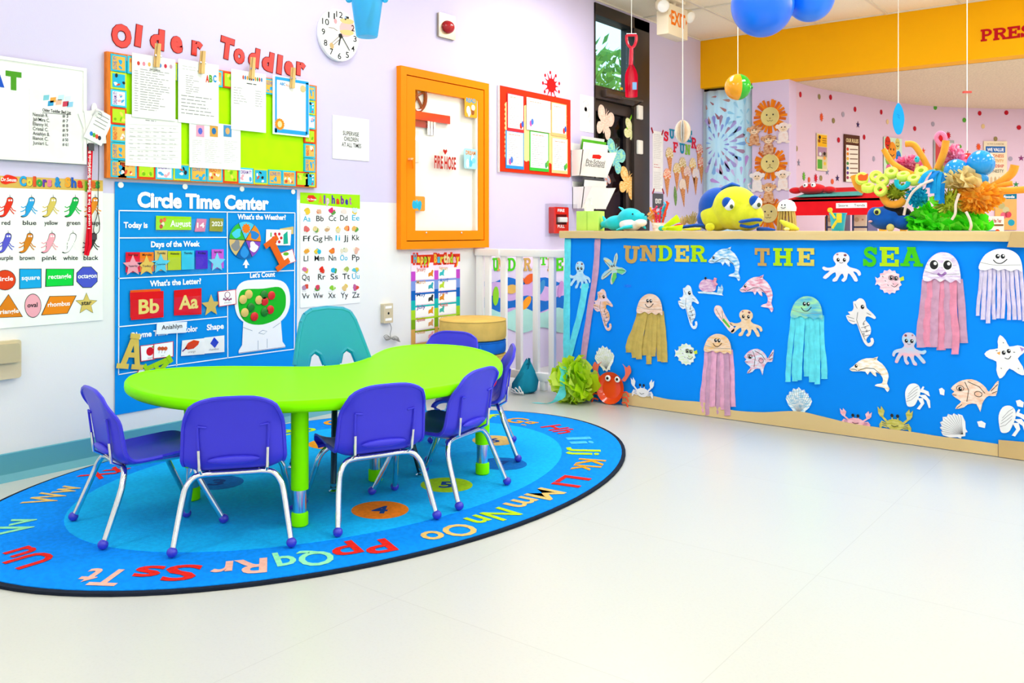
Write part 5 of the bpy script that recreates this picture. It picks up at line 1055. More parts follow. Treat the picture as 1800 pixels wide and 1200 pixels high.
# ---- slab letters
def rc(a, c, d, e): return [(a, c), (d, c), (d, e), (a, e)]
def arcb(cx, cy, ro, rio, ho, hio, a0, a1, n=10):
    o = [(cx+ro*math.cos(math.radians(a0+(a1-a0)*i/n)), cy+ho*math.sin(math.radians(a0+(a1-a0)*i/n))) for i in range(n+1)]
    return o+[(cx+rio*math.cos(math.radians(a1+(a0-a1)*i/n)), cy+hio*math.sin(math.radians(a1+(a0-a1)*i/n))) for i in range(n+1)]
def thick(pts, w):
    pts = [Vector((p[0], p[1])) for p in smooth([(p[0], p[1], 0) for p in pts], 4, False)]; L = []; Q = []
    for i, p in enumerate(pts):
        d = (pts[min(i+1, len(pts)-1)]-pts[max(i-1, 0)]).normalized(); q = Vector((-d.y, d.x))*w/2; L.append((p+q)[:]); Q.append((p-q)[:])
    return L+Q[::-1]
SL = {'U': [rc(.14, .34, .36, .9), rc(.64, .34, .86, .9), arcb(.5, .36, .36, .14, .36, .14, 180, 360), rc(.02, .84, .46, 1), rc(.54, .84, .98, 1)],
      'N': [rc(.1, 0, .3, 1), rc(.7, 0, .9, 1), [(.1, 1), (.36, 1), (.9, 0), (.64, 0)], rc(0, 0, .4, .16), rc(.6, .84, 1, 1), rc(0, .84, .3, 1)],
      'D': [rc(.08, 0, .32, 1), arcb(.45, .5, .52, .28, .5, .34, -90, 90), rc(.2, 0, .46, .16), rc(.2, .84, .46, 1), rc(0, 0, .3, .16), rc(0, .84, .3, 1)],
      'E': [rc(.1, 0, .36, 1), rc(0, 0, .96, .18), rc(0, .82, .96, 1), rc(.3, .42, .68, .6), rc(.76, .1, .96, .36), rc(.76, .64, .96, .9), rc(.58, .34, .7, .68)],
      'R': [rc(.08, 0, .32, 1), arcb(.5, .72, .36, .14, .28, .11, -90, 90), rc(.25, .84, .52, 1), rc(.25, .44, .52, .61), [(.42, .46), (.66, .46), (.9, .06), (.66, .06)], rc(0, 0, .42, .16), rc(.62, 0, 1, .16), rc(0, .84, .3, 1)],
      'T': [rc(.38, 0, .62, 1), rc(.02, .82, .98, 1), rc(.02, .62, .18, .9), rc(.82, .62, .98, .9), rc(.22, 0, .78, .16)],
      'H': [rc(.1, 0, .34, 1), rc(.66, 0, .9, 1), rc(.3, .42, .7, .58), rc(0, 0, .44, .16), rc(.56, 0, 1, .16), rc(0, .84, .44, 1), rc(.56, .84, 1, 1)],
      'S': [thick([(.8, .74), (.6, .9), (.34, .88), (.22, .74), (.34, .58), (.64, .46), (.78, .28), (.64, .11), (.36, .11), (.18, .28)], .22), rc(.76, .62, .92, .98), rc(.06, .02, .22, .38)],
      'A': [[(.1, .08), (.32, .08), (.6, 1), (.38, 1)], [(.68, .08), (.92, .08), (.64, 1), (.4, 1)], rc(.28, .28, .74, .44), rc(0, 0, .42, .16), rc(.58, 0, 1, .16), rc(.3, .86, .68, 1)],
      'P': [rc(.1, 0, .34, 1), arcb(.5, .7, .4, .16, .3, .13, -90, 90), rc(.25, .84, .52, 1), rc(.25, .4, .52, .57), rc(0, 0, .5, .16), rc(0, .84, .3, 1)],
      'M': [rc(.08, 0, .26, 1), rc(.74, 0, .92, 1), [(.08, 1), (.3, 1), (.56, .3), (.42, .3)], [(.92, 1), (.7, 1), (.44, .3), (.58, .3)], rc(0, 0, .34, .14), rc(.66, 0, 1, .14)],
      'F': [rc(.12, 0, .38, 1), rc(0, .82, .96, 1), rc(.3, .42, .7, .6), rc(.78, .62, .96, .9), rc(0, 0, .52, .16)]}
def slab(b, fr, ch, x0, y0, x1, y1, mt, n0, n1, rot=0, grow=0):
    u0, v0, u1, v1 = fr.box(x0, y0, x1, y1); cu, cv = (u0+u1)/2, (v0+v1)/2; cr, sr = math.cos(rot), math.sin(rot)
    for i, pl in enumerate(SL[ch]):
        q = []
        mx, my = sum(p[0] for p in pl)/len(pl), sum(p[1] for p in pl)/len(pl)
        for x, y in pl:
            x += grow*(1 if x > mx else -1); y += grow*(1 if y > my else -1); a = u0+x*(u1-u0)-cu; c = v0+y*(v1-v0)-cv; q.append((cu+a*cr-c*sr, cv+a*sr+c*cr))
        b.prism(fr, q, mt, n0, n1+i*.00025)
GN = m('#48c81c', 'paper'); YG = m('#b4e018', 'paper'); TA = m('#c8a05c', 'paper'); YL = m('#e0cf60', 'paper')
wd = [('U', 1096, 432, 1125, 463, TA, -.06, 'tan letter U, first on the blue paper'), ('N', 1126, 431, 1156, 459, TA, 0, 'tan letter N of the first word'), ('D', 1158, 431, 1183, 459, YG, 0, 'lime letter D of the first word'), ('E', 1187, 431, 1213, 460, YL, 0, 'yellow letter E of the first word'), ('R', 1215, 431, 1243, 460, YG, 0, 'lime letter R of the first word'),
      ('T', 1327, 436, 1354, 467, TA, 0, 'tan letter T of the middle word'), ('H', 1360, 436, 1394, 467, YG, 0, 'lime letter H of the middle word'), ('E', 1402, 436, 1433, 467, YL, 0, 'yellow letter E of the middle word'), ('S', 1516, 434, 1544, 468, GN, 0, 'green letter S of the last word'), ('E', 1547, 434, 1582, 468, YG, 0, 'lime letter E of the last word'), ('A', 1583, 434, 1623, 468, GN, 0, 'green letter A of the last word')]
for ch, x0, y0, x1, y1, mt, rot, lb2 in wd:
    t = T('sea_letter', 'cut-out '+lb2+' on the half wall', 'letter', 'letters spelling the sea title'); slab(t.b('letter'), CF, ch, x0, y0, x1, y1, mt, .003, .006, rot); t.done()
# ---- paper sea creatures
def box_map(fr, x0, y0, x1, y1, flip=False, rot=0):
    u0, v0, u1, v1 = fr.box(x0, y0, x1, y1); cu, cv = (u0+u1)/2, (v0+v1)/2; cr, sr = math.cos(rot), math.sin(rot)
    def f(x, y):
        x = 100-x if flip else x; a = u0+x/100*(u1-u0)-cu; c = v1-y/100*(v1-v0)-cv; return (cu+a*cr-c*sr, cv+a*sr+c*cr)
    return f
OCT = [(50, 0), (62, 3), (70, 14), (70, 28), (64, 40), (72, 50), (88, 55), (97, 62), (100, 74), (94, 78), (90, 68), (80, 64), (88, 80), (92, 95), (84, 97), (78, 84), (68, 70), (64, 90), (56, 100), (50, 94), (57, 84), (52, 72), (44, 84), (38, 98), (28, 100), (28, 92), (36, 82), (34, 68), (22, 78), (10, 92), (2, 88), (8, 78), (20, 64), (8, 64), (0, 56), (4, 50), (14, 54), (30, 50), (36, 40), (30, 28), (30, 14), (38, 3)]
SEA = [(45, 0), (58, 2), (66, 10), (70, 20), (85, 28), (100, 38), (96, 42), (80, 38), (68, 38), (66, 46), (78, 54), (84, 64), (82, 74), (72, 82), (68, 88), (74, 94), (84, 90), (82, 84), (90, 82), (94, 90), (86, 99), (72, 100), (60, 92), (52, 80), (44, 66), (36, 54), (24, 56), (8, 50), (0, 38), (14, 36), (6, 30), (20, 28), (26, 20), (24, 8), (34, 6)]
DOL = [(0, 44), (10, 34), (24, 18), (42, 8), (60, 6), (72, 0), (69, 10), (82, 20), (94, 38), (98, 56), (94, 76), (100, 90), (95, 100), (88, 90), (78, 88), (64, 86), (70, 80), (82, 76), (84, 62), (76, 50), (66, 46), (68, 58), (60, 54), (52, 45), (46, 56), (40, 47), (22, 48), (8, 50)]
FIS = [(0, 40), (10, 24), (24, 12), (44, 6), (62, 14), (74, 28), (80, 38), (94, 10), (100, 4), (98, 24), (94, 48), (80, 50), (72, 60), (66, 76), (62, 100), (54, 78), (36, 82), (28, 92), (10, 100), (14, 88), (22, 76), (10, 66), (2, 56), (8, 48)]
PUF = [(p[0], p[1]) for p in [(50+36*math.cos(a)*(1.18 if i % 2 else 1), 52+44*math.sin(a)*(1.14 if i % 2 else 1)) for i, a in [(i, 2*math.pi*i/28) for i in range(28)]]]
SHE = [(50, 100), (40, 92), (34, 96), (30, 84), (12, 66), (2, 44), (8, 30), (12, 34), (16, 18), (24, 20), (30, 6), (40, 10), (50, 0), (60, 10), (70, 6), (76, 20), (84, 18), (88, 34), (92, 30), (98, 44), (88, 66), (70, 84), (66, 96), (60, 92)]
STA = [(50, 0), (60, 14), (64, 30), (84, 30), (100, 38), (92, 50), (76, 60), (82, 80), (80, 100), (66, 94), (50, 80), (34, 94), (20, 100), (18, 80), (24, 60), (8, 50), (0, 38), (16, 30), (36, 30), (40, 14)]
DOME = [(0, 92), (4, 60), (16, 26), (36, 5), (54, 0), (74, 6), (90, 26), (98, 58), (100, 100), (88, 90), (74, 100), (60, 90), (46, 98), (32, 88), (16, 98)]
def creature(name, label, cat, fr, shape, box, mat_, flip=False, rot=0, lines=(), eyes=(), extra=(), n=.004, group='paper sea creatures on the blue half wall', sm=2, smile=None, lw=.0035, ink=None):
    t = T(name, label, cat, group); f = box_map(fr, *box, flip, rot); P = [(p.x, p.y) for p in smooth([(a, c, 0) for a, c in shape], sm)] if sm > 1 else shape
    t.b('cutout').prism(fr, [f(*p) for p in P], mat_, n, n+.003, True)
    for k, (pts, mt) in enumerate(extra): t.new('coloured_patch').flat(fr, [f(*p) for p in pts], mt, n+.0035+.0002*k)
    w = .0035
    for pl in lines: t.b('drawn_lines').line(fr, [f(*p) for p in pl], lw, ink or INK, n+.0042)
    for ex, ey, er in eyes:
        u, v = f(ex, ey); t.new('eye').flat(fr, ell(u, v, er, er*1.25, 12), INK, n+.0044); t.b('eye_glint').flat(fr, ell(u+er*.3, v+er*.4, er*.35, er*.35, 8), WPR, n+.0047)
    if smile: t.b('drawn_lines').line(fr, [f(*p) for p in [(q.x, q.y) for q in smooth([(a, c, 0) for a, c in smile], 3, False)]], lw, INK, n+.0044)
    t.done()
CR = lambda a, c='#fdfdfd', s=None: m(a, 'crayon', c, None, s)
WHT = m('#f4f4f6', 'paper')
def ring_(cx, cy, r, n=14, a0=0, a1=6.283): return [(cx+r*math.cos(a0+(a1-a0)*i/n), cy+r*math.sin(a0+(a1-a0)*i/n)) for i in range(n+1)]
for lb2, bx_, mt, fl in (('pale blue paper octopus at the corner streamers', (1002, 459, 1039, 507), CR('#a8d8f4', '#c8e8fa'), False), ('white paper octopus between the title words', (1446, 443, 1514, 495), m('#f1ecf4', 'paper'), False), ('tan paper octopus beside the flip-flop cutout', (1284, 544, 1341, 591), CR('#f0c898', '#f6dcc0'), False), ('pink and blue paper octopus below the rose jellyfish', (1569, 584, 1629, 641), CR('#f4b8c8', '#a8d8f0', 9), True)):
    creature('paper_octopus', lb2, 'octopus', CF, OCT, bx_, mt, fl, eyes=((42, 26, .008), (58, 26, .008)), smile=[(45, 34), (50, 37), (55, 34)], extra=[(ell(60, 10, 4, 4, 10), m('#8a4a5a', 'print')), (ell(40, 8, 3, 3, 8), m('#b87a8a', 'print'))], lw=.002)
sl_ = [[(66, 46), (60, 50), (58, 56)], [(78, 56), (62, 60), (52, 62)], [(82, 66), (66, 70), (54, 70)], [(80, 76), (68, 78), (58, 80)], [(70, 30), (84, 34)], [(4, 40), (28, 44)], [(10, 48), (30, 50)], [(30, 12), (38, 22)], [(40, 30), (36, 46), (44, 60), (56, 76), (66, 88)]]+[ring_(60+5*i % 15, 54+i*7, 2.2, 8) for i in range(4)]
for lb2, bx_, mt in (('orange and purple tinted paper seahorse by the mauve streamer', (1043, 508, 1078, 580), CR('#f0b070', '#f2d8e8', 14)), ('pale grey paper seahorse beside the tan jellyfish', (1193, 501, 1229, 577), CR('#cfe4f4', '#f8f8fa')), ('white paper seahorse under the lime letter S area', (1488, 524, 1540, 607), m('#f2ecec', 'paper'))):
    creature('paper_seahorse', lb2.replace(' under the lime letter S area', ' beneath the pink pufferfish and white octopus'), 'seahorse', CF, SEA, bx_, mt, lines=sl_, eyes=((56, 18, .009),), lw=.002, ink=m('#5a5a60', 'print'))
for lb2, bx_, mt in (('blue crayon paper dolphin after the first title word', (1246, 433, 1302, 493), CR('#6ab8ec', '#f4faff')), ('pink crayon paper dolphin below the blue one', (1301, 482, 1360, 547), CR('#e88aa8', '#f6e8f2')), ('cream paper dolphin low on the blue paper', (1494, 625, 1564, 685), CR('#f2dcb8', '#ffffff'))):
    creature('paper_dolphin', lb2, 'dolphin', CF, DOL, bx_, mt, eyes=((17, 33, .007),), lines=[[(2, 44), (12, 43), (20, 46)], [(22, 46), (42, 36), (62, 36), (80, 52)], [(62, 8), (68, 6)]], lw=.0025)
for lb2, bx_, mt in (('green-tinted paper pufferfish beside the pink jellyfish', (1187, 602, 1227, 641), CR('#d8ecb8', '#f4f8fa')), ('pink paper pufferfish under the green letter S', (1539, 472, 1590, 516), CR('#f2b8c8', '#f8e4ec'))):
    creature('paper_pufferfish', lb2, 'pufferfish', CF, PUF, bx_, mt, sm=1, eyes=((56, 36, .007), (72, 38, .007)), smile=[(56, 66), (68, 72), (80, 60)], lines=[ring_(56, 36, 9, 10), ring_(72, 38, 8, 10)]+[[(25+i*9, 30+(i*17) % 40), (29+i*9, 34+(i*17) % 40)] for i in range(5)], extra=[([(14, 44), (0, 34), (4, 52), (0, 68), (14, 60)], mt), ([(84, 36), (98, 28), (100, 44), (88, 48)], m('#c8e038', 'print') if 'green' in lb2 else m('#f0b070', 'print'))], lw=.0025)
for lb2, bx_, mt, fl in (('pink and blue striped paper fish under the tan octopus', (1309, 610, 1361, 658), CR('#e8a0b4', '#dcecfa')), ('peach paper fish low near the white starfish', (1672, 663, 1756, 722), CR('#f2bfa0', '#fae6d8'), False)) if False else (('pink and blue striped paper fish under the tan octopus', (1309, 610, 1361, 658), CR('#e8a0b4', '#dcecfa'), False), ('peach paper fish low near the white starfish', (1672, 663, 1756, 722), CR('#f2bfa0', '#fae6d8'), False)):
    creature('paper_fish', lb2, 'fish', CF, FIS, bx_, mt, fl, eyes=((20, 38, .008),), lines=[ring_(20, 36, 8, 12), [(30, 16), (38, 40), (34, 74)], [(36, 14), (60, 26), (72, 44)], ring_(58, 48, 8, 10), [(84, 36), (98, 14)], [(86, 42), (97, 34)], [(12, 98), (24, 84)], [(4, 58), (12, 58)]], lw=.0026)
def shell_lines(): return [[(50, 90), (50+46*math.cos(a), 50-46*math.sin(a))] for a in [math.radians(12+i*13) for i in range(13)]]
for lb2, bx_, mt, rot in (('white paper scallop shell above the red crab plate', (1046, 607, 1082, 653), CR('#eef2d8', '#ffffff'), .2), ('blue-rayed paper scallop shell by the sand strip', (1381, 680, 1429, 731), CR('#88ccec', '#ffffff', 40), 0), ('plain white paper scallop shell low at the right', (1649, 726, 1706, 772), WHT, .9)):
    creature('paper_shell', lb2.replace(' low at the right', ' beside the olive crab'), 'shell', CF, SHE, bx_, mt, rot=rot, sm=1, lines=shell_lines(), lw=.0016, ink=GREY)
creature('paper_starfish', 'rainbow petal-armed paper starfish before the first title letter', 'starfish', CF, [(62, 0), (66, 18), (58, 42), (82, 46), (100, 56), (84, 68), (62, 62), (56, 84), (42, 100), (36, 88), (44, 62), (28, 72), (4, 86), (0, 76), (14, 60), (34, 50), (18, 34), (8, 18), (20, 16), (40, 26), (48, 34), (52, 14)], (1058, 444, 1102, 500), CR('#f2d488', '#8fd0ec', 9), extra=[([(60, 62), (62, 76), (46, 98), (42, 84), (48, 64)], m('#68c868', 'print')), ([(62, 52), (84, 48), (98, 56), (82, 66), (64, 62)], m('#7ad090', 'print'))], eyes=((44, 42, .006), (52, 40, .006)), lines=[[(60, 8), (52, 38)], [(96, 56), (60, 52)], [(12, 24), (40, 44)], [(8, 78), (42, 54)]], lw=.0022)
creature('paper_starfish', 'large white paper starfish cut by the picture edge', 'starfish', CF, STA, (1732, 588, 1806, 662), WHT, rot=.25, eyes=((47, 42, .008), (60, 40, .008)), smile=[(46, 54), (54, 58), (62, 52)], lines=[[(30, 34), (34, 35)], [(70, 44), (74, 45)], [(30, 76), (32, 78)], [(52, 18), (54, 20)], [(70, 82), (72, 84)]], extra=[([(30, 40), (40, 38), (36, 46)], m('#f0a850', 'print')), ([(88, 34), (98, 40), (90, 46)], m('#b890d0', 'print'))], lw=.003)
creature('paper_flip_flop', 'pink paper flip-flop with a green strap', 'flip-flop', CF, [(20, 0), (36, 6), (48, 28), (70, 56), (92, 74), (100, 90), (88, 100), (70, 92), (44, 66), (12, 40), (0, 20), (6, 4)], (1256, 537, 1292, 583), CR('#f4c8c0', '#fbe6e0'), extra=[([(40, 56), (48, 48), (80, 78), (74, 84)], m('#68c048', 'print'))], lines=[[(10, 14), (40, 54)], [(40, 20), (44, 52)]], lw=.002)
def crab(label, bx_, mt, n=.004, group='paper sea creatures on the blue half wall', fr=CF, eyes=True):
    t = T('paper_crab', label, 'crab', group); f = box_map(fr, *bx_); k = [0]
    def pl(pts, part='cutout'): k[0] += 1; (t.b(part) if part == 'cutout' else t.new(part)).prism(fr, [f(*p) for p in pts], mt, n, n+.002+.0002*k[0])
    pl(ell(52, 72, 26, 22, 20)); 
    for s in (-1, 1):
        for q in ([(52+s*20, 62), (52+s*34, 44), (52+s*40, 46), (52+s*26, 66)], [(52+s*34, 46), (52+s*30, 22), (52+s*40, 4), (52+s*42, 20), (52+s*50, 8), (52+s*48, 34), (52+s*42, 46)]): pl(q, 'claw')
        for j in range(3): pl([(52+s*22, 70+j*7), (52+s*38, 62+j*8), (52+s*46, 80+j*7), (52+s*42, 82+j*7), (52+s*36, 68+j*8), (52+s*22, 74+j*7)], 'leg')
        pl(rc(52+s*8-1.5, 38, 52+s*8+1.5, 54)); u, v = f(52+s*8, 36); t.new('eye').flat(fr, ell(u, v, .008, .009, 10), INK, n+.008)
    t.b('drawn_lines').line(fr, [f(*p) for p in ((42, 74), (50, 80), (62, 74))], .003, INK, n+.0085); t.done()
crab('pink paper crab half behind the sand strip', (1476, 718, 1532, 750), CR('#f0a0b0', '#f8c8d0')); crab('olive paper crab on the sand strip', (1542, 714, 1604, 758), CR('#b8b040', '#d4cc78'))
crab('small white paper crab beside the red crab plate', (1110, 663, 1151, 699), m('#f4f2f4', 'paper'), .012)
t = T('paper_crab', 'purple paper crab sitting on a paper coral ledge', 'crab', 'paper sea creatures on the blue half wall'); f = box_map(CF, 1227, 486, 1272, 518); t.b('ledge').prism(CF, [f(*p) for p in ((0, 86), (40, 80), (92, 90), (100, 100), (60, 96), (4, 94))], CR('#a8d8ec', '#f4fafc'), .004, .006)
t.b('body').prism(CF, [f(*p) for p in [(p.x, p.y) for p in smooth([(6, 50, 0), (18, 22, 0), (40, 14, 0), (62, 22, 0), (72, 48, 0), (66, 78, 0), (30, 84, 0), (10, 72, 0)], 3)]], CR('#c888c0', '#f0d0e0'), .004, .0068); t.b('claw').prism(CF, [f(*p) for p in ((60, 24), (66, 4), (76, 8), (72, 30), (80, 40), (70, 52))], CR('#e0708a', '#f0b8c8'), .004, .0075); t.b('coral').prism(CF, [f(*p) for p in ((76, 88), (82, 50), (88, 60), (94, 40), (100, 62), (96, 92))], CR('#88c0e8', '#d8ecf8'), .004, .0062); u, v = f(32, 10); t.b('eye').flat(CF, ell(u, v, .007, .008, 10), INK, .0078); t.done()
def hermit(label, bx_):
    t = T('paper_hermit_crab', label, 'hermit crab', 'paper sea creatures on the blue half wall'); f = box_map(CF, *bx_); t.b('shell').prism(CF, [f(*p) for p in [(p.x, p.y) for p in smooth([(2, 70, 0), (0, 36, 0), (14, 8, 0), (38, 0, 0), (56, 10, 0), (60, 34, 0), (48, 66, 0), (34, 88, 0), (10, 92, 0)], 3)]], WHT, .004, .007)
    for k, q in enumerate(([(54, 30), (72, 20), (92, 26), (98, 44), (90, 42), (74, 34)], [(52, 44), (80, 40), (98, 60), (100, 88), (94, 90), (84, 62)], [(48, 56), (70, 54), (76, 74), (58, 100), (46, 98), (62, 76)], [(60, 24), (70, 8), (76, 10), (68, 28)])): t.new('leg').prism(CF, [f(*p) for p in q], WHT, .004, .0062+.0003*k)
    for k in range(4): t.b('drawn_lines').line(CF, [f(*p) for p in ((4+3*k, 74-10*k), (24+4*k, 66-16*k), (46+2*k, 44-12*k))], .002, GREY, .0076)
    t.done()
hermit('white paper hermit crab between the cream dolphin and the peach fish', (1592, 674, 1636, 719)); hermit('white paper hermit crab cut by the picture edge', (1756, 713, 1806, 766))
for i, (x0, y0, x1, y1, lb2) in enumerate(((1651, 681, 1661, 694, 'white paper scrap beside the hermit crab'), (1718, 739, 1733, 751, 'white paper scrap beside the white scallop shell'), (1786, 702, 1800, 715, 'white paper scrap at the picture edge'))):
    t = T('paper_scrap', lb2, 'paper scrap', 'paper scraps on the blue paper'); f = box_map(CF, x0, y0, x1, y1); t.b('scrap').prism(CF, [f(*p) for p in ((0, 20), (50, 0), (100, 30), (90, 100), (20, 90))], WHT, .004, .006); t.done()
def jelly(label, dome, tb, dm, tms, ks, face='smile', wx=6.5, seed=1, n=.005):
    t = T('paper_jellyfish', label, 'jellyfish', 'paper jellyfish with crepe tentacles'); rn = random.Random(seed); x0, y0, x1, y1 = dome; tx0, tx1, ty = tb
    for i in range(ks):
        q = i/(ks-1); xa = x0+4+(x1-x0-8)*q; xb = tx0+(tx1-tx0)*q; yb = ty-rn.uniform(0, 16 if 0 < i < ks-1 else 22); yt = y1-6
        strip(t.new('tentacle'), CF, [(xa, yt), (xa+(xb-xa)*.5+rn.uniform(-1.5, 1.5), (yt+yb)*.5-10), (xb+rn.uniform(-1, 1), (yt+yb*3)/4), (xb+rn.uniform(-2, 2), yb)], (wx, wx*rn.uniform(.9, 1.3)), tms[i % len(tms)], n+.003*(i % 3), .003)
    f = box_map(CF, *dome); P = [(p.x, p.y) for p in smooth([(a, c, 0) for a, c in DOME], 3)]; t.b('bell').prism(CF, [f(*p) for p in P], dm, n+.012, n+.016, True); e = n+.0166
    for ex in (44, 56):
        u, v = f(ex, 34 if face == 'smile' else 40); r = .009 if face == 'smile' else .019
        eb = t.new('eye')
        if face != 'smile': u, v = f(30 if ex == 44 else 66, 42); eb.flat(CF, ell(u, v, r*1.25, r*1.4, 16), WPR, e); 
        eb.flat(CF, ell(u, v, r, r*1.2, 14), INK, e+.0003); eb.flat(CF, ell(u+r*.3, v+r*.35, r*.4, r*.45, 8), WPR, e+.0006)
    mt_ = t.b('drawn_lines')
    if face == 'smile': mt_.line(CF, [f(p.x, p.y) for p in smooth([(34, 50, 0), (42, 64, 0), (54, 64, 0), (66, 46, 0)], 3, False)], .004, INK, e)
    else: mt_.line(CF, [f(p.x, p.y) for p in smooth([(40, 70, 0), (50, 78, 0), (62, 66, 0)], 3, False)], .012, m('#a878c0', 'print'), e)
    mt_.line(CF, [f(p.x, p.y) for p in smooth([(3, 62, 0), (40, 74, 0), (97, 70, 0)], 3, False)], .002, GREY, e); t.done()
jelly('tan jellyfish with a peach face and ragged tan tentacles', (1122, 516, 1167, 552), (1108, 1168, 640), CR('#f0c4a4', '#f8dccc'), [TN], 8, wx=9, seed=2)
jelly('pink jellyfish with an orange face hanging over the sand strip', (1240, 586, 1288, 620), (1236, 1288, 730), CR('#f2c080', '#f6d8c0'), [PK, MV], 7, wx=9, seed=3)
jelly('aqua jellyfish with a blue-green face', (1392, 520, 1448, 560), (1387, 1448, 676), CR('#58b8dc', '#a8e8b0', 12), [AQ], 7, wx=10, seed=4)
jelly('rose jellyfish with big round eyes beside the last title letter', (1624, 443, 1690, 496), (1618, 1693, 624), CR('#d8c0e4', '#f8f4fc'), [MV, RS], 7, 'big', wx=13, seed=5)
jelly('white jellyfish with pale lilac tentacles near the picture edge', (1722, 437, 1798, 476), (1720, 1800, 572), m('#f8f6f8', 'paper'), [PL], 10, wx=7, seed=6)
# ---- at the foot of the half wall
def tissue_blob(b, c, r, mts, k, seed, size=.05, half=False):
    """crumpled paper petals round a centre"""
    rn = random.Random(seed); c = Vector(c); k0 = len(b.v); b.sph(c, (r[0]*.66, r[1]*.66, r[2]*.66), mts[0], 16, 10)  # solid core hidden inside, added to bounce light and avoid dark gaps
    if half: b.v[k0:] = [(v[0], v[1], max(v[2], c.z+.001)) for v in b.v[k0:]]
    for i in range(k):
        d = Vector((rn.gauss(0, 1), rn.gauss(0, 1), rn.gauss(0, 1))).normalized()
        if half and d.z < 0: d.z *= -.6
        p = c+Vector((d.x*r[0], d.y*r[1], d.z*r[2]))*rn.uniform(.5, .85); out = (d+Vector((rn.uniform(-.6, .6), rn.uniform(-.6, .6), rn.uniform(-.4, .6)))).normalized(); s = out.cross(Vector((rn.random(), rn.random(), rn.random()))).normalized(); nn = out.cross(s); L = size*rn.uniform(.7, 1.4); w = L*rn.uniform(.45, .8)
        vs = []
        for a in range(4):
            for e in (-1, 0, 1): vs.append(p+out*(L*a/3)+s*(e*w*(.35+.65*math.sin(math.pi*(a+.7)/4.2)))+nn*(.35*w*abs(e)*math.sin(a*1.3+i)+rn.uniform(-.1, .1)*L))
        vs = [Vector((v.x, v.y, max(v.z, c.z-r[2] if not half else c.z+.001))) for v in vs]
        b.add(vs, [(a*3+e, a*3+e+1, a*3+e+4, a*3+e+3) for a in range(3) for e in (0, 1)], mts[i % len(mts)], True)
p = flo(1016, 706); t = T('tissue_seaweed', 'crumpled lime tissue paper seaweed on the floor at the half wall corner', 'paper plant'); b = t.b('crumpled_tissue'); b.kind = 'stuff'
tissue_blob(b, (p.x-.01, p.y-.04, .125), (.105, .085, .124), [m('#d6f636', 'leaf'), m('#c8f01e', 'leaf'), m('#e2fa6a', 'leaf')], 130, 5, .068)
P = [at(1014, 640, 5.4), at(1012, 668, 5.35), at(1008, 690, 5.25)]; rb = t.b('aqua_ribbon'); q = flo(992, 707); pts = [Vector((p.x-.03, p.y-.12, .23)), Vector((p.x-.02, p.y-.14, .14)), Vector((p.x-.03, p.y-.15, .05)), Vector((p.x-.10, p.y-.17, .006)), Vector((p.x-.19, p.y-.2, .004))]
pts = smooth(pts, 4, False); vs = []
for i, a in enumerate(pts): w = .022+.008*math.sin(i); vs += [a-RGT*w, a+RGT*w]
rb.add(vs, [(2*i, 2*i+1, 2*i+3, 2*i+2) for i in range(len(pts)-1)], AQ, True); t.done()
t = T('crab_plate', 'orange-red paper plate crab with googly eyes leaning on the half wall', 'paper craft'); RC_ = m('#f04a1c', 'gloss'); u, v = CF.uv(1078, 681); f = Fr(CF.P(u, v, .02), (1, 0, 0), (0, .12, 1)); r = .098
t.b('plate').lathe(f.o, [(r*.66, .0), (r*.70, .004), (r*.97, .02), (r, .022), (r*.98, .017), (r*.7, -.002), (r*.66, -.004)], RC_, 32, f.n)
for s in (-1, 1):
    cl = t.new('claw'); x = s*.078; cl.prism(f, [(p.x, p.y) for p in smooth([(x, .06, 0), (x+s*.02, .09, 0), (x+s*.012, .135, 0), (x-s*.004, .155, 0), (x+s*.026, .135, 0), (x+s*.045, .15, 0), (x+s*.06, .115, 0), (x+s*.045, .085, 0), (x+s*.02, .05, 0)], 3)], m('#f0705a', 'paper'), .012, .015, True)
    for j in range(3): t.new('leg').tube(smooth([f.P(s*.085, -.02-.03*j, .01), f.P(s*.115, -.012-.032*j, .014), f.P(s*.13, -.04-.032*j, .012)], 3, False), .005, RC_, 6)
    ey = t.new('googly_eye'); ec = f.P(s*.034+.012, .058, .012); ey.lathe(ec, [(.019, 0), (.019, .004), (.012, .008), (0, .009)], m('#f8f8f8', 'gloss'), 16, f.n); t.new('pupil', ey).lathe(ec+f.n*.0085, [(.009, 0), (.009, .001)], INK, 12, f.n)
t.done()
# ================================================================ white gate and the corner behind it
PVC = m('#f6f6f6', 'plastic', rough=.35); GY = YC+.09; GF = Fr((0, GY, 0), (1, 0, 0), (0, 0, 1))
t = T('baby_gate', 'white plastic safety gate between the wall and the half wall', 'gate'); gx0, gx1 = XW+.012, CX0-.012; zt = GF.uv(920, 438)[1]; zb = GF.uv(930, 668)[1]
t.b('top_rail').box(((gx0+gx1)/2, GY, zt-.025), (gx1-gx0, .06, .05), PVC, bev=.01); t.b('bottom_rail').box(((gx0+gx1)/2, GY, zb+.035), (gx1-gx0, .05, .055), PVC, bev=.008)
for px in (843, 858, 886, 913, 943, 971):
    x = GF.uv(px, 500)[0]; w = .045
    if px == 843: x = gx0+.03; w = .055
    t.new('baluster').box((x, GY, (zt+zb)/2), (w, .03, zt-zb-.05), PVC, bev=.006)
for x in (gx0+.03, GF.uv(956, 600)[0]): t.new('foot').box((x, GY, (zb+.01)/2), (.04, .04, zb+.008), PVC, bev=.004)
t.b('latch').box((GF.uv(880, 450)[0], GY-.035, zt-.03), (.03, .012, .06), PVC, bev=.004); t.done()
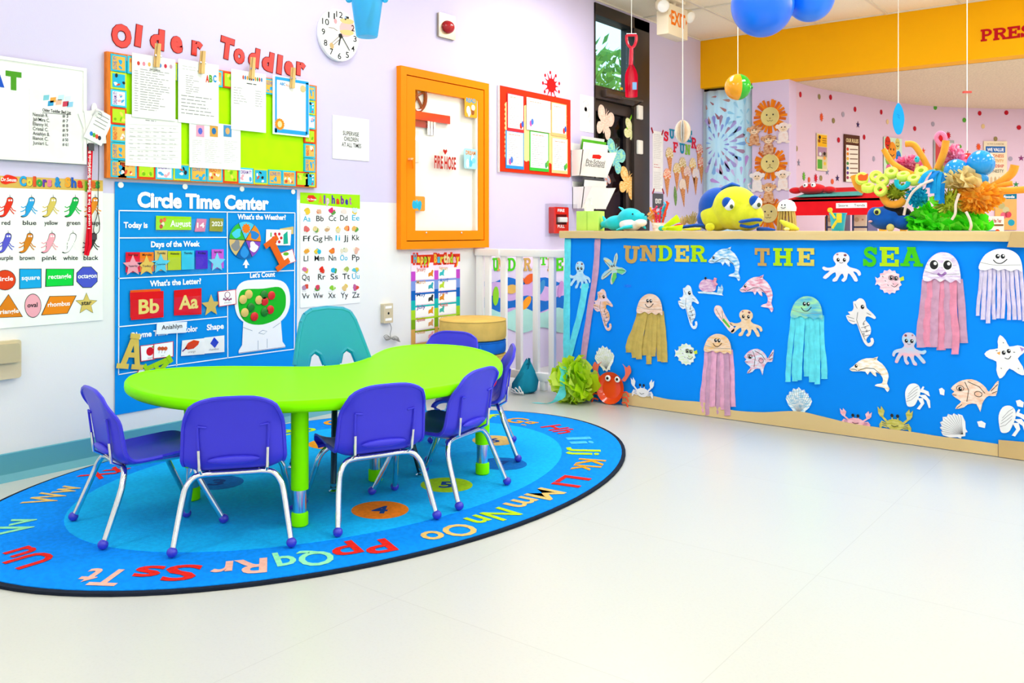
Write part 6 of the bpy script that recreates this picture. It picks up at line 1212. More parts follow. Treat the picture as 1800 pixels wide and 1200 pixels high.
# ---- stack of round floor cushions
SX, SY = -3.64, 4.33; z = .001; rC = .212
for c, h, lb2 in (('#1668c8', .085, 'lowest round blue floor cushion on the floor'), ('#e8201c', .115, 'round red floor cushion second from the floor'), ('#d8b25a', .085, 'round tan floor cushion in the middle of the stack'), ('#1668c8', .085, 'round blue floor cushion with a handle loop, second from the top'), ('#dcb660', .13, 'round tan floor cushion on top of the stack')):
    t = T('floor_cushion', lb2, 'cushion', 'stacked round floor cushions'); mt = m(c, 'fabric'); rr = rC*(1.0 if h < .12 else 1.01)
    t.b('pad').lathe((SX, SY, z), [(rr-.014, 0), (rr-.003, .006), (rr, .016), (rr+.002, h/2), (rr, h-.016), (rr-.004, h-.006), (rr-.016, h)], mt, 48)
    t.b('piping').tube([(SX+(rr-.002)*math.cos(a), SY+(rr-.002)*math.sin(a), z+h-.008) for a in [i*math.pi/24 for i in range(49)]], .004, mt, 6)
    if 'handle' in lb2:
        a0 = math.atan2(-SY, -SX)+.0; hp = [(SX+(rr+.006+q*.012)*math.cos(a0+d), SY+(rr+.006+q*.012)*math.sin(a0+d), z+h*.2+zz) for d, zz, q in ((-.22, h*.55, 0), (-.2, h*.3, 1), (-.1, .0, 1.4), (.1, .0, 1.4), (.2, h*.3, 1), (.22, h*.55, 0))]
        t.b('handle_loop').tube(smooth([Vector(p) for p in hp], 4, False), .009, mt, 6)
    t.done(); z += h+.001
# ---- teal drawstring bag
p = flo(918, 690); t = T('drawstring_bag', 'slouched teal drawstring bag on the floor by the gate', 'bag'); TB = m('#1a8fb0', 'fabric')
t.b('bag').lathe((p.x, p.y+.02, .001), [(.06, 0), (.085, .02), (.082, .07), (.055, .13), (.022, .175), (.012, .205)], TB, 18); bg = t.b('bag'); rn = random.Random(5); bg.v = [(v[0]+.035*(v[2]/.2)+.006*math.sin(v[2]*60+i*2.4), v[1]+.007*math.sin(v[2]*45+i*1.9), v[2]*(1-.12*math.sin(i*1.1))) for i, v in enumerate(bg.v)]; b = t.b('drawstring'); rn = random.Random(1)
for k in range(4): b.tube(smooth([Vector((p.x-.07+.035*k, p.y-.075, .012)), Vector((p.x-.04+.03*k, p.y-.1, .03+.01*k)), Vector((p.x+.01+.02*k, p.y-.085, .012)), Vector((p.x+.05, p.y-.09+.01*k, .02))], 4, False), .0035, m('#f0f0f0', 'fabric'), 6)
t.done()
# ---- drawer shelf behind the gate
t = T('drawer_shelf', 'white shelf with tan and blue fabric drawers behind the gate', 'shelf'); q0 = GF.uv(905, 545); sx0, sx1, sy = -3.62, -3.18, 5.62
b = t.b('carcass'); WS = m('#eeeeec', 'plastic'); zt_ = .55
b.box(((sx0+sx1)/2+.0, sy+.18, zt_), (sx1-sx0+.1, .42, .03), WS, bev=.004); b.box(((sx0+sx1)/2, sy+.18, .02), (sx1-sx0+.1, .4, .04), WS)
for x in (sx0-.04, (sx0+sx1)/2+.05, sx1+.04): b.box((x, sy+.18, zt_/2), (.025, .4, zt_-.06), WS)
b.box(((sx0+sx1)/2, sy+.37, zt_/2), (sx1-sx0, .01, zt_-.06), m('#b8b4b8', 'plastic'))
for i, c in enumerate(('#d8b25a', '#1668c8', '#d8b25a')):
    d = t.new('drawer'); zz = .40-.16*i; x0, x1 = sx0-.02, (sx0+sx1)/2+.03; f = Fr((0, sy-.02, 0), (1, 0, 0), (0, 0, 1))
    d.prism(f, [(x0, zz-.07), (x1, zz-.07), (x1, zz+.07), ((x0+x1)/2+.04, zz+.07), ((x0+x1)/2+.03, zz+.035), ((x0+x1)/2-.03, zz+.035), ((x0+x1)/2-.04, zz+.07), (x0, zz+.07)], m(c, 'fabric'), -.02, .02, True)
t.done()
t = T('red_tray', 'small red tray with blue blocks on the white shelf', 'tray'); t.b('tray').box((-3.24, 5.72, .585), (.2, .2, .03), m('#e02a20', 'plastic'), bev=.008); t.b('block').box((-3.26, 5.72, .64), (.12, .12, .075), m('#1668c8', 'plastic'), bev=.004); t.new('block').box((-3.24, 5.72, .71), (.08, .08, .06), m('#1668c8', 'plastic'), bev=.004); t.done()
# ---- sea display on the wall behind the gate
t = T('sea_mural', 'painted sea mural with waves and fish on the wall behind the gate', 'mural'); b = t.b('lilac_panel'); bx(WA, b, 846, 440, 1000, 470, m('#e8d4f2', 'paper'), .001, .002)
for k, (c, y0, y1) in enumerate((('#1a6cc8', 492, 512), ('#a8dcd8', 505, 530), ('#c8a8e0', 500, 560), ('#1a6cc8', 524, 545), ('#a8dcd8', 545, 580))):
    top = [(846+i*8, y0+5*math.sin(i*.8+k)) for i in range(20)]; bot = [(846+i*8, y1+5*math.sin(i*.7+k*2)) for i in range(20)][::-1]; t.new('wave').prism(WA, [WA.uv(*p) for p in top+bot], m(c, 'paper'), .002+.0008*k, .0032+.0008*k)
for i, (x, y, c) in enumerate(((898, 508, '#d8b060'), (929, 490, '#e0602a'), (924, 532, '#f09a2a'), (950, 505, '#3a8ac8'), (984, 508, '#c090d0'), (870, 520, '#8ad030'))):
    fb = t.new('fish_picture'); u, v = WA.uv(x, y); fb.prism(WA, ell(u, v, .07, .035, 14, .3*i), m(c, 'paper'), .007, .009); fb.prism(WA, [(u-.06, v), (u-.11, v+.035), (u-.11, v-.035)], m(c, 'paper'), .007, .0086)
t.done()
for ch, x, c, w, lb2 in (('U', 865, GN, 11, 'green letter U on the wall behind the gate'), ('N', 873, TA, 12, 'tan letter N on the wall behind the gate'), ('D', 892, GN, 14, 'green letter D on the wall behind the gate'), ('E', 907, GN, 12, 'green letter E on the wall behind the gate'), ('R', 920, TA, 14, 'tan letter R on the wall behind the gate'), ('T', 948, GN, 13, 'green letter T on the wall behind the gate'), ('H', 962, TA, 12, 'tan letter H on the wall behind the gate'), ('E', 976, GN, 14, 'green letter E nearest the half wall behind the gate')):
    t = T('wall_letter', lb2, 'letter', 'small sea letters behind the gate'); slab(t.b('letter'), WA, ch, x, 453 if ch != 'T' else 450, x+w, 476 if ch != 'T' else 466, c, .003, .005); t.done()
# ================================================================ beyond the half wall
# curtain with firework flowers
t = T('window_curtain', 'pale blue sheer curtain printed with firework flowers', 'curtain'); KY = YB+.045; KF = Fr((0, KY, 0), (1, 0, 0), (0, 0, 1)); x0, x1 = XW+.01, PX0-.005; b = t.b('fabric'); N = 60
wv = lambda q: .012*math.sin(q*34)
vs = [(x0+(x1-x0)*i/N, KY+wv(i/N), z) for z in (.05, BEAMZ-.03) for i in range(N+1)]
b.add(vs, [(i, i+1, i+2+N, i+1+N) for i in range(N)], m('#e6f5fb', 'sheer'), True)
rn = random.Random(8)
def petals(px, py, r0, r1, k, cols, rad=2):
    fb = t.new('flower_print'); cu, cv = KF.uv(px, py)
    for ring in range(rad):
        kk = int(k*(.6+.4*ring/(max(1, rad-1)))); ra = r0+(r1-r0)*ring/max(1, rad-1)
        for i in range(kk):
            a = 2*math.pi*(i+.5*(ring % 2))/kk; L = .03*(1+.5*ring); w = L*.35; d = Vector((math.cos(a), math.sin(a))); s = Vector((-d.y, d.x)); c0 = Vector((cu, cv))+d*ra
            pts = [c0-d*L, c0+s*w*.7, c0+d*L*.7+s*w, c0+d*L, c0+d*L*.7-s*w, c0-s*w*.7]
            if any(p.x < x0 or p.x > x1 or p.y > BEAMZ-.04 for p in pts): continue
            fb.flat(KF, [(p.x, p.y) for p in pts], m(cols[(i+ring) % len(cols)], 'sheer'), .014)
petals(1240, 172, .1, .24, 16, ['#d88a80', '#e0a090', '#c87a80'], 2); petals(1262, 255, .1, .25, 22, ['#b0a4e0', '#d0b4e4', '#a4c4ee', '#d09ab0'], 3); petals(1304, 335, .1, .3, 18, ['#ecc0ec', '#f0d0f2', '#e4a8e6', '#f4e0f6'], 3); petals(1250, 372, .06, .16, 12, ['#e08aa8', '#eeb0c4'], 2); petals(1310, 205, .06, .15, 10, ['#c4e6f4', '#b4e0f2'], 2); t.done()
# pillar: plate lions and paper monkeys
for i, (px, py, lb2) in enumerate(((1354, 205, 'top paper-plate lion on the lilac pillar'), (1354, 287, 'middle paper-plate lion on the lilac pillar'), (1351, 375, 'lowest paper-plate lion on the pillar, behind the half wall'))):
    t = T('plate_lion', lb2, 'paper craft', 'paper-plate lions on the pillar'); u, v = BM.uv(px, py); r = .093; rn = random.Random(i); f = Fr(BM.P(u, v, .002), (1, 0, 0), (0, 0, 1))
    for k in range(26):
        a = 2*math.pi*k/26+rn.uniform(-.06, .06); L = .055+.03*rn.random(); d = Vector((math.cos(a), math.sin(a))); s = Vector((-d.y, d.x))*.013; e = d*(r+L); q = d*(r*.8)
        t.new('mane_strip').prism(f, [(q-s)[:], (e-s)[:], (e+s)[:], (q+s)[:]], m(('#f08a1c', '#d86a24', '#e87a14')[k % 3], 'paper'), .001+.0007*(k % 3), .0025+.0007*(k % 3))
    t.b('plate').lathe(f.P(0, 0, .004), [(r, 0), (r, .008), (r*.93, .011), (r*.75, .004), (0, .0035)], m('#dfcf88', 'paper'), 32, f.n, closed_top=False); fc = t.b('face')
    for ex in (-.032, .032): fc.flat(f, ell(ex, .018, .008, .009, 10), INK, .0086)
    fc.flat(f, [(-.01, -.012), (.01, -.012), (0, -.026)], m('#8a5a2a', 'print'), .0086); fc.line(f, [(-.03, -.05), (-.012, -.042), (0, -.03), (.012, -.042), (.03, -.05)] if i == 1 else [(-.03, -.036), (-.012, -.046), (0, -.034), (.012, -.046), (.03, -.036)], .004, INK, .0088); t.done()
def monkey(px, py, c, lb2, s=1, fr=BM, n=.016):
    t = T('paper_monkey', lb2, 'paper craft', 'paper monkeys on the pillar'); u, v = fr.uv(px, py); f = Fr(fr.P(u, v, n), (1, 0, 0), (0, 0, 1)); mt = m(c, 'crayon', '#e8bf98' if c < '#d0' else '#f4ece8'); a = .085*s; fa = m('#f2d8b8', 'paper')
    hb = t.b('cutout'); hb.prism(f, ell(0, .05*s, .055*s, .048*s, 20), mt, 0, .002); hb.prism(f, [(p.x, p.y) for p in smooth([(-.035*s, .01*s, 0), (-.05*s, -.06*s, 0), (-.02*s, -.09*s, 0), (.03*s, -.09*s, 0), (.05*s, -.06*s, 0), (.035*s, .01*s, 0)], 3)], mt, 0, .0023)
    for q in (-1, 1): t.new('ear').prism(f, ell(q*.058*s, .06*s, .022*s, .022*s, 14), mt, 0, .0016); t.new('foot').prism(f, ell(q*.04*s, -.092*s, .024*s, .014*s, 12), mt, 0, .0028)
    t.b('tail').line(f, [(p.x, p.y) for p in smooth([(-.04*s, -.08*s, 0), (-.08*s, -.07*s, 0), (-.09*s, -.03*s, 0), (-.075*s, -.02*s, 0)], 4, False)], .01*s, mt, .0012)
    fc = t.b('face'); fc.flat(f, ell(0, .036*s, .036*s, .026*s, 16), fa, .0026)
    for q in (-1, 1): fc.flat(f, ell(q*.017*s, .052*s, .006*s, .007*s, 8), INK, .0032)
    fc.line(f, [(-.014*s, .03*s), (0, .024*s), (.014*s, .03*s)], .003, INK, .0032); t.done()
for a in ((1327, 238, '#b86a30', 'brown paper monkey beside the curtain edge on the pillar'), (1352, 254, '#a85a34', 'brown paper monkey between the two upper lions'), (1378, 233, '#f0d8d0', 'uncoloured paper monkey at the upper pillar edge'), (1332, 319, '#e8e4e6', 'white paper monkey beside the curtain below the middle lion'), (1352, 339, '#c88040', 'tan paper monkey just above the lowest lion'), (1377, 316, '#f2ddd4', 'pale paper monkey at the lower pillar edge')): monkey(*a)
# beam lettering
for ch, x0, x1, lb2 in (('P', 1724, 1746, 'red slab letter P on the orange beam'), ('R', 1746, 1772, 'red slab letter R on the orange beam'), ('E', 1771, 1794, 'red slab letter E on the orange beam'), ('S', 1793, 1816, 'red slab letter S on the orange beam, cut by the picture edge')):
    t = T('beam_letter', lb2, 'letter', 'red letters on the orange beam'); y = 72-(x0-1724)*.1; slab(t.b('letter'), BM, ch, x0, y-21, x1, y, m('#c01420', 'paper'), .001, .004); t.done()
# stickers scattered over the curved wall
STK = [(1407, 166, 'r'), (1440, 170, 'o'), (1460, 171, 'r'), (1392, 186, 'o'), (1503, 192, 'r'), (1482, 201, 'g'), (1549, 197, 'r'), (1444, 206, 'S'), (1465, 212, 'o'), (1508, 219, 'd'), (1392, 223, 'O'), (1519, 241, 'r'), (1474, 246, 'r'), (1400, 261, 'o'), (1404, 286, 'e'), (1536, 279, 'g'), (1413, 310, 'G'), (1422, 316, 'O'), (1434, 313, 'T'), (1443, 313, 'o'), (1472, 313, 'd'), (1463, 319, 'O'), (1454, 302, 'e'), (1608, 226, 'r'), (1640, 218, 'g'), (1695, 211, 'n'), (1722, 199, 'r'), (1728, 222, 'y'), (1791, 224, 'r'), (1687, 258, 'n'), (1720, 258, 'S'), (1795, 278, 'p'), (1623, 265, 's'), (1776, 279, 'g'), (1667, 238, 'T'), (1786, 324, 'z'), (1644, 189, 'n'), (1769, 198, 'r'), (1505, 336, 'r'), (1560, 214, 'y'), (1750, 244, 'o'), (1650, 256, 'O')]
KN = {'r': ('#c01c2c', 'small red dot'), 'o': ('#9a8a58', 'small olive dot'), 'g': ('#a8a0b0', 'small grey dot'), 'n': ('#5aa838', 'small green dot'), 'y': ('#e8c890', 'pale yellow dot'), 'O': ('#e0603a', 'small orange dot'), 'S': ('#e85a2a', 'orange splat'), 'T': ('#d01c30', 'red splat'), 'G': ('#6ab038', 'green splat'), 'd': ('#3a2a5a', 'dark star'), 'e': ('#8a8aa0', 'grey star'), 'p': ('#8a3a70', 'purple star'), 's': ('#e0562a', 'orange star'), 'z': ('#3a8a50', 'green star')}
for i, (px, py, k) in enumerate(STK):
    c, nm = KN[k]; same = [q for q in STK if q[2] == k]; f = wall_fr(px-1, px+1, .003); u, v = f.uv(px, py); lb2 = nm+' sticker on the curved lilac wall'
    if len(same) > 1:
        rk = sorted(same).index((px, py, k)); lb2 = nm+' sticker, '+('first second third fourth fifth sixth seventh eighth ninth tenth eleventh twelfth'.split()[rk])+' of its kind from the pillar, on the curved wall'
    t = T('wall_sticker', lb2, 'sticker', nm+' stickers on the curved wall'); b = t.b('sticker'); r = .026
    if k in 'STG': b.prism(f, [(u+(r*1.5 if j % 2 else r*.8)*math.cos(j*math.pi/9), v+(r*1.9 if j % 2 else r)*math.sin(j*math.pi/9)) for j in range(18)], R(c), 0, .002)
    elif k in 'depsz': b.prism(f, star(u, v, r*1.5, r*.55), R(c), 0, .002)
    else: b.prism(f, ell(u, v, r, r*1.1, 12), R(c), 0, .002)
    t.done()
# posters on the curved wall
def wposter(name, label, x0, y0, x1, y1, col, fn):
    f = wall_fr(x0, x1, .012); t = T(name, label, 'poster'); w = f.uv(x1, y0)[0]; v1 = f.uv((x0+x1)/2, y0)[1]; v0 = f.uv((x0+x1)/2, y1)[1]; t.b('sheet').rect(f, 0, v0, w, v1, m(col, 'paper'), -.006, .002); fn(t, f, w, v0, v1-v0); t.done()
def Q(f, b, w, v0, h, a, c, d, e, col, n=.0026): b.flat(f, [(w*a, v0+h*c), (w*d, v0+h*c), (w*d, v0+h*e), (w*a, v0+h*e)], R(col), n)
def w_yoga(t, f, w, v0, h):
    b = t.b('print'); Q(f, b, w, v0, h, .05, .65, .95, .97, '#f0b41c'); Q(f, b, w, v0, h, .05, .38, .95, .64, '#b088a0'); Q(f, b, w, v0, h, .05, .05, .5, .3, '#58a838'); Q(f, b, w, v0, h, .5, .05, .95, .5, '#d8c8a0')
    for x, y, c in ((.2, .8, '#8a4a2a'), (.25, .9, '#3a2a20'), (.72, .35, '#f0a040'), (.72, .47, '#3a2a20'), (.75, .2, '#e8c040'), (.3, .45, '#e8e8e8')): b.flat(f, ell(w*x, v0+h*y, w*.12, h*.05, 10), R(c), .0032)
    for k in range(3): b.line(f, [(w*.5, v0+h*(.88-.06*k)), (w*.9, v0+h*(.88-.06*k))], .008, R('#8a5a1a'), .0032)
wposter('activity_poster', 'narrow yellow and green picture poster on the curved wall', 1434, 235, 1454, 300, '#e8d8b0', w_yoga)
def w_rules(t, f, w, v0, h):
    b = t.b('print'); Q(f, b, w, v0, h, .1, 0, .9, .78, '#f0e6d4'); b.text(f, 'OUR RULES', w*.1, v0+h*.84, w*.8, h*.08, R('#f0d8a0'), .0032, .03)
    for k, c in enumerate(('#d8402a', '#e8862a', '#e8a83a', '#4a8a4a', '#3a6aa0', '#6a3a8a', '#a03a5a')): y = v0+h*(.69-.1*k); b.flat(f, ell(w*.2, y, w*.08, h*.035, 12), R(c), .0034); b.line(f, [(w*.34, y), (w*.86, y+h*.01)], .012, R('#8a6a5a'), .0034)
wposter('rules_poster', 'tall brown-edged rules poster with a column of coloured dots', 1482, 237, 1511, 320, '#5a3424', w_rules)
def w_feel(t, f, w, v0, h):
    for x, y, c, r in ((.2, .86, '#d8301c', .16), (.75, .86, '#d8c868', .14), (.45, .66, '#f0952a', .24), (.8, .55, '#2a80c8', .15), (.22, .5, '#88b838', .16), (.6, .36, '#9a6ab8', .15), (.25, .22, '#e06a9a', .15)):
        b = t.new('face_print'); b.flat(f, ell(w*x, v0+h*y, w*r, w*r*1.25, 18), R(c), .0028); b.line(f, [(w*(x-r*.5), v0+h*y-w*r*.3), (w*x, v0+h*y-w*r*.55), (w*(x+r*.5), v0+h*y-w*r*.3)], .01, INK, .0034)
        for q in (-1, 1): b.flat(f, ell(w*x+q*w*r*.35, v0+h*y+w*r*.3, w*r*.13, w*r*.16, 8), INK, .0034)
wposter('feelings_poster', 'mint poster of smiling round faces behind the pool noodles', 1552, 242, 1585, 315, '#cfe8cc', w_feel)
def w_gray(t, f, w, v0, h): b = t.b('print'); Q(f, b, w, v0, h, .08, .1, .5, .92, '#c84a4a'); Q(f, b, w, v0, h, .55, .5, .92, .92, '#d8d8d4'); b.line(f, [(w*.6, v0+h*.4), (w*.9, v0+h*.4)], .01, INK, .003)
wposter('grey_poster', 'grey and red poster half hidden behind the pink feathers', 1640, 246, 1677, 305, '#a8a8a4', w_gray)
def w_val(t, f, w, v0, h):
    b = t.b('print'); Q(f, b, w, v0, h, .08, .74, .92, .88, '#1a64b0'); b.text(f, 'WE VALUE', w*.14, v0+h*.77, w*.72, h*.075, WPR, .0034, .03); b.text(f, 'IN THIS CLASSROOM', w*.15, v0+h*.92, w*.7, h*.03, R('#a08a68'), .003, .01)
    for k, (s_, c) in enumerate((('KINDNESS', '#d86a2a'), ('CREATIVITY', '#e0a03a'), ('FRIENDSHIP', '#c83a3a'), ('HONESTY', '#6a6a58'))): t.new('lettering').text(f, s_, w*.14, v0+h*(.63-.115*k), w*.72, h*.07, R(c), .003, .02)
    for k in range(5): b.flat(f, [(w*(.1+.17*k), v0+h*.04), (w*(.2+.17*k), v0+h*.04), (w*(.2+.17*k), v0+h*.15), (w*(.15+.17*k), v0+h*.2), (w*(.1+.17*k), v0+h*.15)], R(('#c8a878', '#d8b890')[k % 2]), .003)
wposter('values_poster', 'beige WE VALUE poster on the curved wall', 1728, 248, 1770, 325, '#efdfbd', w_val)
def w_parts(t, f, w, v0, h):
    b = t.b('print'); Q(f, b, w, v0, h, 0, .85, 1, 1, '#1a7a98'); b.text(f, 'foods', w*.4, v0+h*.88, w*.5, h*.07, WPR, .0034, .03)
    for x, y, c in ((.3, .66, '#b8b078'), (.5, .55, '#c8c090'), (.6, .42, '#d84a5a'), (.4, .4, '#e06a80'), (.2, .25, '#e89a4a'), (.75, .2, '#2aa0b8')): b.flat(f, ell(w*x, v0+h*y, w*.16, h*.09, 12), R(c), .003)
wposter('foods_poster', 'orange poster with a teal heading at the right of the reef', 1748, 340, 1787, 404, '#e8b068', w_parts)
# summer fun display beyond the door
SF = [('S', 1166, 231, 1175, 248, '#d8203a'), ('U', 1176, 227, 1185, 244, '#1a8ab0'), ('M', 1186, 224, 1197, 242, '#e8a03a'), ('M', 1197, 224, 1208, 243, '#58a838'), ('E', 1207, 229, 1216, 250, '#1a8ab0'), ('R', 1215, 242, 1224, 261, '#d8203a'), ('F', 1183, 250, 1191, 268, '#d8203a'), ('U', 1194, 252, 1203, 270, '#1a8ab0'), ('N', 1204, 254, 1213, 272, '#88c048')]
nms = ['red letter S that starts the summer words', 'blue letter U after the red S', 'orange letter M behind the paper egg', 'green letter M behind the paper egg', 'blue letter E beside the paper egg', 'red letter R below the blue E', 'red letter F that starts the lower summer word', 'blue letter U of the lower summer word', 'green letter N that ends the lower summer word']
for (ch, x0, y0, x1, y1, c), lb2 in zip(SF, nms): t = T('summer_letter', lb2, 'letter', 'summer letters beyond the door'); slab(t.b('letter'), WA, ch, x0, y0, x1, y1, m(c, 'paper'), .002, .005); t.done()
CN = [(1176, 275, '#c8a848', 'tan'), (1172, 312, '#f0642a', 'orange'), (1189, 302, '#d8b848', 'yellow'), (1199, 292, '#b8a038', 'olive'), (1217, 293, '#e8c058', 'gold, pale-coned'), (1229, 268, '#d02838', 'red-topped'), (1232, 291, '#e0301c', 'bright red'), (1207, 307, '#d8a0a8', 'pink striped'), (1222, 310, '#e0d0e0', 'uncoloured'), (1199, 330, '#ecd4c8', 'peach, lowest')]
for px, py, c, nm in CN:
    t = T('paper_ice_cream', nm+' paper ice-cream cone on the lilac wall beyond the door', 'paper craft', 'paper ice-cream cones'); u, v = WA.uv(px, py); w, h = .075, .085; rot = random.Random(px).uniform(-.15, .15)
    t.b('cone').prism(WA, [(u-w*.8, v+.01), (u+w*.8, v+.01), (u+rot*.3, v-.19)], m('#c8783c', 'crayon', '#e0a070'), .002, .005); t.b('scoop').prism(WA, [(p.x, p.y) for p in smooth([(u-w, v, 0), (u-w*.9, v+h*.6, 0), (u-w*.4, v+h, 0), (u+w*.4, v+h, 0), (u+w*.9, v+h*.6, 0), (u+w, v, 0), (u+w*.4, v-.015, 0), (u, v+.005, 0), (u-w*.4, v-.015, 0)], 3)], m(c, 'crayon', '#f4e4d0'), .004, .007); t.done()
t = T('paper_feather', 'long green paper leaf on the wall below the ice-cream cones', 'paper craft'); f = box_map(WA, 1183, 327, 1190, 362); t.b('leaf').prism(WA, [f(p.x, p.y) for p in smooth([(40, 0, 0), (80, 30, 0), (90, 60, 0), (60, 100, 0), (20, 60, 0), (20, 25, 0)], 3)], m('#58883a', 'crayon', '#88a868'), .002, .005); t.done()
t = sheet('price_strip', 'long narrow white printed notice beside the dark door', 'paper', WA, 1147, 231, 1165, 337, None, None, .001, .003); b = t.b('lettering'); rows(WA, b, 1149, 236, 1163, 280, 14, LGREY, .0036, 71, 1, .7); rows(WA, b, 1149, 288, 1163, 297, 2, R('#c87a80'), .0036, 72); rows(WA, b, 1149, 302, 1163, 333, 10, LGREY, .0036, 73, 1, .7)
for x, y, r in ((1146, 229, .6), (1164, 233, -.6), (1148, 336, -.6), (1165, 336, .6)):
    u, v = WA.uv(x, y); c, s_ = math.cos(r), math.sin(r); t.new('red_tape').prism(WA, [(u+a*c-e*s_, v+a*s_+e*c) for a, e in ((-.01, -.03), (.01, -.03), (.01, .03), (-.01, .03))], R('#a01830'), .003, .0042)
t.done()
t = T('exit_plate', 'dark grey wall plate reading EXIT beside the door', 'sign'); u0, v0, u1, v1 = WA.box(1147, 340, 1165, 366); t.b('plate').prism(WA, rrect(u0, v0, u1, v1, .01), m('#4a4850', 'plastic'), .0, .006); tx(WA, t.b('lettering'), 'EXIT', 1151, 357, 1162, 8, WPR, .0068, .03); t.done()
# ceiling exit sign with twin heads
ex = at(1182, 40, 7.5); t = T('exit_sign', 'ceiling exit sign with orange letters and two lamp heads', 'sign'); cx, cy, zb_ = ex.x, ex.y, at(1170, 68, 7.5).z; hh = CEIL-zb_; f = Fr((cx+.055, cy, zb_), (0, 1, 0), (0, 0, 1))
t.b('housing').box((cx, cy, zb_+hh*.42), (.11, .36, hh*.8), m('#f0e2c4', 'plastic'), bev=.008); t.b('canopy').box((cx, cy, CEIL-.012), (.14, .2, .03), m('#efe4cc', 'plastic')); t.b('stem').tube([(cx, cy, zb_+hh*.7), (cx, cy, CEIL-.01)], .03, m('#efe4cc', 'plastic'))
tx_ = t.b('lettering'); tx_.text(f, 'EXIT', -.13, hh*.3, .26, hh*.36, m('#f07a10', 'print'), .001, .03); tx_.flat(f, [(-.165, hh*.48), (-.14, hh*.4), (-.14, hh*.56)], m('#f07a10', 'print'), .001); tx_.flat(f, [(.165, hh*.48), (.14, hh*.4), (.14, hh*.56)], m('#f07a10', 'print'), .001)
for sy in (-1, 1):
    lh = t.new('lamp_head'); c = Vector((cx+.02, cy+sy*.23, zb_+hh*.72)); lh.lathe(c, [(.03, -.06), (.055, -.03), (.06, .03), (.05, .05)], m('#e8dcc0', 'plastic'), 16, (.6, sy*.2-.4, -.3)); t.new('lens', lh).lathe(c+Vector((.6, sy*.2-.4, -.3)).normalized()*.05, [(.05, 0), (.03, .015), (0, .02)], m('#f4f4f0', 'gloss'), 16, (.6, sy*.2-.4, -.3), closed_top=False)
t.done()
# play shop stand in the room behind
SD = 7.6
def sp(px, py, d=SD): return at(px, py, d)
t = T('play_shop', 'red-topped play shop stand with a white name strip', 'play stand'); y_ = sp(1450, 360).y; SFr = Fr((0, y_, 0), (1, 0, 0), (0, 0, 1)); RD = m('#e01420', 'paper')
x0, v1 = SFr.uv(1385, 351); x1, v0 = SFr.uv(1557, 377); t.b('counter_front').box(((x0+x1)/2, y_+.02, (v0+v1)/2), (x1-x0, .04, v1-v0), RD); t.b('counter_top').add([(x0-.02, y_, v1), (x1+.02, y_, v1), (x1-.15, y_+.75, v1+.13), (x0+.1, y_+.75, v1+.13), (x0-.02, y_, v1-.02), (x1+.02, y_, v1-.02), (x1-.15, y_+.75, v1+.11), (x0+.1, y_+.75, v1+.11)], [(0, 1, 2, 3), (7, 6, 5, 4), (0, 4, 5, 1), (1, 5, 6, 2), (2, 6, 7, 3), (3, 7, 4, 0)], RD)
for x in (x0+.03, x1-.03):
    for yy in (y_+.03, y_+.7): t.new('post').box((x+(.1 if yy > y_+.5 and x < 0-2.2 else 0), yy, v0/2), (.05, .05, v0), m('#e0a030', 'wood'))
ns = t.b('name_strip'); a0, c1 = SFr.uv(1470, 357); a1, c0 = SFr.uv(1524, 365); ns.box(((a0+a1)/2, y_-.004, (c0+c1)/2), (a1-a0, .006, c1-c0), WPR); NF = Fr((0, y_-.008, 0), (1, 0, 0), (0, 0, 1)); nb_ = t.b('lettering'); nb_.text(NF, 'Store', a0+.02, c0+.012, .08, .022, INK, .0005, 0); nb_.text(NF, 'Tienda', a0+.15, c0+.012, .09, .022, INK, .0005, 0)
t.b('aqua_cloth').add([(x0+.05, y_+.02, v1+.022), (x0+.62, y_+.05, v1+.026), (x0+.55, y_+.35, v1+.075), (x0+.05, y_+.3, v1+.066)], [(0, 1, 2, 3)], m('#58b8b8', 'fabric')); t.done()
t = T('crab_puppet', 'flat red crab puppet with white eyes lying on the play shop', 'toy'); c = sp(1428, 336, SD+.3); c.z = v1+.10; t.b('body').sph(c, (.12, .1, .05), m('#e01c28', 'plush'), 20, 10)
for s in (-1, 1):
    t.new('claw').sph(c+Vector((s*.15, .0, -.01)), (.06, .05, .03), m('#e01c28', 'plush'), 14, 8); ey = t.new('eye'); ey.sph(c+Vector((s*.035, -.08, .03)), .022, WPR, 12, 8); t.new('pupil', ey).sph(c+Vector((s*.035, -.098, .032)), .008, INK, 8, 6)
t.done()
for px0, px1, lb2 in ((1451, 1476, 'first listed drawer tower under the play shop, by the cyan bucket'), (1497, 1525, 'second listed drawer tower under the play shop, by the blue fish')):
    y2 = y_+.34; f = Fr((0, y2, 0), (1, 0, 0), (0, 0, 1)); a0 = f.uv(px0, 370)[0]; a1 = f.uv(px1, 370)[0]; t = T('drawer_tower', lb2, 'drawers', 'drawer towers under the play shop'); t.b('carcass').box(((a0+a1)/2, y2+.16, .62), (a1-a0, .3, 1.23), m('#3a4a80', 'plastic')); k = 9
    for i in range(k): z0 = .06+i*.13; d = t.new('drawer'); d.box(((a0+a1)/2+.008, y2-.002, z0+.06), (a1-a0-.03, .02, .115), m('#efe0c4', 'plastic'), bev=.004); t.new('label', d).line(Fr((0, y2-.013, 0), (1, 0, 0), (0, 0, 1)), [(a0+.09, z0+.06), (a1-.03, z0+.06)], .014, m('#c8a888', 'print'), .0005); t.new('pull_ring', d).lathe(((a0+a1)/2-.02, y2-.012, z0+.06), [(.02, 0), (.02, .006), (.012, .006)], m('#c8b490', 'plastic'), 12, (0, -1, 0))
    t.done()
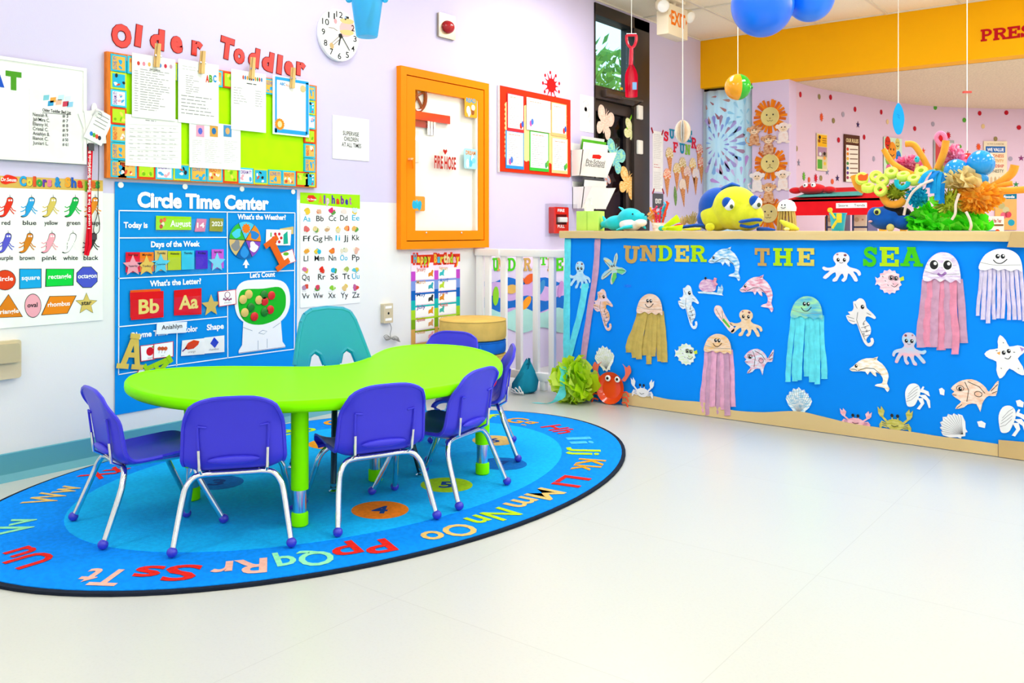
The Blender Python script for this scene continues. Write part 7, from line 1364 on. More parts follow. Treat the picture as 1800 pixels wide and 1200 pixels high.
t = T('months_card', 'white Months of the Year pocket card behind the reef', 'card'); f = Fr((0, 5.6, 0), (1, 0, 0), (0, 0, 1)); u0, v0, u1, v1 = f.box(1726, 380, 1764, 412); t.b('board').rect(f, u0, v0-.25, u1, v1, m('#f4f0e6', 'paper'), -.012, 0); b = t.b('print'); b.text(f, 'Months of the Year', u0+.01, v1-.035, u1-u0-.02, .022, R('#b83a2a'), .001, .02); b.line(f, [(u0, v1-.05), (u1, v1-.05)], .01, R('#8a5a2a'), .001)
for k in range(3): b.line(f, [(u0+.02, v1-.085-.03*k), (u0+.07, v1-.085-.03*k)], .012, R('#3a80c0'), .001); b.flat(f, ell(u1-.03, v1-.085-.03*k, .012, .012, 10), R('#d84a2a'), .001)
t.b('easel_leg').box(((u0+u1)/2, 5.64, (v0-.25)/2), (.05, .04, v0-.25), m('#c8a060', 'wood')); t.done()
# ================================================================ along the top of the half wall
KP = Fr((0, YC+.15, 0), (1, 0, 0), (0, 0, 1)); Z0 = COUNTER_Z+.001
def kp(px, py, dy=0):
    f = Fr((0, YC+.15+dy, 0), (1, 0, 0), (0, 0, 1)); u, v = f.uv(px, py); return Vector((u, YC+.15+dy, v))
def remesh(o, vox=.006, it=8):
    md = o.modifiers.new('soft', 'REMESH'); md.mode = 'VOXEL'; md.voxel_size = vox; md.use_smooth_shade = True
    s = o.modifiers.new('smooth', 'SMOOTH'); s.iterations = it; s.factor = .6
def soft(t, bs, vox=.006, it=8):
    """build the thing and melt the named parts into one smooth skin each"""
    r = t.done()
    for b in bs: remesh(t.obj[id(b)], vox, it)
    return r
# tissue box
t = T('tissue_box', 'lime paper-covered tissue box at the half wall end', 'tissue box'); p = kp(1038, 390); s = .00362; t.b('box').box((p.x, p.y, Z0+.063), (.15, .13, .126), m('#bfe86a', 'paper'), rz=.25, bev=.003); t.b('tape_line').box((p.x+.015, p.y-.0664, Z0+.063), (.003, .001, .12), m('#a4cf58', 'print'), rz=.25)
b = t.b('tissue'); base = Vector((p.x-.02, p.y, Z0+.125)); vs = []
for i in range(6):
    for j in range(9): a = 2*math.pi*j/8; r = .035*(1-i/5.6)+.012*math.sin(a*3+i); vs.append(base+Vector((r*math.cos(a)*1.1+.012*i*.3, r*math.sin(a)*.6, .017*i+.008*math.sin(a*2))))
b.add(vs, [(i*9+j, i*9+j+1, (i+1)*9+j+1, (i+1)*9+j) for i in range(5) for j in range(8)], m('#fbfbfb', 'tissue'), True); t.done()
# dolphin plush
t = T('plush_dolphin', 'aqua and white plush dolphin on the half wall', 'plush toy'); AQP = m('#22c4d4', 'plush'); WHP = m('#f2eef2', 'plush'); b = t.b('body'); c = kp(1104, 386)
b.sph(kp(1108, 384), (.085, .07, .066), AQP, 24, 16); b.sph(kp(1085, 392), (.085, .058, .05), AQP, 20, 12); b.sph(kp(1066, 394), (.045, .032, .026), AQP, 16, 10); b.sph(kp(1124, 385, -.015), (.05, .05, .042), AQP, 20, 12)
be = t.b('belly'); be.sph(kp(1108, 394, -.022), (.074, .058, .046), WHP, 24, 14); be.sph(kp(1126, 391, -.03), (.04, .045, .027), WHP, 18, 12)
for a, e, q in ((kp(1098, 372), kp(1088, 364), .014), (kp(1112, 398, -.07), kp(1084, 404, -.10), .02), (kp(1128, 396, .0), kp(1135, 402, .0), .016), (kp(1066, 394), kp(1060, 380), .016), (kp(1064, 396), kp(1056, 402), .016)): t.new('fin').tube([a, (a+e)/2+Vector((0, 0, .004)), e], [q*1.1, q, q*.45], AQP, 10, True, .55)
t.new('eye').sph(kp(1112, 376, -.062), .0055, INK, 10, 8); t.new('eye').sph(kp(1134, 378, -.03), .005, INK, 10, 8); soft(t, [b, be])
# coral sprigs in a printed cup, lime bow
t = T('coral_craft', 'cup of orange, pink and aqua paper coral sprigs', 'paper craft'); p = kp(1157, 400, .06); t.b('cup').lathe((p.x, p.y, Z0), [(.032, 0), (.042, .05), (.04, .05), (.03, .004)], m('#f6d0c8', 'crayon', '#ffffff'), 20); rn = random.Random(6)
for i, (dx, h, c) in enumerate(((-14, 34, '#f2953a'), (-6, 36, '#e8446a'), (0, 28, '#f06a3a'), (5, 38, '#e83a5a'), (10, 34, '#38c0d0'), (14, 44, '#48b8d8'), (18, 46, '#e84a2a'), (-18, 26, '#f0b070'))):
    e = kp(1157+dx, 402-h, .06); a = Vector((p.x+dx*.0015, p.y, Z0+.03)); mid = (a+e)/2+Vector((rn.uniform(-.012, .012), rn.uniform(-.02, .02), 0)); sg = t.new('sprig'); sg.tube(smooth([a, mid, e], 4, False), [.007]*9, m(c, 'fabric'), 6)
    for k in range(4): q = a+(e-a)*(.4+.17*k); sg.tube([q, q+Vector((rn.uniform(-.03, .03), rn.uniform(-.02, .02), .022))], .006, m(c, 'fabric'), 6)
t.done()
t = T('red_dome_craft', 'small red and white paper dome behind the lime bow', 'paper craft'); p = kp(1194, 400, .08); t.b('dome').sph((p.x, p.y, Z0+.012), (.045, .03, .03), m('#e02028', 'paper'), 18, 10, fn=lambda d: 1 if d.z > -.35 else .6); t.b('base').lathe((p.x, p.y, Z0), [(.055, 0), (.055, .012), (.04, .016)], WP, 20); t.done()
t = T('paper_coral', 'pair of tan frilly paper corals beside the yellow fish', 'paper craft')
for q, (px, h) in enumerate(((1201, 22), (1217, 32))):
    p = kp(px, 402, .10); cb = t.new('coral_fan'); rn = random.Random(q)
    cb.tube([Vector((p.x, p.y, Z0)), Vector((p.x, p.y, Z0+.04))], .012, m('#c8b078', 'paper'), 8)
    for k in range(26): a = rn.uniform(-1.2, 1.2); L = h*.0036*rn.uniform(.5, 1); cb.tube([Vector((p.x, p.y, Z0+.03)), Vector((p.x+L*.6*math.sin(a), p.y+rn.uniform(-.02, .02), Z0+.03+L*math.cos(a)*.8))], [.005, .003], m('#cdb67c' if q == 0 else '#b8a468', 'paper'), 5)
t.done()
t = T('lime_bow', 'lime and aqua felt bow lying on the half wall', 'craft'); p = kp(1163, 402, -.08); LB = m('#c8e818', 'fabric'); cc = Vector((p.x, p.y, Z0+.014)); t.b('knot').sph(cc, (.022, .014, .016), m('#38c0c0', 'fabric'), 12, 8)
for e, w in ((kp(1193, 383, -.05), .02), (kp(1200, 403, -.1), .018), (kp(1172, 404, -.16), .012)):
    e.z = max(e.z, Z0+.012); L = t.new('tail'); d = (e-cc); sd = d.cross(Vector((0, -1, .3))).normalized()*w; vs = []
    for i in range(5): q = i/4; vs += [cc+d*q-sd*(.4+q), cc+d*q+Vector((0, -.012*math.sin(q*3), .006)), cc+d*q+sd*(.4+q)]
    vs = [Vector((v.x, v.y, max(v.z, Z0))) for v in vs]; L.add(vs, [(i*3+j, i*3+j+1, i*3+j+4, i*3+j+3) for i in range(4) for j in (0, 1)], LB, True)
t.done()
# yellow plush fish
t = T('plush_fish', 'big yellow plush fish with blue fins on the half wall', 'plush toy'); YP = m('#dcdc2e', 'plush'); BP = m('#0a50b4', 'plush'); b = t.b('body'); c = kp(1290, 370); zz = lambda py, px=1290: kp(px, py).z
b.sph(kp(1292, 366), (.135, .115, .128), YP, 28, 18); b.sph(kp(1312, 380, -.03), (.10, .09, .085), YP, 24, 14); b.sph(kp(1262, 380, .01), (.11, .09, .088), YP, 24, 14)
bk_ = t.b('blue_back'); bk_.sph(kp(1262, 364, .035), (.118, .10, .118), BP, 28, 18); bk_.sph(kp(1250, 384, .03), (.085, .085, .074), BP, 24, 14)
df_ = t.b('dorsal_fin'); df_.tube([kp(1258, 350, .02), kp(1272, 332, .02), kp(1288, 324, .02), kp(1300, 327, .02)], [.02, .026, .022, .01], BP, 10, True, .6)
for px, py, dy in ((1282, 360, -.105), (1330, 357, -.075)):
    ey = t.new('eye'); ey.sph(kp(px, py, dy), (.032, .022, .034), m('#f8f8f6', 'plush'), 18, 12); pu = t.new('pupil', ey); pu.sph(kp(px+4, py+3, dy-.02), (.011, .007, .013), m('#3c4a1a', 'gloss'), 12, 8); li = t.new('eyelid', ey); li.sph(kp(px-4, py-4, dy-.001), (.03, .024, .032), BP, 16, 10)
mo_ = t.b('mouth'); mo_.tube(smooth([kp(1300, 390, -.12), kp(1312, 388, -.14), kp(1328, 386, -.13), kp(1339, 387, -.10)], 3, False), [.008]+[.014]*8+[.008], BP, 10, True, .7); mo_.tube(smooth([kp(1302, 396, -.12), kp(1318, 399, -.13), kp(1334, 395, -.105)], 3, False), .009, BP, 10)
t.new('side_fin').sph(kp(1248, 399, -.09), (.03, .014, .024), YP, 14, 10); t.new('side_fin').tube([kp(1333, 403, -.06), kp(1350, 403, -.1), kp(1362, 404, -.12)], [.014, .012, .005], BP, 8)
tl = t.b('tail_fin'); tl.tube([kp(1240, 396, -.02), kp(1222, 396, -.03), kp(1200, 399, -.04), kp(1188, 401, -.05)], [.03, .022, .022, .008], BP, 12, True, .45); tl.tube([kp(1232, 402, -.06), kp(1216, 403, -.07), kp(1200, 403.5, -.07)], [.008, .009, .004], YP, 8)
r = soft(t, [b, bk_], .008, 10)
# tan tassel octopus, yellow squash
t = T('tassel_jelly', 'tan tassel jellyfish with a white smiling cap', 'paper craft'); p = kp(1383, 390, .02); b = t.b('tassel'); rn = random.Random(3)
for k in range(16): a = 2*math.pi*k/16; b.tube(smooth([Vector((p.x+.035*math.cos(a), p.y+.035*math.sin(a), Z0+.125)), Vector((p.x+.044*math.cos(a), p.y+.044*math.sin(a), Z0+.07)), Vector((p.x+.05*math.cos(a), p.y+.05*math.sin(a), Z0+.002))], 3, False), .009, m('#cdb062', 'tissue'), 6, True, .6)
t.b('cap').lathe((p.x, p.y, Z0+.11), [(.05, 0), (.052, .02), (.042, .048), (.022, .062), (0, .066)], m('#f4f4f6', 'paper'), 20, closed_top=False); f = Fr((p.x, p.y-.053, Z0+.13), (1, 0, 0), (0, .15, 1)); fc = t.b('face')
for q in (-1, 1): fc.flat(f, ell(q*.009, .014, .004, .005, 8), INK, .002)
fc.line(f, [(-.014, .002), (0, -.006), (.014, .002)], .003, INK, .002); t.done()
t = T('yellow_squash', 'yellow felt squash leaning on the tassel jellyfish', 'toy'); t.b('body').tube([kp(1372, 388, -.06), kp(1380, 393, -.07), kp(1392, 399, -.08), kp(1404, 403, -.085)], [.008, .016, .02, .007], m('#d8d838', 'plush'), 12); t.b('tip').sph(kp(1383, 402.5, -.1), (.017, .012, .009), m('#efe88a', 'plush'), 12, 8); t.done()
# cyan bucket with spade
t = T('toy_bucket', 'small cyan sand bucket with a yellow spade on the half wall', 'bucket'); p = kp(1473, 390, -.02); CY = m('#18c0e8', 'plastic'); t.b('pail').lathe((p.x, p.y, Z0), [(.03, 0), (.032, .002), (.042, .088), (.046, .09), (.046, .096), (.04, .096), (.03, .006)], CY, 24, closed_top=False)
sp_ = t.b('spade'); sp_.tube([kp(1460, 372, -.08), kp(1468, 384, -.082)], .006, m('#e8d020', 'plastic'), 8); sp_.box(kp(1475, 383, -.08), (.028, .008, .05), m('#e8d020', 'plastic'), bev=.003); sp_.tube([kp(1471, 388, -.082), kp(1463, 401, -.084)], .007, m('#e8d020', 'plastic'), 8); sp_.lathe(kp(1459, 369, -.08), [(.013, -.004), (.013, .004)], m('#e8d020', 'plastic'), 14, (0, 1, 0)); t.done()
# blue plush fish
t = T('plush_fish', 'royal blue plush fish with a black back beside the reef', 'plush toy'); BF = m('#0d56b8', 'plush'); b = t.b('body'); b.sph(kp(1556, 383), (.085, .062, .062), BF, 26, 16); b.sph(kp(1538, 380, -.01), (.04, .045, .05), BF, 20, 12); b.sph(kp(1590, 390, -.01), (.06, .045, .042), BF, 20, 12)
bp_ = t.b('black_back'); bp_.sph(kp(1568, 368, .005), (.05, .05, .036), m('#14141c', 'plush'), 20, 12); bp_.sph(kp(1588, 376, .005), (.04, .045, .036), m('#14141c', 'plush'), 20, 12)
ey = t.new('eye'); ey.sph(kp(1542, 372, -.06), (.018, .01, .018), m('#c8dc68', 'gloss'), 16, 10); t.new('pupil', ey).sph(kp(1541, 373, -.069), (.01, .005, .011), INK, 12, 8); t.b('mouth').sph(kp(1530, 389, -.05), (.01, .012, .006), m('#f2b8c0', 'plush'), 10, 8); t.b('side_fin').sph(kp(1565, 400, -.07), (.02, .01, .02), m('#d8c878', 'plush'), 12, 8); soft(t, [b, bp_])
# ---- reef arrangement
RP = lambda px, py, dy=0: kp(px, py, dy)
t = T('tissue_reef', 'mound of bright green tissue leaves on the half wall', 'paper plant'); b = t.b('tissue_leaves'); b.kind = 'stuff'; c = RP(1655, 404); G3 = [m('#6cff28', 'leaf'), m('#8cff4c', 'leaf'), m('#54f02c', 'leaf')]
tissue_blob(b, (c.x, c.y, Z0), (.175, .11, .15), G3, 190, 11, .055, True); c2 = RP(1708, 404, .02); tissue_blob(b, (c2.x, c2.y, Z0), (.06, .08, .09), G3, 40, 12, .05, True); t.done()
def tuft(name, label, c, r, cols, k, seed, L=.06, w=.004, up=.3, cat='pom-pom'):
    t = T(name, label, cat); b = t.b('strands'); b.kind = 'stuff'; rn = random.Random(seed); c = Vector(c); b.sph(c, (r[0]*.6, r[1]*.6, r[2]*.6), cols[0], 14, 8)  # hidden inner ball, added to reflect light back out between the strands
    for i in range(k):
        d = Vector((rn.gauss(0, 1), rn.gauss(0, 1), rn.gauss(0, 1)+up)).normalized(); e = c+Vector((d.x*r[0], d.y*r[1], d.z*r[2]))*rn.uniform(.75, 1.1); q = (c+e)/2+Vector((rn.uniform(-1, 1), rn.uniform(-1, 1), rn.uniform(-1, 1)))*.008; s = d.cross(Vector((rn.random(), rn.random(), rn.random()))).normalized()*w
        b.add([c-s*.5, c+s*.5, q-s, q+s, e-s*.9, e+s*.9], [(0, 1, 3, 2), (2, 3, 5, 4)], cols[i % len(cols)], True)
    t.done()
tuft('raffia_tuft', 'olive raffia grass tuft above the blue plush fish', RP(1576, 338), (.06, .05, .06), [m('#9aa828', 'fabric'), m('#6a8a1c', 'fabric'), m('#c8d048', 'fabric')], 220, 1, cat='paper plant')
tuft('raffia_tuft', 'olive raffia grass tuft in the middle of the reef', RP(1668, 358, -.08), (.075, .05, .075), [m('#a8b028', 'fabric'), m('#7a8a1c', 'fabric'), m('#d0d858', 'fabric')], 240, 2, cat='paper plant')
tuft('cyan_pompom', 'cyan shredded paper pom-pom on the reef', RP(1613, 346, -.06), (.055, .05, .055), [m('#18b8e0', 'leaf'), m('#30d0f0', 'leaf')], 260, 3, w=.006)
tuft('pink_pompom', 'pink tulle pom-pom behind the noodle rings', RP(1596, 292, .06), (.075, .05, .06), [m('#f68ab8', 'leaf'), m('#fab4d4', 'leaf'), m('#ee6a9c', 'leaf')], 420, 4, w=.006)
tuft('pink_pompom', 'tall pink feather puff behind the blue balloons', RP(1676, 280, .06), (.06, .05, .075), [m('#f8a0c4', 'leaf'), m('#fcc0d8', 'leaf'), m('#f07ca8', 'leaf')], 420, 5, w=.006)
tuft('tulle_puff', 'big orange tulle puff at the right of the reef', RP(1715, 345, -.05), (.12, .06, .085), [m('#ffbe3c', 'leaf'), m('#ffcc5c', 'leaf'), m('#ffae2c', 'leaf')], 520, 6, w=.010, up=-.6)
t = T('feather_loop', 'pink fuzzy loop standing above the reef', 'craft'); t.b('loop').tube(smooth([RP(1655, 256, .05), RP(1646, 243, .05), RP(1652, 234, .05), RP(1660, 238, .05), RP(1662, 250, .05)], 4, False), .012, m('#f08ab0', 'plush'), 8); t.b('petal').sph(RP(1654, 243, .05), (.011, .008, .018), m('#d81c28', 'plush'), 10, 8); t.b('stem').tube([RP(1662, 250, .05), RP(1664, 290, .05)], .006, m('#f08ab0', 'plush'), 6); t.done()
t = T('tan_tissue', 'crumpled tan tissue sheet draped over the reef', 'paper'); b = t.b('leaf'); b.kind = 'stuff'; c = RP(1690, 318, -.06); tissue_blob(b, c, (.062, .04, .035), [m('#f4e0a4', 'leaf'), m('#ecd48e', 'leaf')], 60, 21, .045); t.done()
t = T('blue_ribbons', 'blue crepe ribbons hanging over the front of the reef', 'ribbon'); BR = [m('#189ae0', 'tissue'), m('#0c7ac8', 'tissue')]
for k, (xa, ya, xb, yb) in enumerate(((1640, 298, 1618, 322), (1648, 300, 1632, 330), (1652, 302, 1648, 352), (1660, 304, 1655, 358), (1644, 300, 1640, 340))):
    pts = smooth([RP(xa, ya, -.05), RP((xa+xb)/2-2, (ya+yb)/2-4, -.10), RP(xb, yb, -.12)], 4, False); vs = []
    for q in pts: vs += [q-Vector((.014, 0, 0)), q+Vector((0, -.006, 0)), q+Vector((.014, 0, 0))]
    t.new('ribbon').add(vs, [(i*3+j, i*3+j+1, i*3+j+4, i*3+j+3) for i in range(len(pts)-1) for j in (0, 1)], BR[k % 2], True)
t.done()
def rope(label, pts): t = T('white_rope', label, 'rope'); t.b('rope').tube(smooth([RP(*p) for p in pts], 5, False), .0065, m('#eed8cc', 'fabric'), 7); t.done()
rope('cream rope hanging down beside the cyan pom-pom', [(1640, 316, -.13), (1622, 324, -.13), (1606, 336, -.13), (1597, 350, -.13), (1592, 364, -.125), (1589, 378, -.12)]); rope('cream rope hanging in front of the tan tissue', [(1686, 340, -.13), (1680, 358, -.13), (1679, 375, -.13), (1673, 386, -.13)]); rope('cream rope hanging below the orange tulle puff', [(1698, 372, -.13), (1704, 384, -.13), (1707, 396, -.13), (1705, 404, -.12)])
# noodles
NO = m('#f0a030', 'plush', rough=.8); NL = m('#dcf05a', 'plastic', rough=.6)
def noodle(label, pts, r=.014): t = T('pool_noodle', label, 'pool noodle', 'orange pool noodle pieces in the reef'); t.b('noodle').tube(smooth([RP(*p) for p in pts], 5, False), r, NO, 12); t.done()
noodle('slim orange noodle curving over the feelings poster', [(1553, 262, .02), (1566, 283, .02), (1586, 297, .0), (1606, 307, .0)]); noodle('orange noodle arching up left of the feather loop', [(1592, 253, .03), (1607, 255, .03), (1622, 277, .03), (1634, 300, .03)], .016); noodle('thick upright orange noodle in front of the feather loop', [(1663, 247, .0), (1659, 268, .0), (1648, 297, .0)], .018)
noodle('orange noodle reaching up at the right of the reef', [(1784, 290, 0), (1778, 305, 0), (1756, 322, 0), (1733, 333, 0)], .02); noodle('orange noodle stretching level towards the picture edge', [(1803, 333, -.04), (1770, 335, -.04), (1738, 334, -.04)], .017); noodle('orange noodle looping between the right pair', [(1780, 322, -.02), (1764, 325, -.02), (1745, 332, -.02)], .013); noodle('orange noodle hidden under the lime rings at the left', [(1502, 308, .02), (1508, 326, .02), (1520, 334, .02)], .022); noodle('orange noodle lying under the rings above the blue fish', [(1552, 345, -.02), (1562, 358, -.03), (1580, 358, -.04), (1590, 350, -.04)], .02)
for i, (px, py, dy, ax, lb2) in enumerate(((1515, 314, -.03, (.3, -1, .25), 'lime noodle ring with a small orange fish on it'), (1526, 330, -.05, (.1, -.5, 1), 'lime noodle ring lowest at the left'), (1548, 334, -.06, (0, -1, .3), 'lime noodle ring facing front below the others'), (1551, 317, -.04, (.1, -1, .4), 'lime noodle ring in the middle of the chain'), (1567, 304, -.03, (.1, -.8, .7), 'lime noodle ring highest in the chain'), (1588, 310, -.04, (0, -.6, 1), 'lime noodle ring right of the highest one'), (1607, 316, -.06, (0, -.7, .8), 'lime noodle ring beside the blue ribbons'), (1620, 303, -.02, (0, -.8, .6), 'lime noodle ring near the pink pom-pom'), (1540, 311, .0, (.2, -1, .3), 'lime noodle ring tucked behind the middle one'), (1652, 302, .02, (.4, -.9, .2), 'lime noodle ring half hidden by the blue balloon'))):
    t = T('noodle_ring', lb2, 'noodle ring', 'lime pool noodle rings'); c = RP(px, py, dy); r = .033; t.b('ring').lathe(c, [(r*.4, -.017), (r*.85, -.018), (r, -.012), (r, .012), (r*.85, .018), (r*.4, .017), (r*.4, -.017)], NL, 24, ax, closed_top=False, closed_bot=False)
    if i == 0: d = Vector(ax).normalized(); f = Fr(c+d*.02, (1, 0, 0), (0, .2, 1)); t.b('fish_sticker').prism(f, [(p.x, p.y) for p in smooth([(-.028, 0, 0), (-.008, .018, 0), (.012, .012, 0), (.03, .02, 0), (.026, -.012, 0), (.008, -.016, 0), (-.014, -.014, 0)], 3)], m('#f0602a', 'paper'), 0, .003)
    t.done()
t = T('aqua_half_ring', 'aqua noodle half ring below the lime chain', 'noodle ring'); t.b('ring').tube(smooth([RP(1576, 316, -.09), RP(1577, 325, -.09), RP(1585, 330, -.09), RP(1594, 326, -.09), RP(1597, 319, -.09)], 4, False), .012, m('#18b8c8', 'plush'), 10); t.done()
t = T('eel_puppet', 'little cyan-headed eel on a tan stem in the reef', 'toy'); t.b('neck').tube([RP(1611, 300, .0), RP(1613, 288, .0)], .009, m('#e0c078', 'fabric'), 8); t.b('head').sph(RP(1612, 280, .0), (.013, .012, .017), m('#38c0d8', 'plush'), 12, 10); t.b('eye').sph(RP(1610, 278, -.012), .003, INK, 8, 6); t.done()
def balloon(name, label, c, r, col, grp=None, knot=True):
    t = T(name, label, 'balloon', grp); b = t.b('skin'); b.sph(c, (r, r, r*1.06), m(col, 'gloss'), 32, 20, fn=lambda d: 1-.06*max(0, -d.z)**2)
    if knot: t.b('knot').lathe(Vector(c)-Vector((0, 0, r*1.08)), [(r*.02, r*.05), (r*.1, -.01), (r*.05, -.012)], m(col, 'gloss'), 10)
    t.done()
balloon('blue_balloon', 'small sky blue balloon lowest behind the orange tulle', RP(1720, 315, .0), .045, '#1496e6', 'sky blue balloons on the reef', False); balloon('blue_balloon', 'sky blue balloon topmost in the reef', RP(1724, 288, .0), .064, '#1496e6', 'sky blue balloons on the reef', False); balloon('blue_balloon', 'sky blue balloon in front of the pink feather puff', RP(1681, 301, -.02), .058, '#1496e6', 'sky blue balloons on the reef', False)
# ================================================================ hanging from the ceiling
ST = m('#f4f0e8', 'fabric')
def hang(t, p, w=.0022): t.b('string').tube([Vector(p), Vector((p[0], p[1], CEIL+.004))], w, ST, 6)
for px, py, r, col, lb2, d in ((1340, 8, 54, '#0a72fa', 'largest royal blue balloon at the top edge', 4.6), (1424, -6, 42, '#0a7cff', 'second royal blue balloon at the top edge', 4.7), (1382, -14, 34, '#0858d0', 'royal blue balloon mostly above the picture between two others', 4.9)):
    c = at(px, py, d); t = T('royal_balloon', lb2, 'balloon', 'royal blue balloons at the ceiling'); rr = r*d/FPX; t.b('skin').sph(c, (rr, rr, rr*1.05), m(col, 'gloss', rough=.3), 36, 24); hang(t, c+Vector((0, 0, rr))); t.done()
c = at(1297, 153, 5.8); t = T('beach_ball', 'small yellow and green inflatable ball hanging by the curtain', 'ball'); r = 23*5.8/FPX; n = 24; k = 16
for g, col in ((0, '#f0a012'), (1, '#1ca818'), (2, '#2a80d0'), (3, '#f4f0e0'), (4, '#1ca818'), (5, '#f0a012')):
    b = t.new('panel'); a0 = g*math.pi/3+math.radians(252); vs = []
    for i in range(k+1):
        th = math.pi*i/k
        for j in range(7): ph = a0+math.pi/3*j/6; vs.append(c+Vector((math.sin(th)*math.cos(ph), math.sin(th)*math.sin(ph), math.cos(th)))*r)
    b.add(vs, [(i*7+j, (i+1)*7+j, (i+1)*7+j+1, i*7+j+1) for i in range(k) for j in range(6)], m(col, 'gloss'), True)
t.b('valve').lathe(c+RGT*r*.98, [(.014, -.004), (.012, .012)], m('#188a14', 'gloss'), 10, RGT); hang(t, c+Vector((0, 0, r))); t.done()
t = T('toy_shovel', 'red toy sand shovel hanging in front of the dark door', 'shovel'); d = 5.4; RS_ = m('#e01034', 'gloss'); g = lambda px, py, q=0: at(px, py, d+q); s = d/FPX
f = Fr(at(1110, 115, d), RGT, (0, 0, 1))
hb = t.b('grip'); hb.tube(smooth([f.P(-.028, .185), f.P(-.03, .16), f.P(-.02, .125), f.P(0, .108), f.P(.02, .125), f.P(.03, .16), f.P(.028, .185)], 4, False), .009, RS_, 8); hb.tube([f.P(-.03, .186), f.P(.03, .186)], .009, RS_, 8); t.b('shaft').tube([f.P(0, .11), f.P(-.004, .0)], [.012, .014], RS_, 10)
b = t.b('scoop'); vs = []; NR = 9
for i in range(NR):
    q = i/(NR-1); w = .042*(math.sin(min(1, q*2.2)*math.pi/2))*(1-.12*q); z = .02-q*.215
    for j in range(9): a = -1+j/4; vs.append(f.P(a*w-.002, z, .03*(1-a*a)*-1*math.sin(min(1, q*3)*math.pi/2)+.012))
b.add(vs, [(i*9+j, i*9+j+1, (i+1)*9+j+1, (i+1)*9+j) for i in range(NR-1) for j in range(8)], RS_, True); t.b('sticker').rect(f, .004, -.15, .03, -.105, m('#8ab8e8', 'print'), .012, .014); hang(t, f.P(0, .186)); t.done()
t = T('paper_egg', 'round honeycomb paper ornament hanging over the summer letters', 'ornament'); d = 5.2; c = at(1200, 231, d); b = t.b('paper_fins')
for k in range(14):
    a = 2*math.pi*k/14; u = Vector((math.cos(a), math.sin(a), 0)); pts = [c+Vector((0, 0, .068*math.cos(q)))+u*.047*math.sin(q) for q in [math.pi*i/10 for i in range(11)]]; b.add([c+Vector((0, 0, .068)), ]+pts[1:-1]+[c-Vector((0, 0, .068))], [tuple(range(11))], m(('#f8f0e4', '#f4d8bc', '#e8ecf4')[k % 3], 'tissue'))
hang(t, c+Vector((0, 0, .068)), .003); t.done()
t = T('surfboard_ornament', 'blue paper surfboard hanging from the ceiling by the orange beam', 'ornament'); d = 6.7; c = at(1579, 208, d); s = d/FPX; f = Fr(c, RGT, (0, 0, 1)); t.b('board').prism(f, [(p.x*s, p.y*s) for p in smooth([(0, 27, 0), (6, 20, 0), (10, 6, 0), (10, -8, 0), (5, -26, 0), (-3, -27, 0), (-9, -12, 0), (-9, 6, 0), (-5, 20, 0)], 4)], m('#1a9ce8', 'paper'), -.003, .003, True); t.b('scribble').line(f, [(-.01, .03), (.008, .02), (-.006, .012), (.01, .0)], .003, m('#0c5ea8', 'print'), .0035); hang(t, f.P(0, 27*s, 0), .003); t.done()
t = T('apple_ornament', 'red apple ornament on a white string above the balloons', 'ornament'); d = 5.6; c = at(1700, 279, d); s = d/FPX; t.b('apple').sph(c, (12*s, 12*s, 11*s), m('#e01824', 'gloss'), 22, 14, fn=lambda q: 1-.25*max(0, q.z-.7)); t.b('stem').tube([c+Vector((0, 0, 9*s)), c+Vector((.004, 0, 14*s))], .003, m('#5a3a1a', 'wood'), 6); e = at(1700, 162, d); t.b('paper_clip').box((e.x, e.y, e.z), (.05, .02, .012), m('#c83a2a', 'plastic'), rz=.6); hang(t, c+Vector((0, 0, 10*s)), .0025); t.done()
t = T('hanging_pail', 'translucent blue toy pail with a pink spade hanging at the top edge', 'bucket'); d = 3.3; s = d/FPX; c = at(645, 65, d); r0, r1 = 18*s, 28*s; H_ = 68*s; TP = m('#62dcfa', 'tint'); t.b('pail').lathe(c, [(0, 0), (r0, 0), (r0+.002, .004), (r1, H_), (r1+.006, H_), (r1+.006, H_+.012), (r1-.002, H_+.012), (r0, .008), (0, .006)], TP, 32, closed_top=False, closed_bot=False)
for q in (-1, 1): t.new('handle_lug').sph(c+RGT*q*(r1+.008)+Vector((0, 0, H_-.004)), .013, TP, 10, 8)
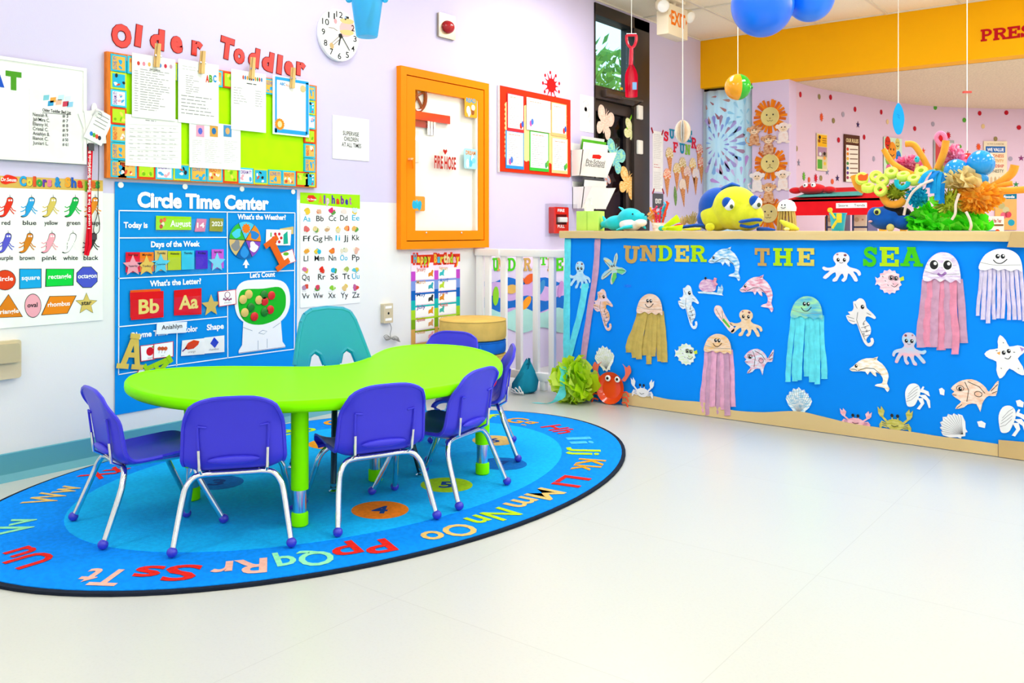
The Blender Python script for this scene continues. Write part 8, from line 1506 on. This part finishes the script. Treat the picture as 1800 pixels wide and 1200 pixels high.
t.b('handle').tube(smooth([c+RGT*(r1+.008)+Vector((0, 0, H_)), c+RGT*r1*.9+Vector((0, 0, H_+.07)), c+Vector((0, 0, H_+.1)), c-RGT*r1*.9+Vector((0, 0, H_+.07)), c-RGT*(r1+.008)+Vector((0, 0, H_))], 5, False), .006, TP, 8); t.b('spade').tube([c+Vector((-.004, 0, .04))+RGT*.01, c+RGT*.03+Vector((0, 0, H_*1.0))], [.016, .005], m('#c0569a', 'plastic'), 10, True, .5); hang(t, c+Vector((0, 0, H_+.1))); t.done()
# paper butterflies on the door glass
WG = WA.off(-.024)
BW = [(48, 42), (40, 14), (24, 0), (6, 4), (0, 22), (8, 44), (26, 54), (12, 62), (8, 80), (18, 98), (34, 94), (46, 70)]
def bfly(label, x0, y0, x1, y1, c1, c2, rot):
    t = T('paper_butterfly', label, 'butterfly', 'paper butterflies on the door'); f = box_map(WG, x0, y0, x1, y1, False, rot); mt = m(c1, 'crayon', c2)
    for fl in (False, True):
        w = t.new('wing'); w.prism(WG, [f(100-p.x if fl else p.x, p.y) for p in smooth([(a, e, 0) for a, e in BW], 3)], mt, .008, .011, True); t.new('wing_spot', w).flat(WG, [f(100-p[0] if fl else p[0], p[1]) for p in ell(22, 24, 9, 9, 12)], m(c2, 'print'), .0116)
    t.b('body').prism(WG, [f(*p) for p in ell(50, 50, 5, 38, 16)], mt, .008, .014)
    for q in (-1, 1): t.b('antenna').line(WG, [f(50+q*2, 14), f(50+q*8, 2)], .006, mt, .0125)
    t.done()
bfly('peach paper butterfly highest on the door', 1047, 190, 1076, 242, '#f2c4b0', '#f8dccc', -.3); bfly('pale green paper butterfly beside a green stem', 1094, 218, 1124, 252, '#d8d890', '#ecebc0', -.5); bfly('blue and mint paper butterfly in the middle of the door', 1062, 252, 1096, 300, '#58b8e0', '#a8e8c0', -.4); bfly('orange paper butterfly lowest on the door', 1086, 300, 1119, 346, '#f0a848', '#f6d898', -.35); bfly('small orange butterfly behind the file holder', 1049, 297, 1073, 318, '#f08a4a', '#a8c8e8', -.9)
t = T('green_stem', 'bright green paper stem beside the pale green butterfly', 'paper craft'); ln(WG, t.b('stem'), [(1111, 199), (1104, 215), (1097, 236)], 4, m('#88d828', 'paper'), .009); t.done()
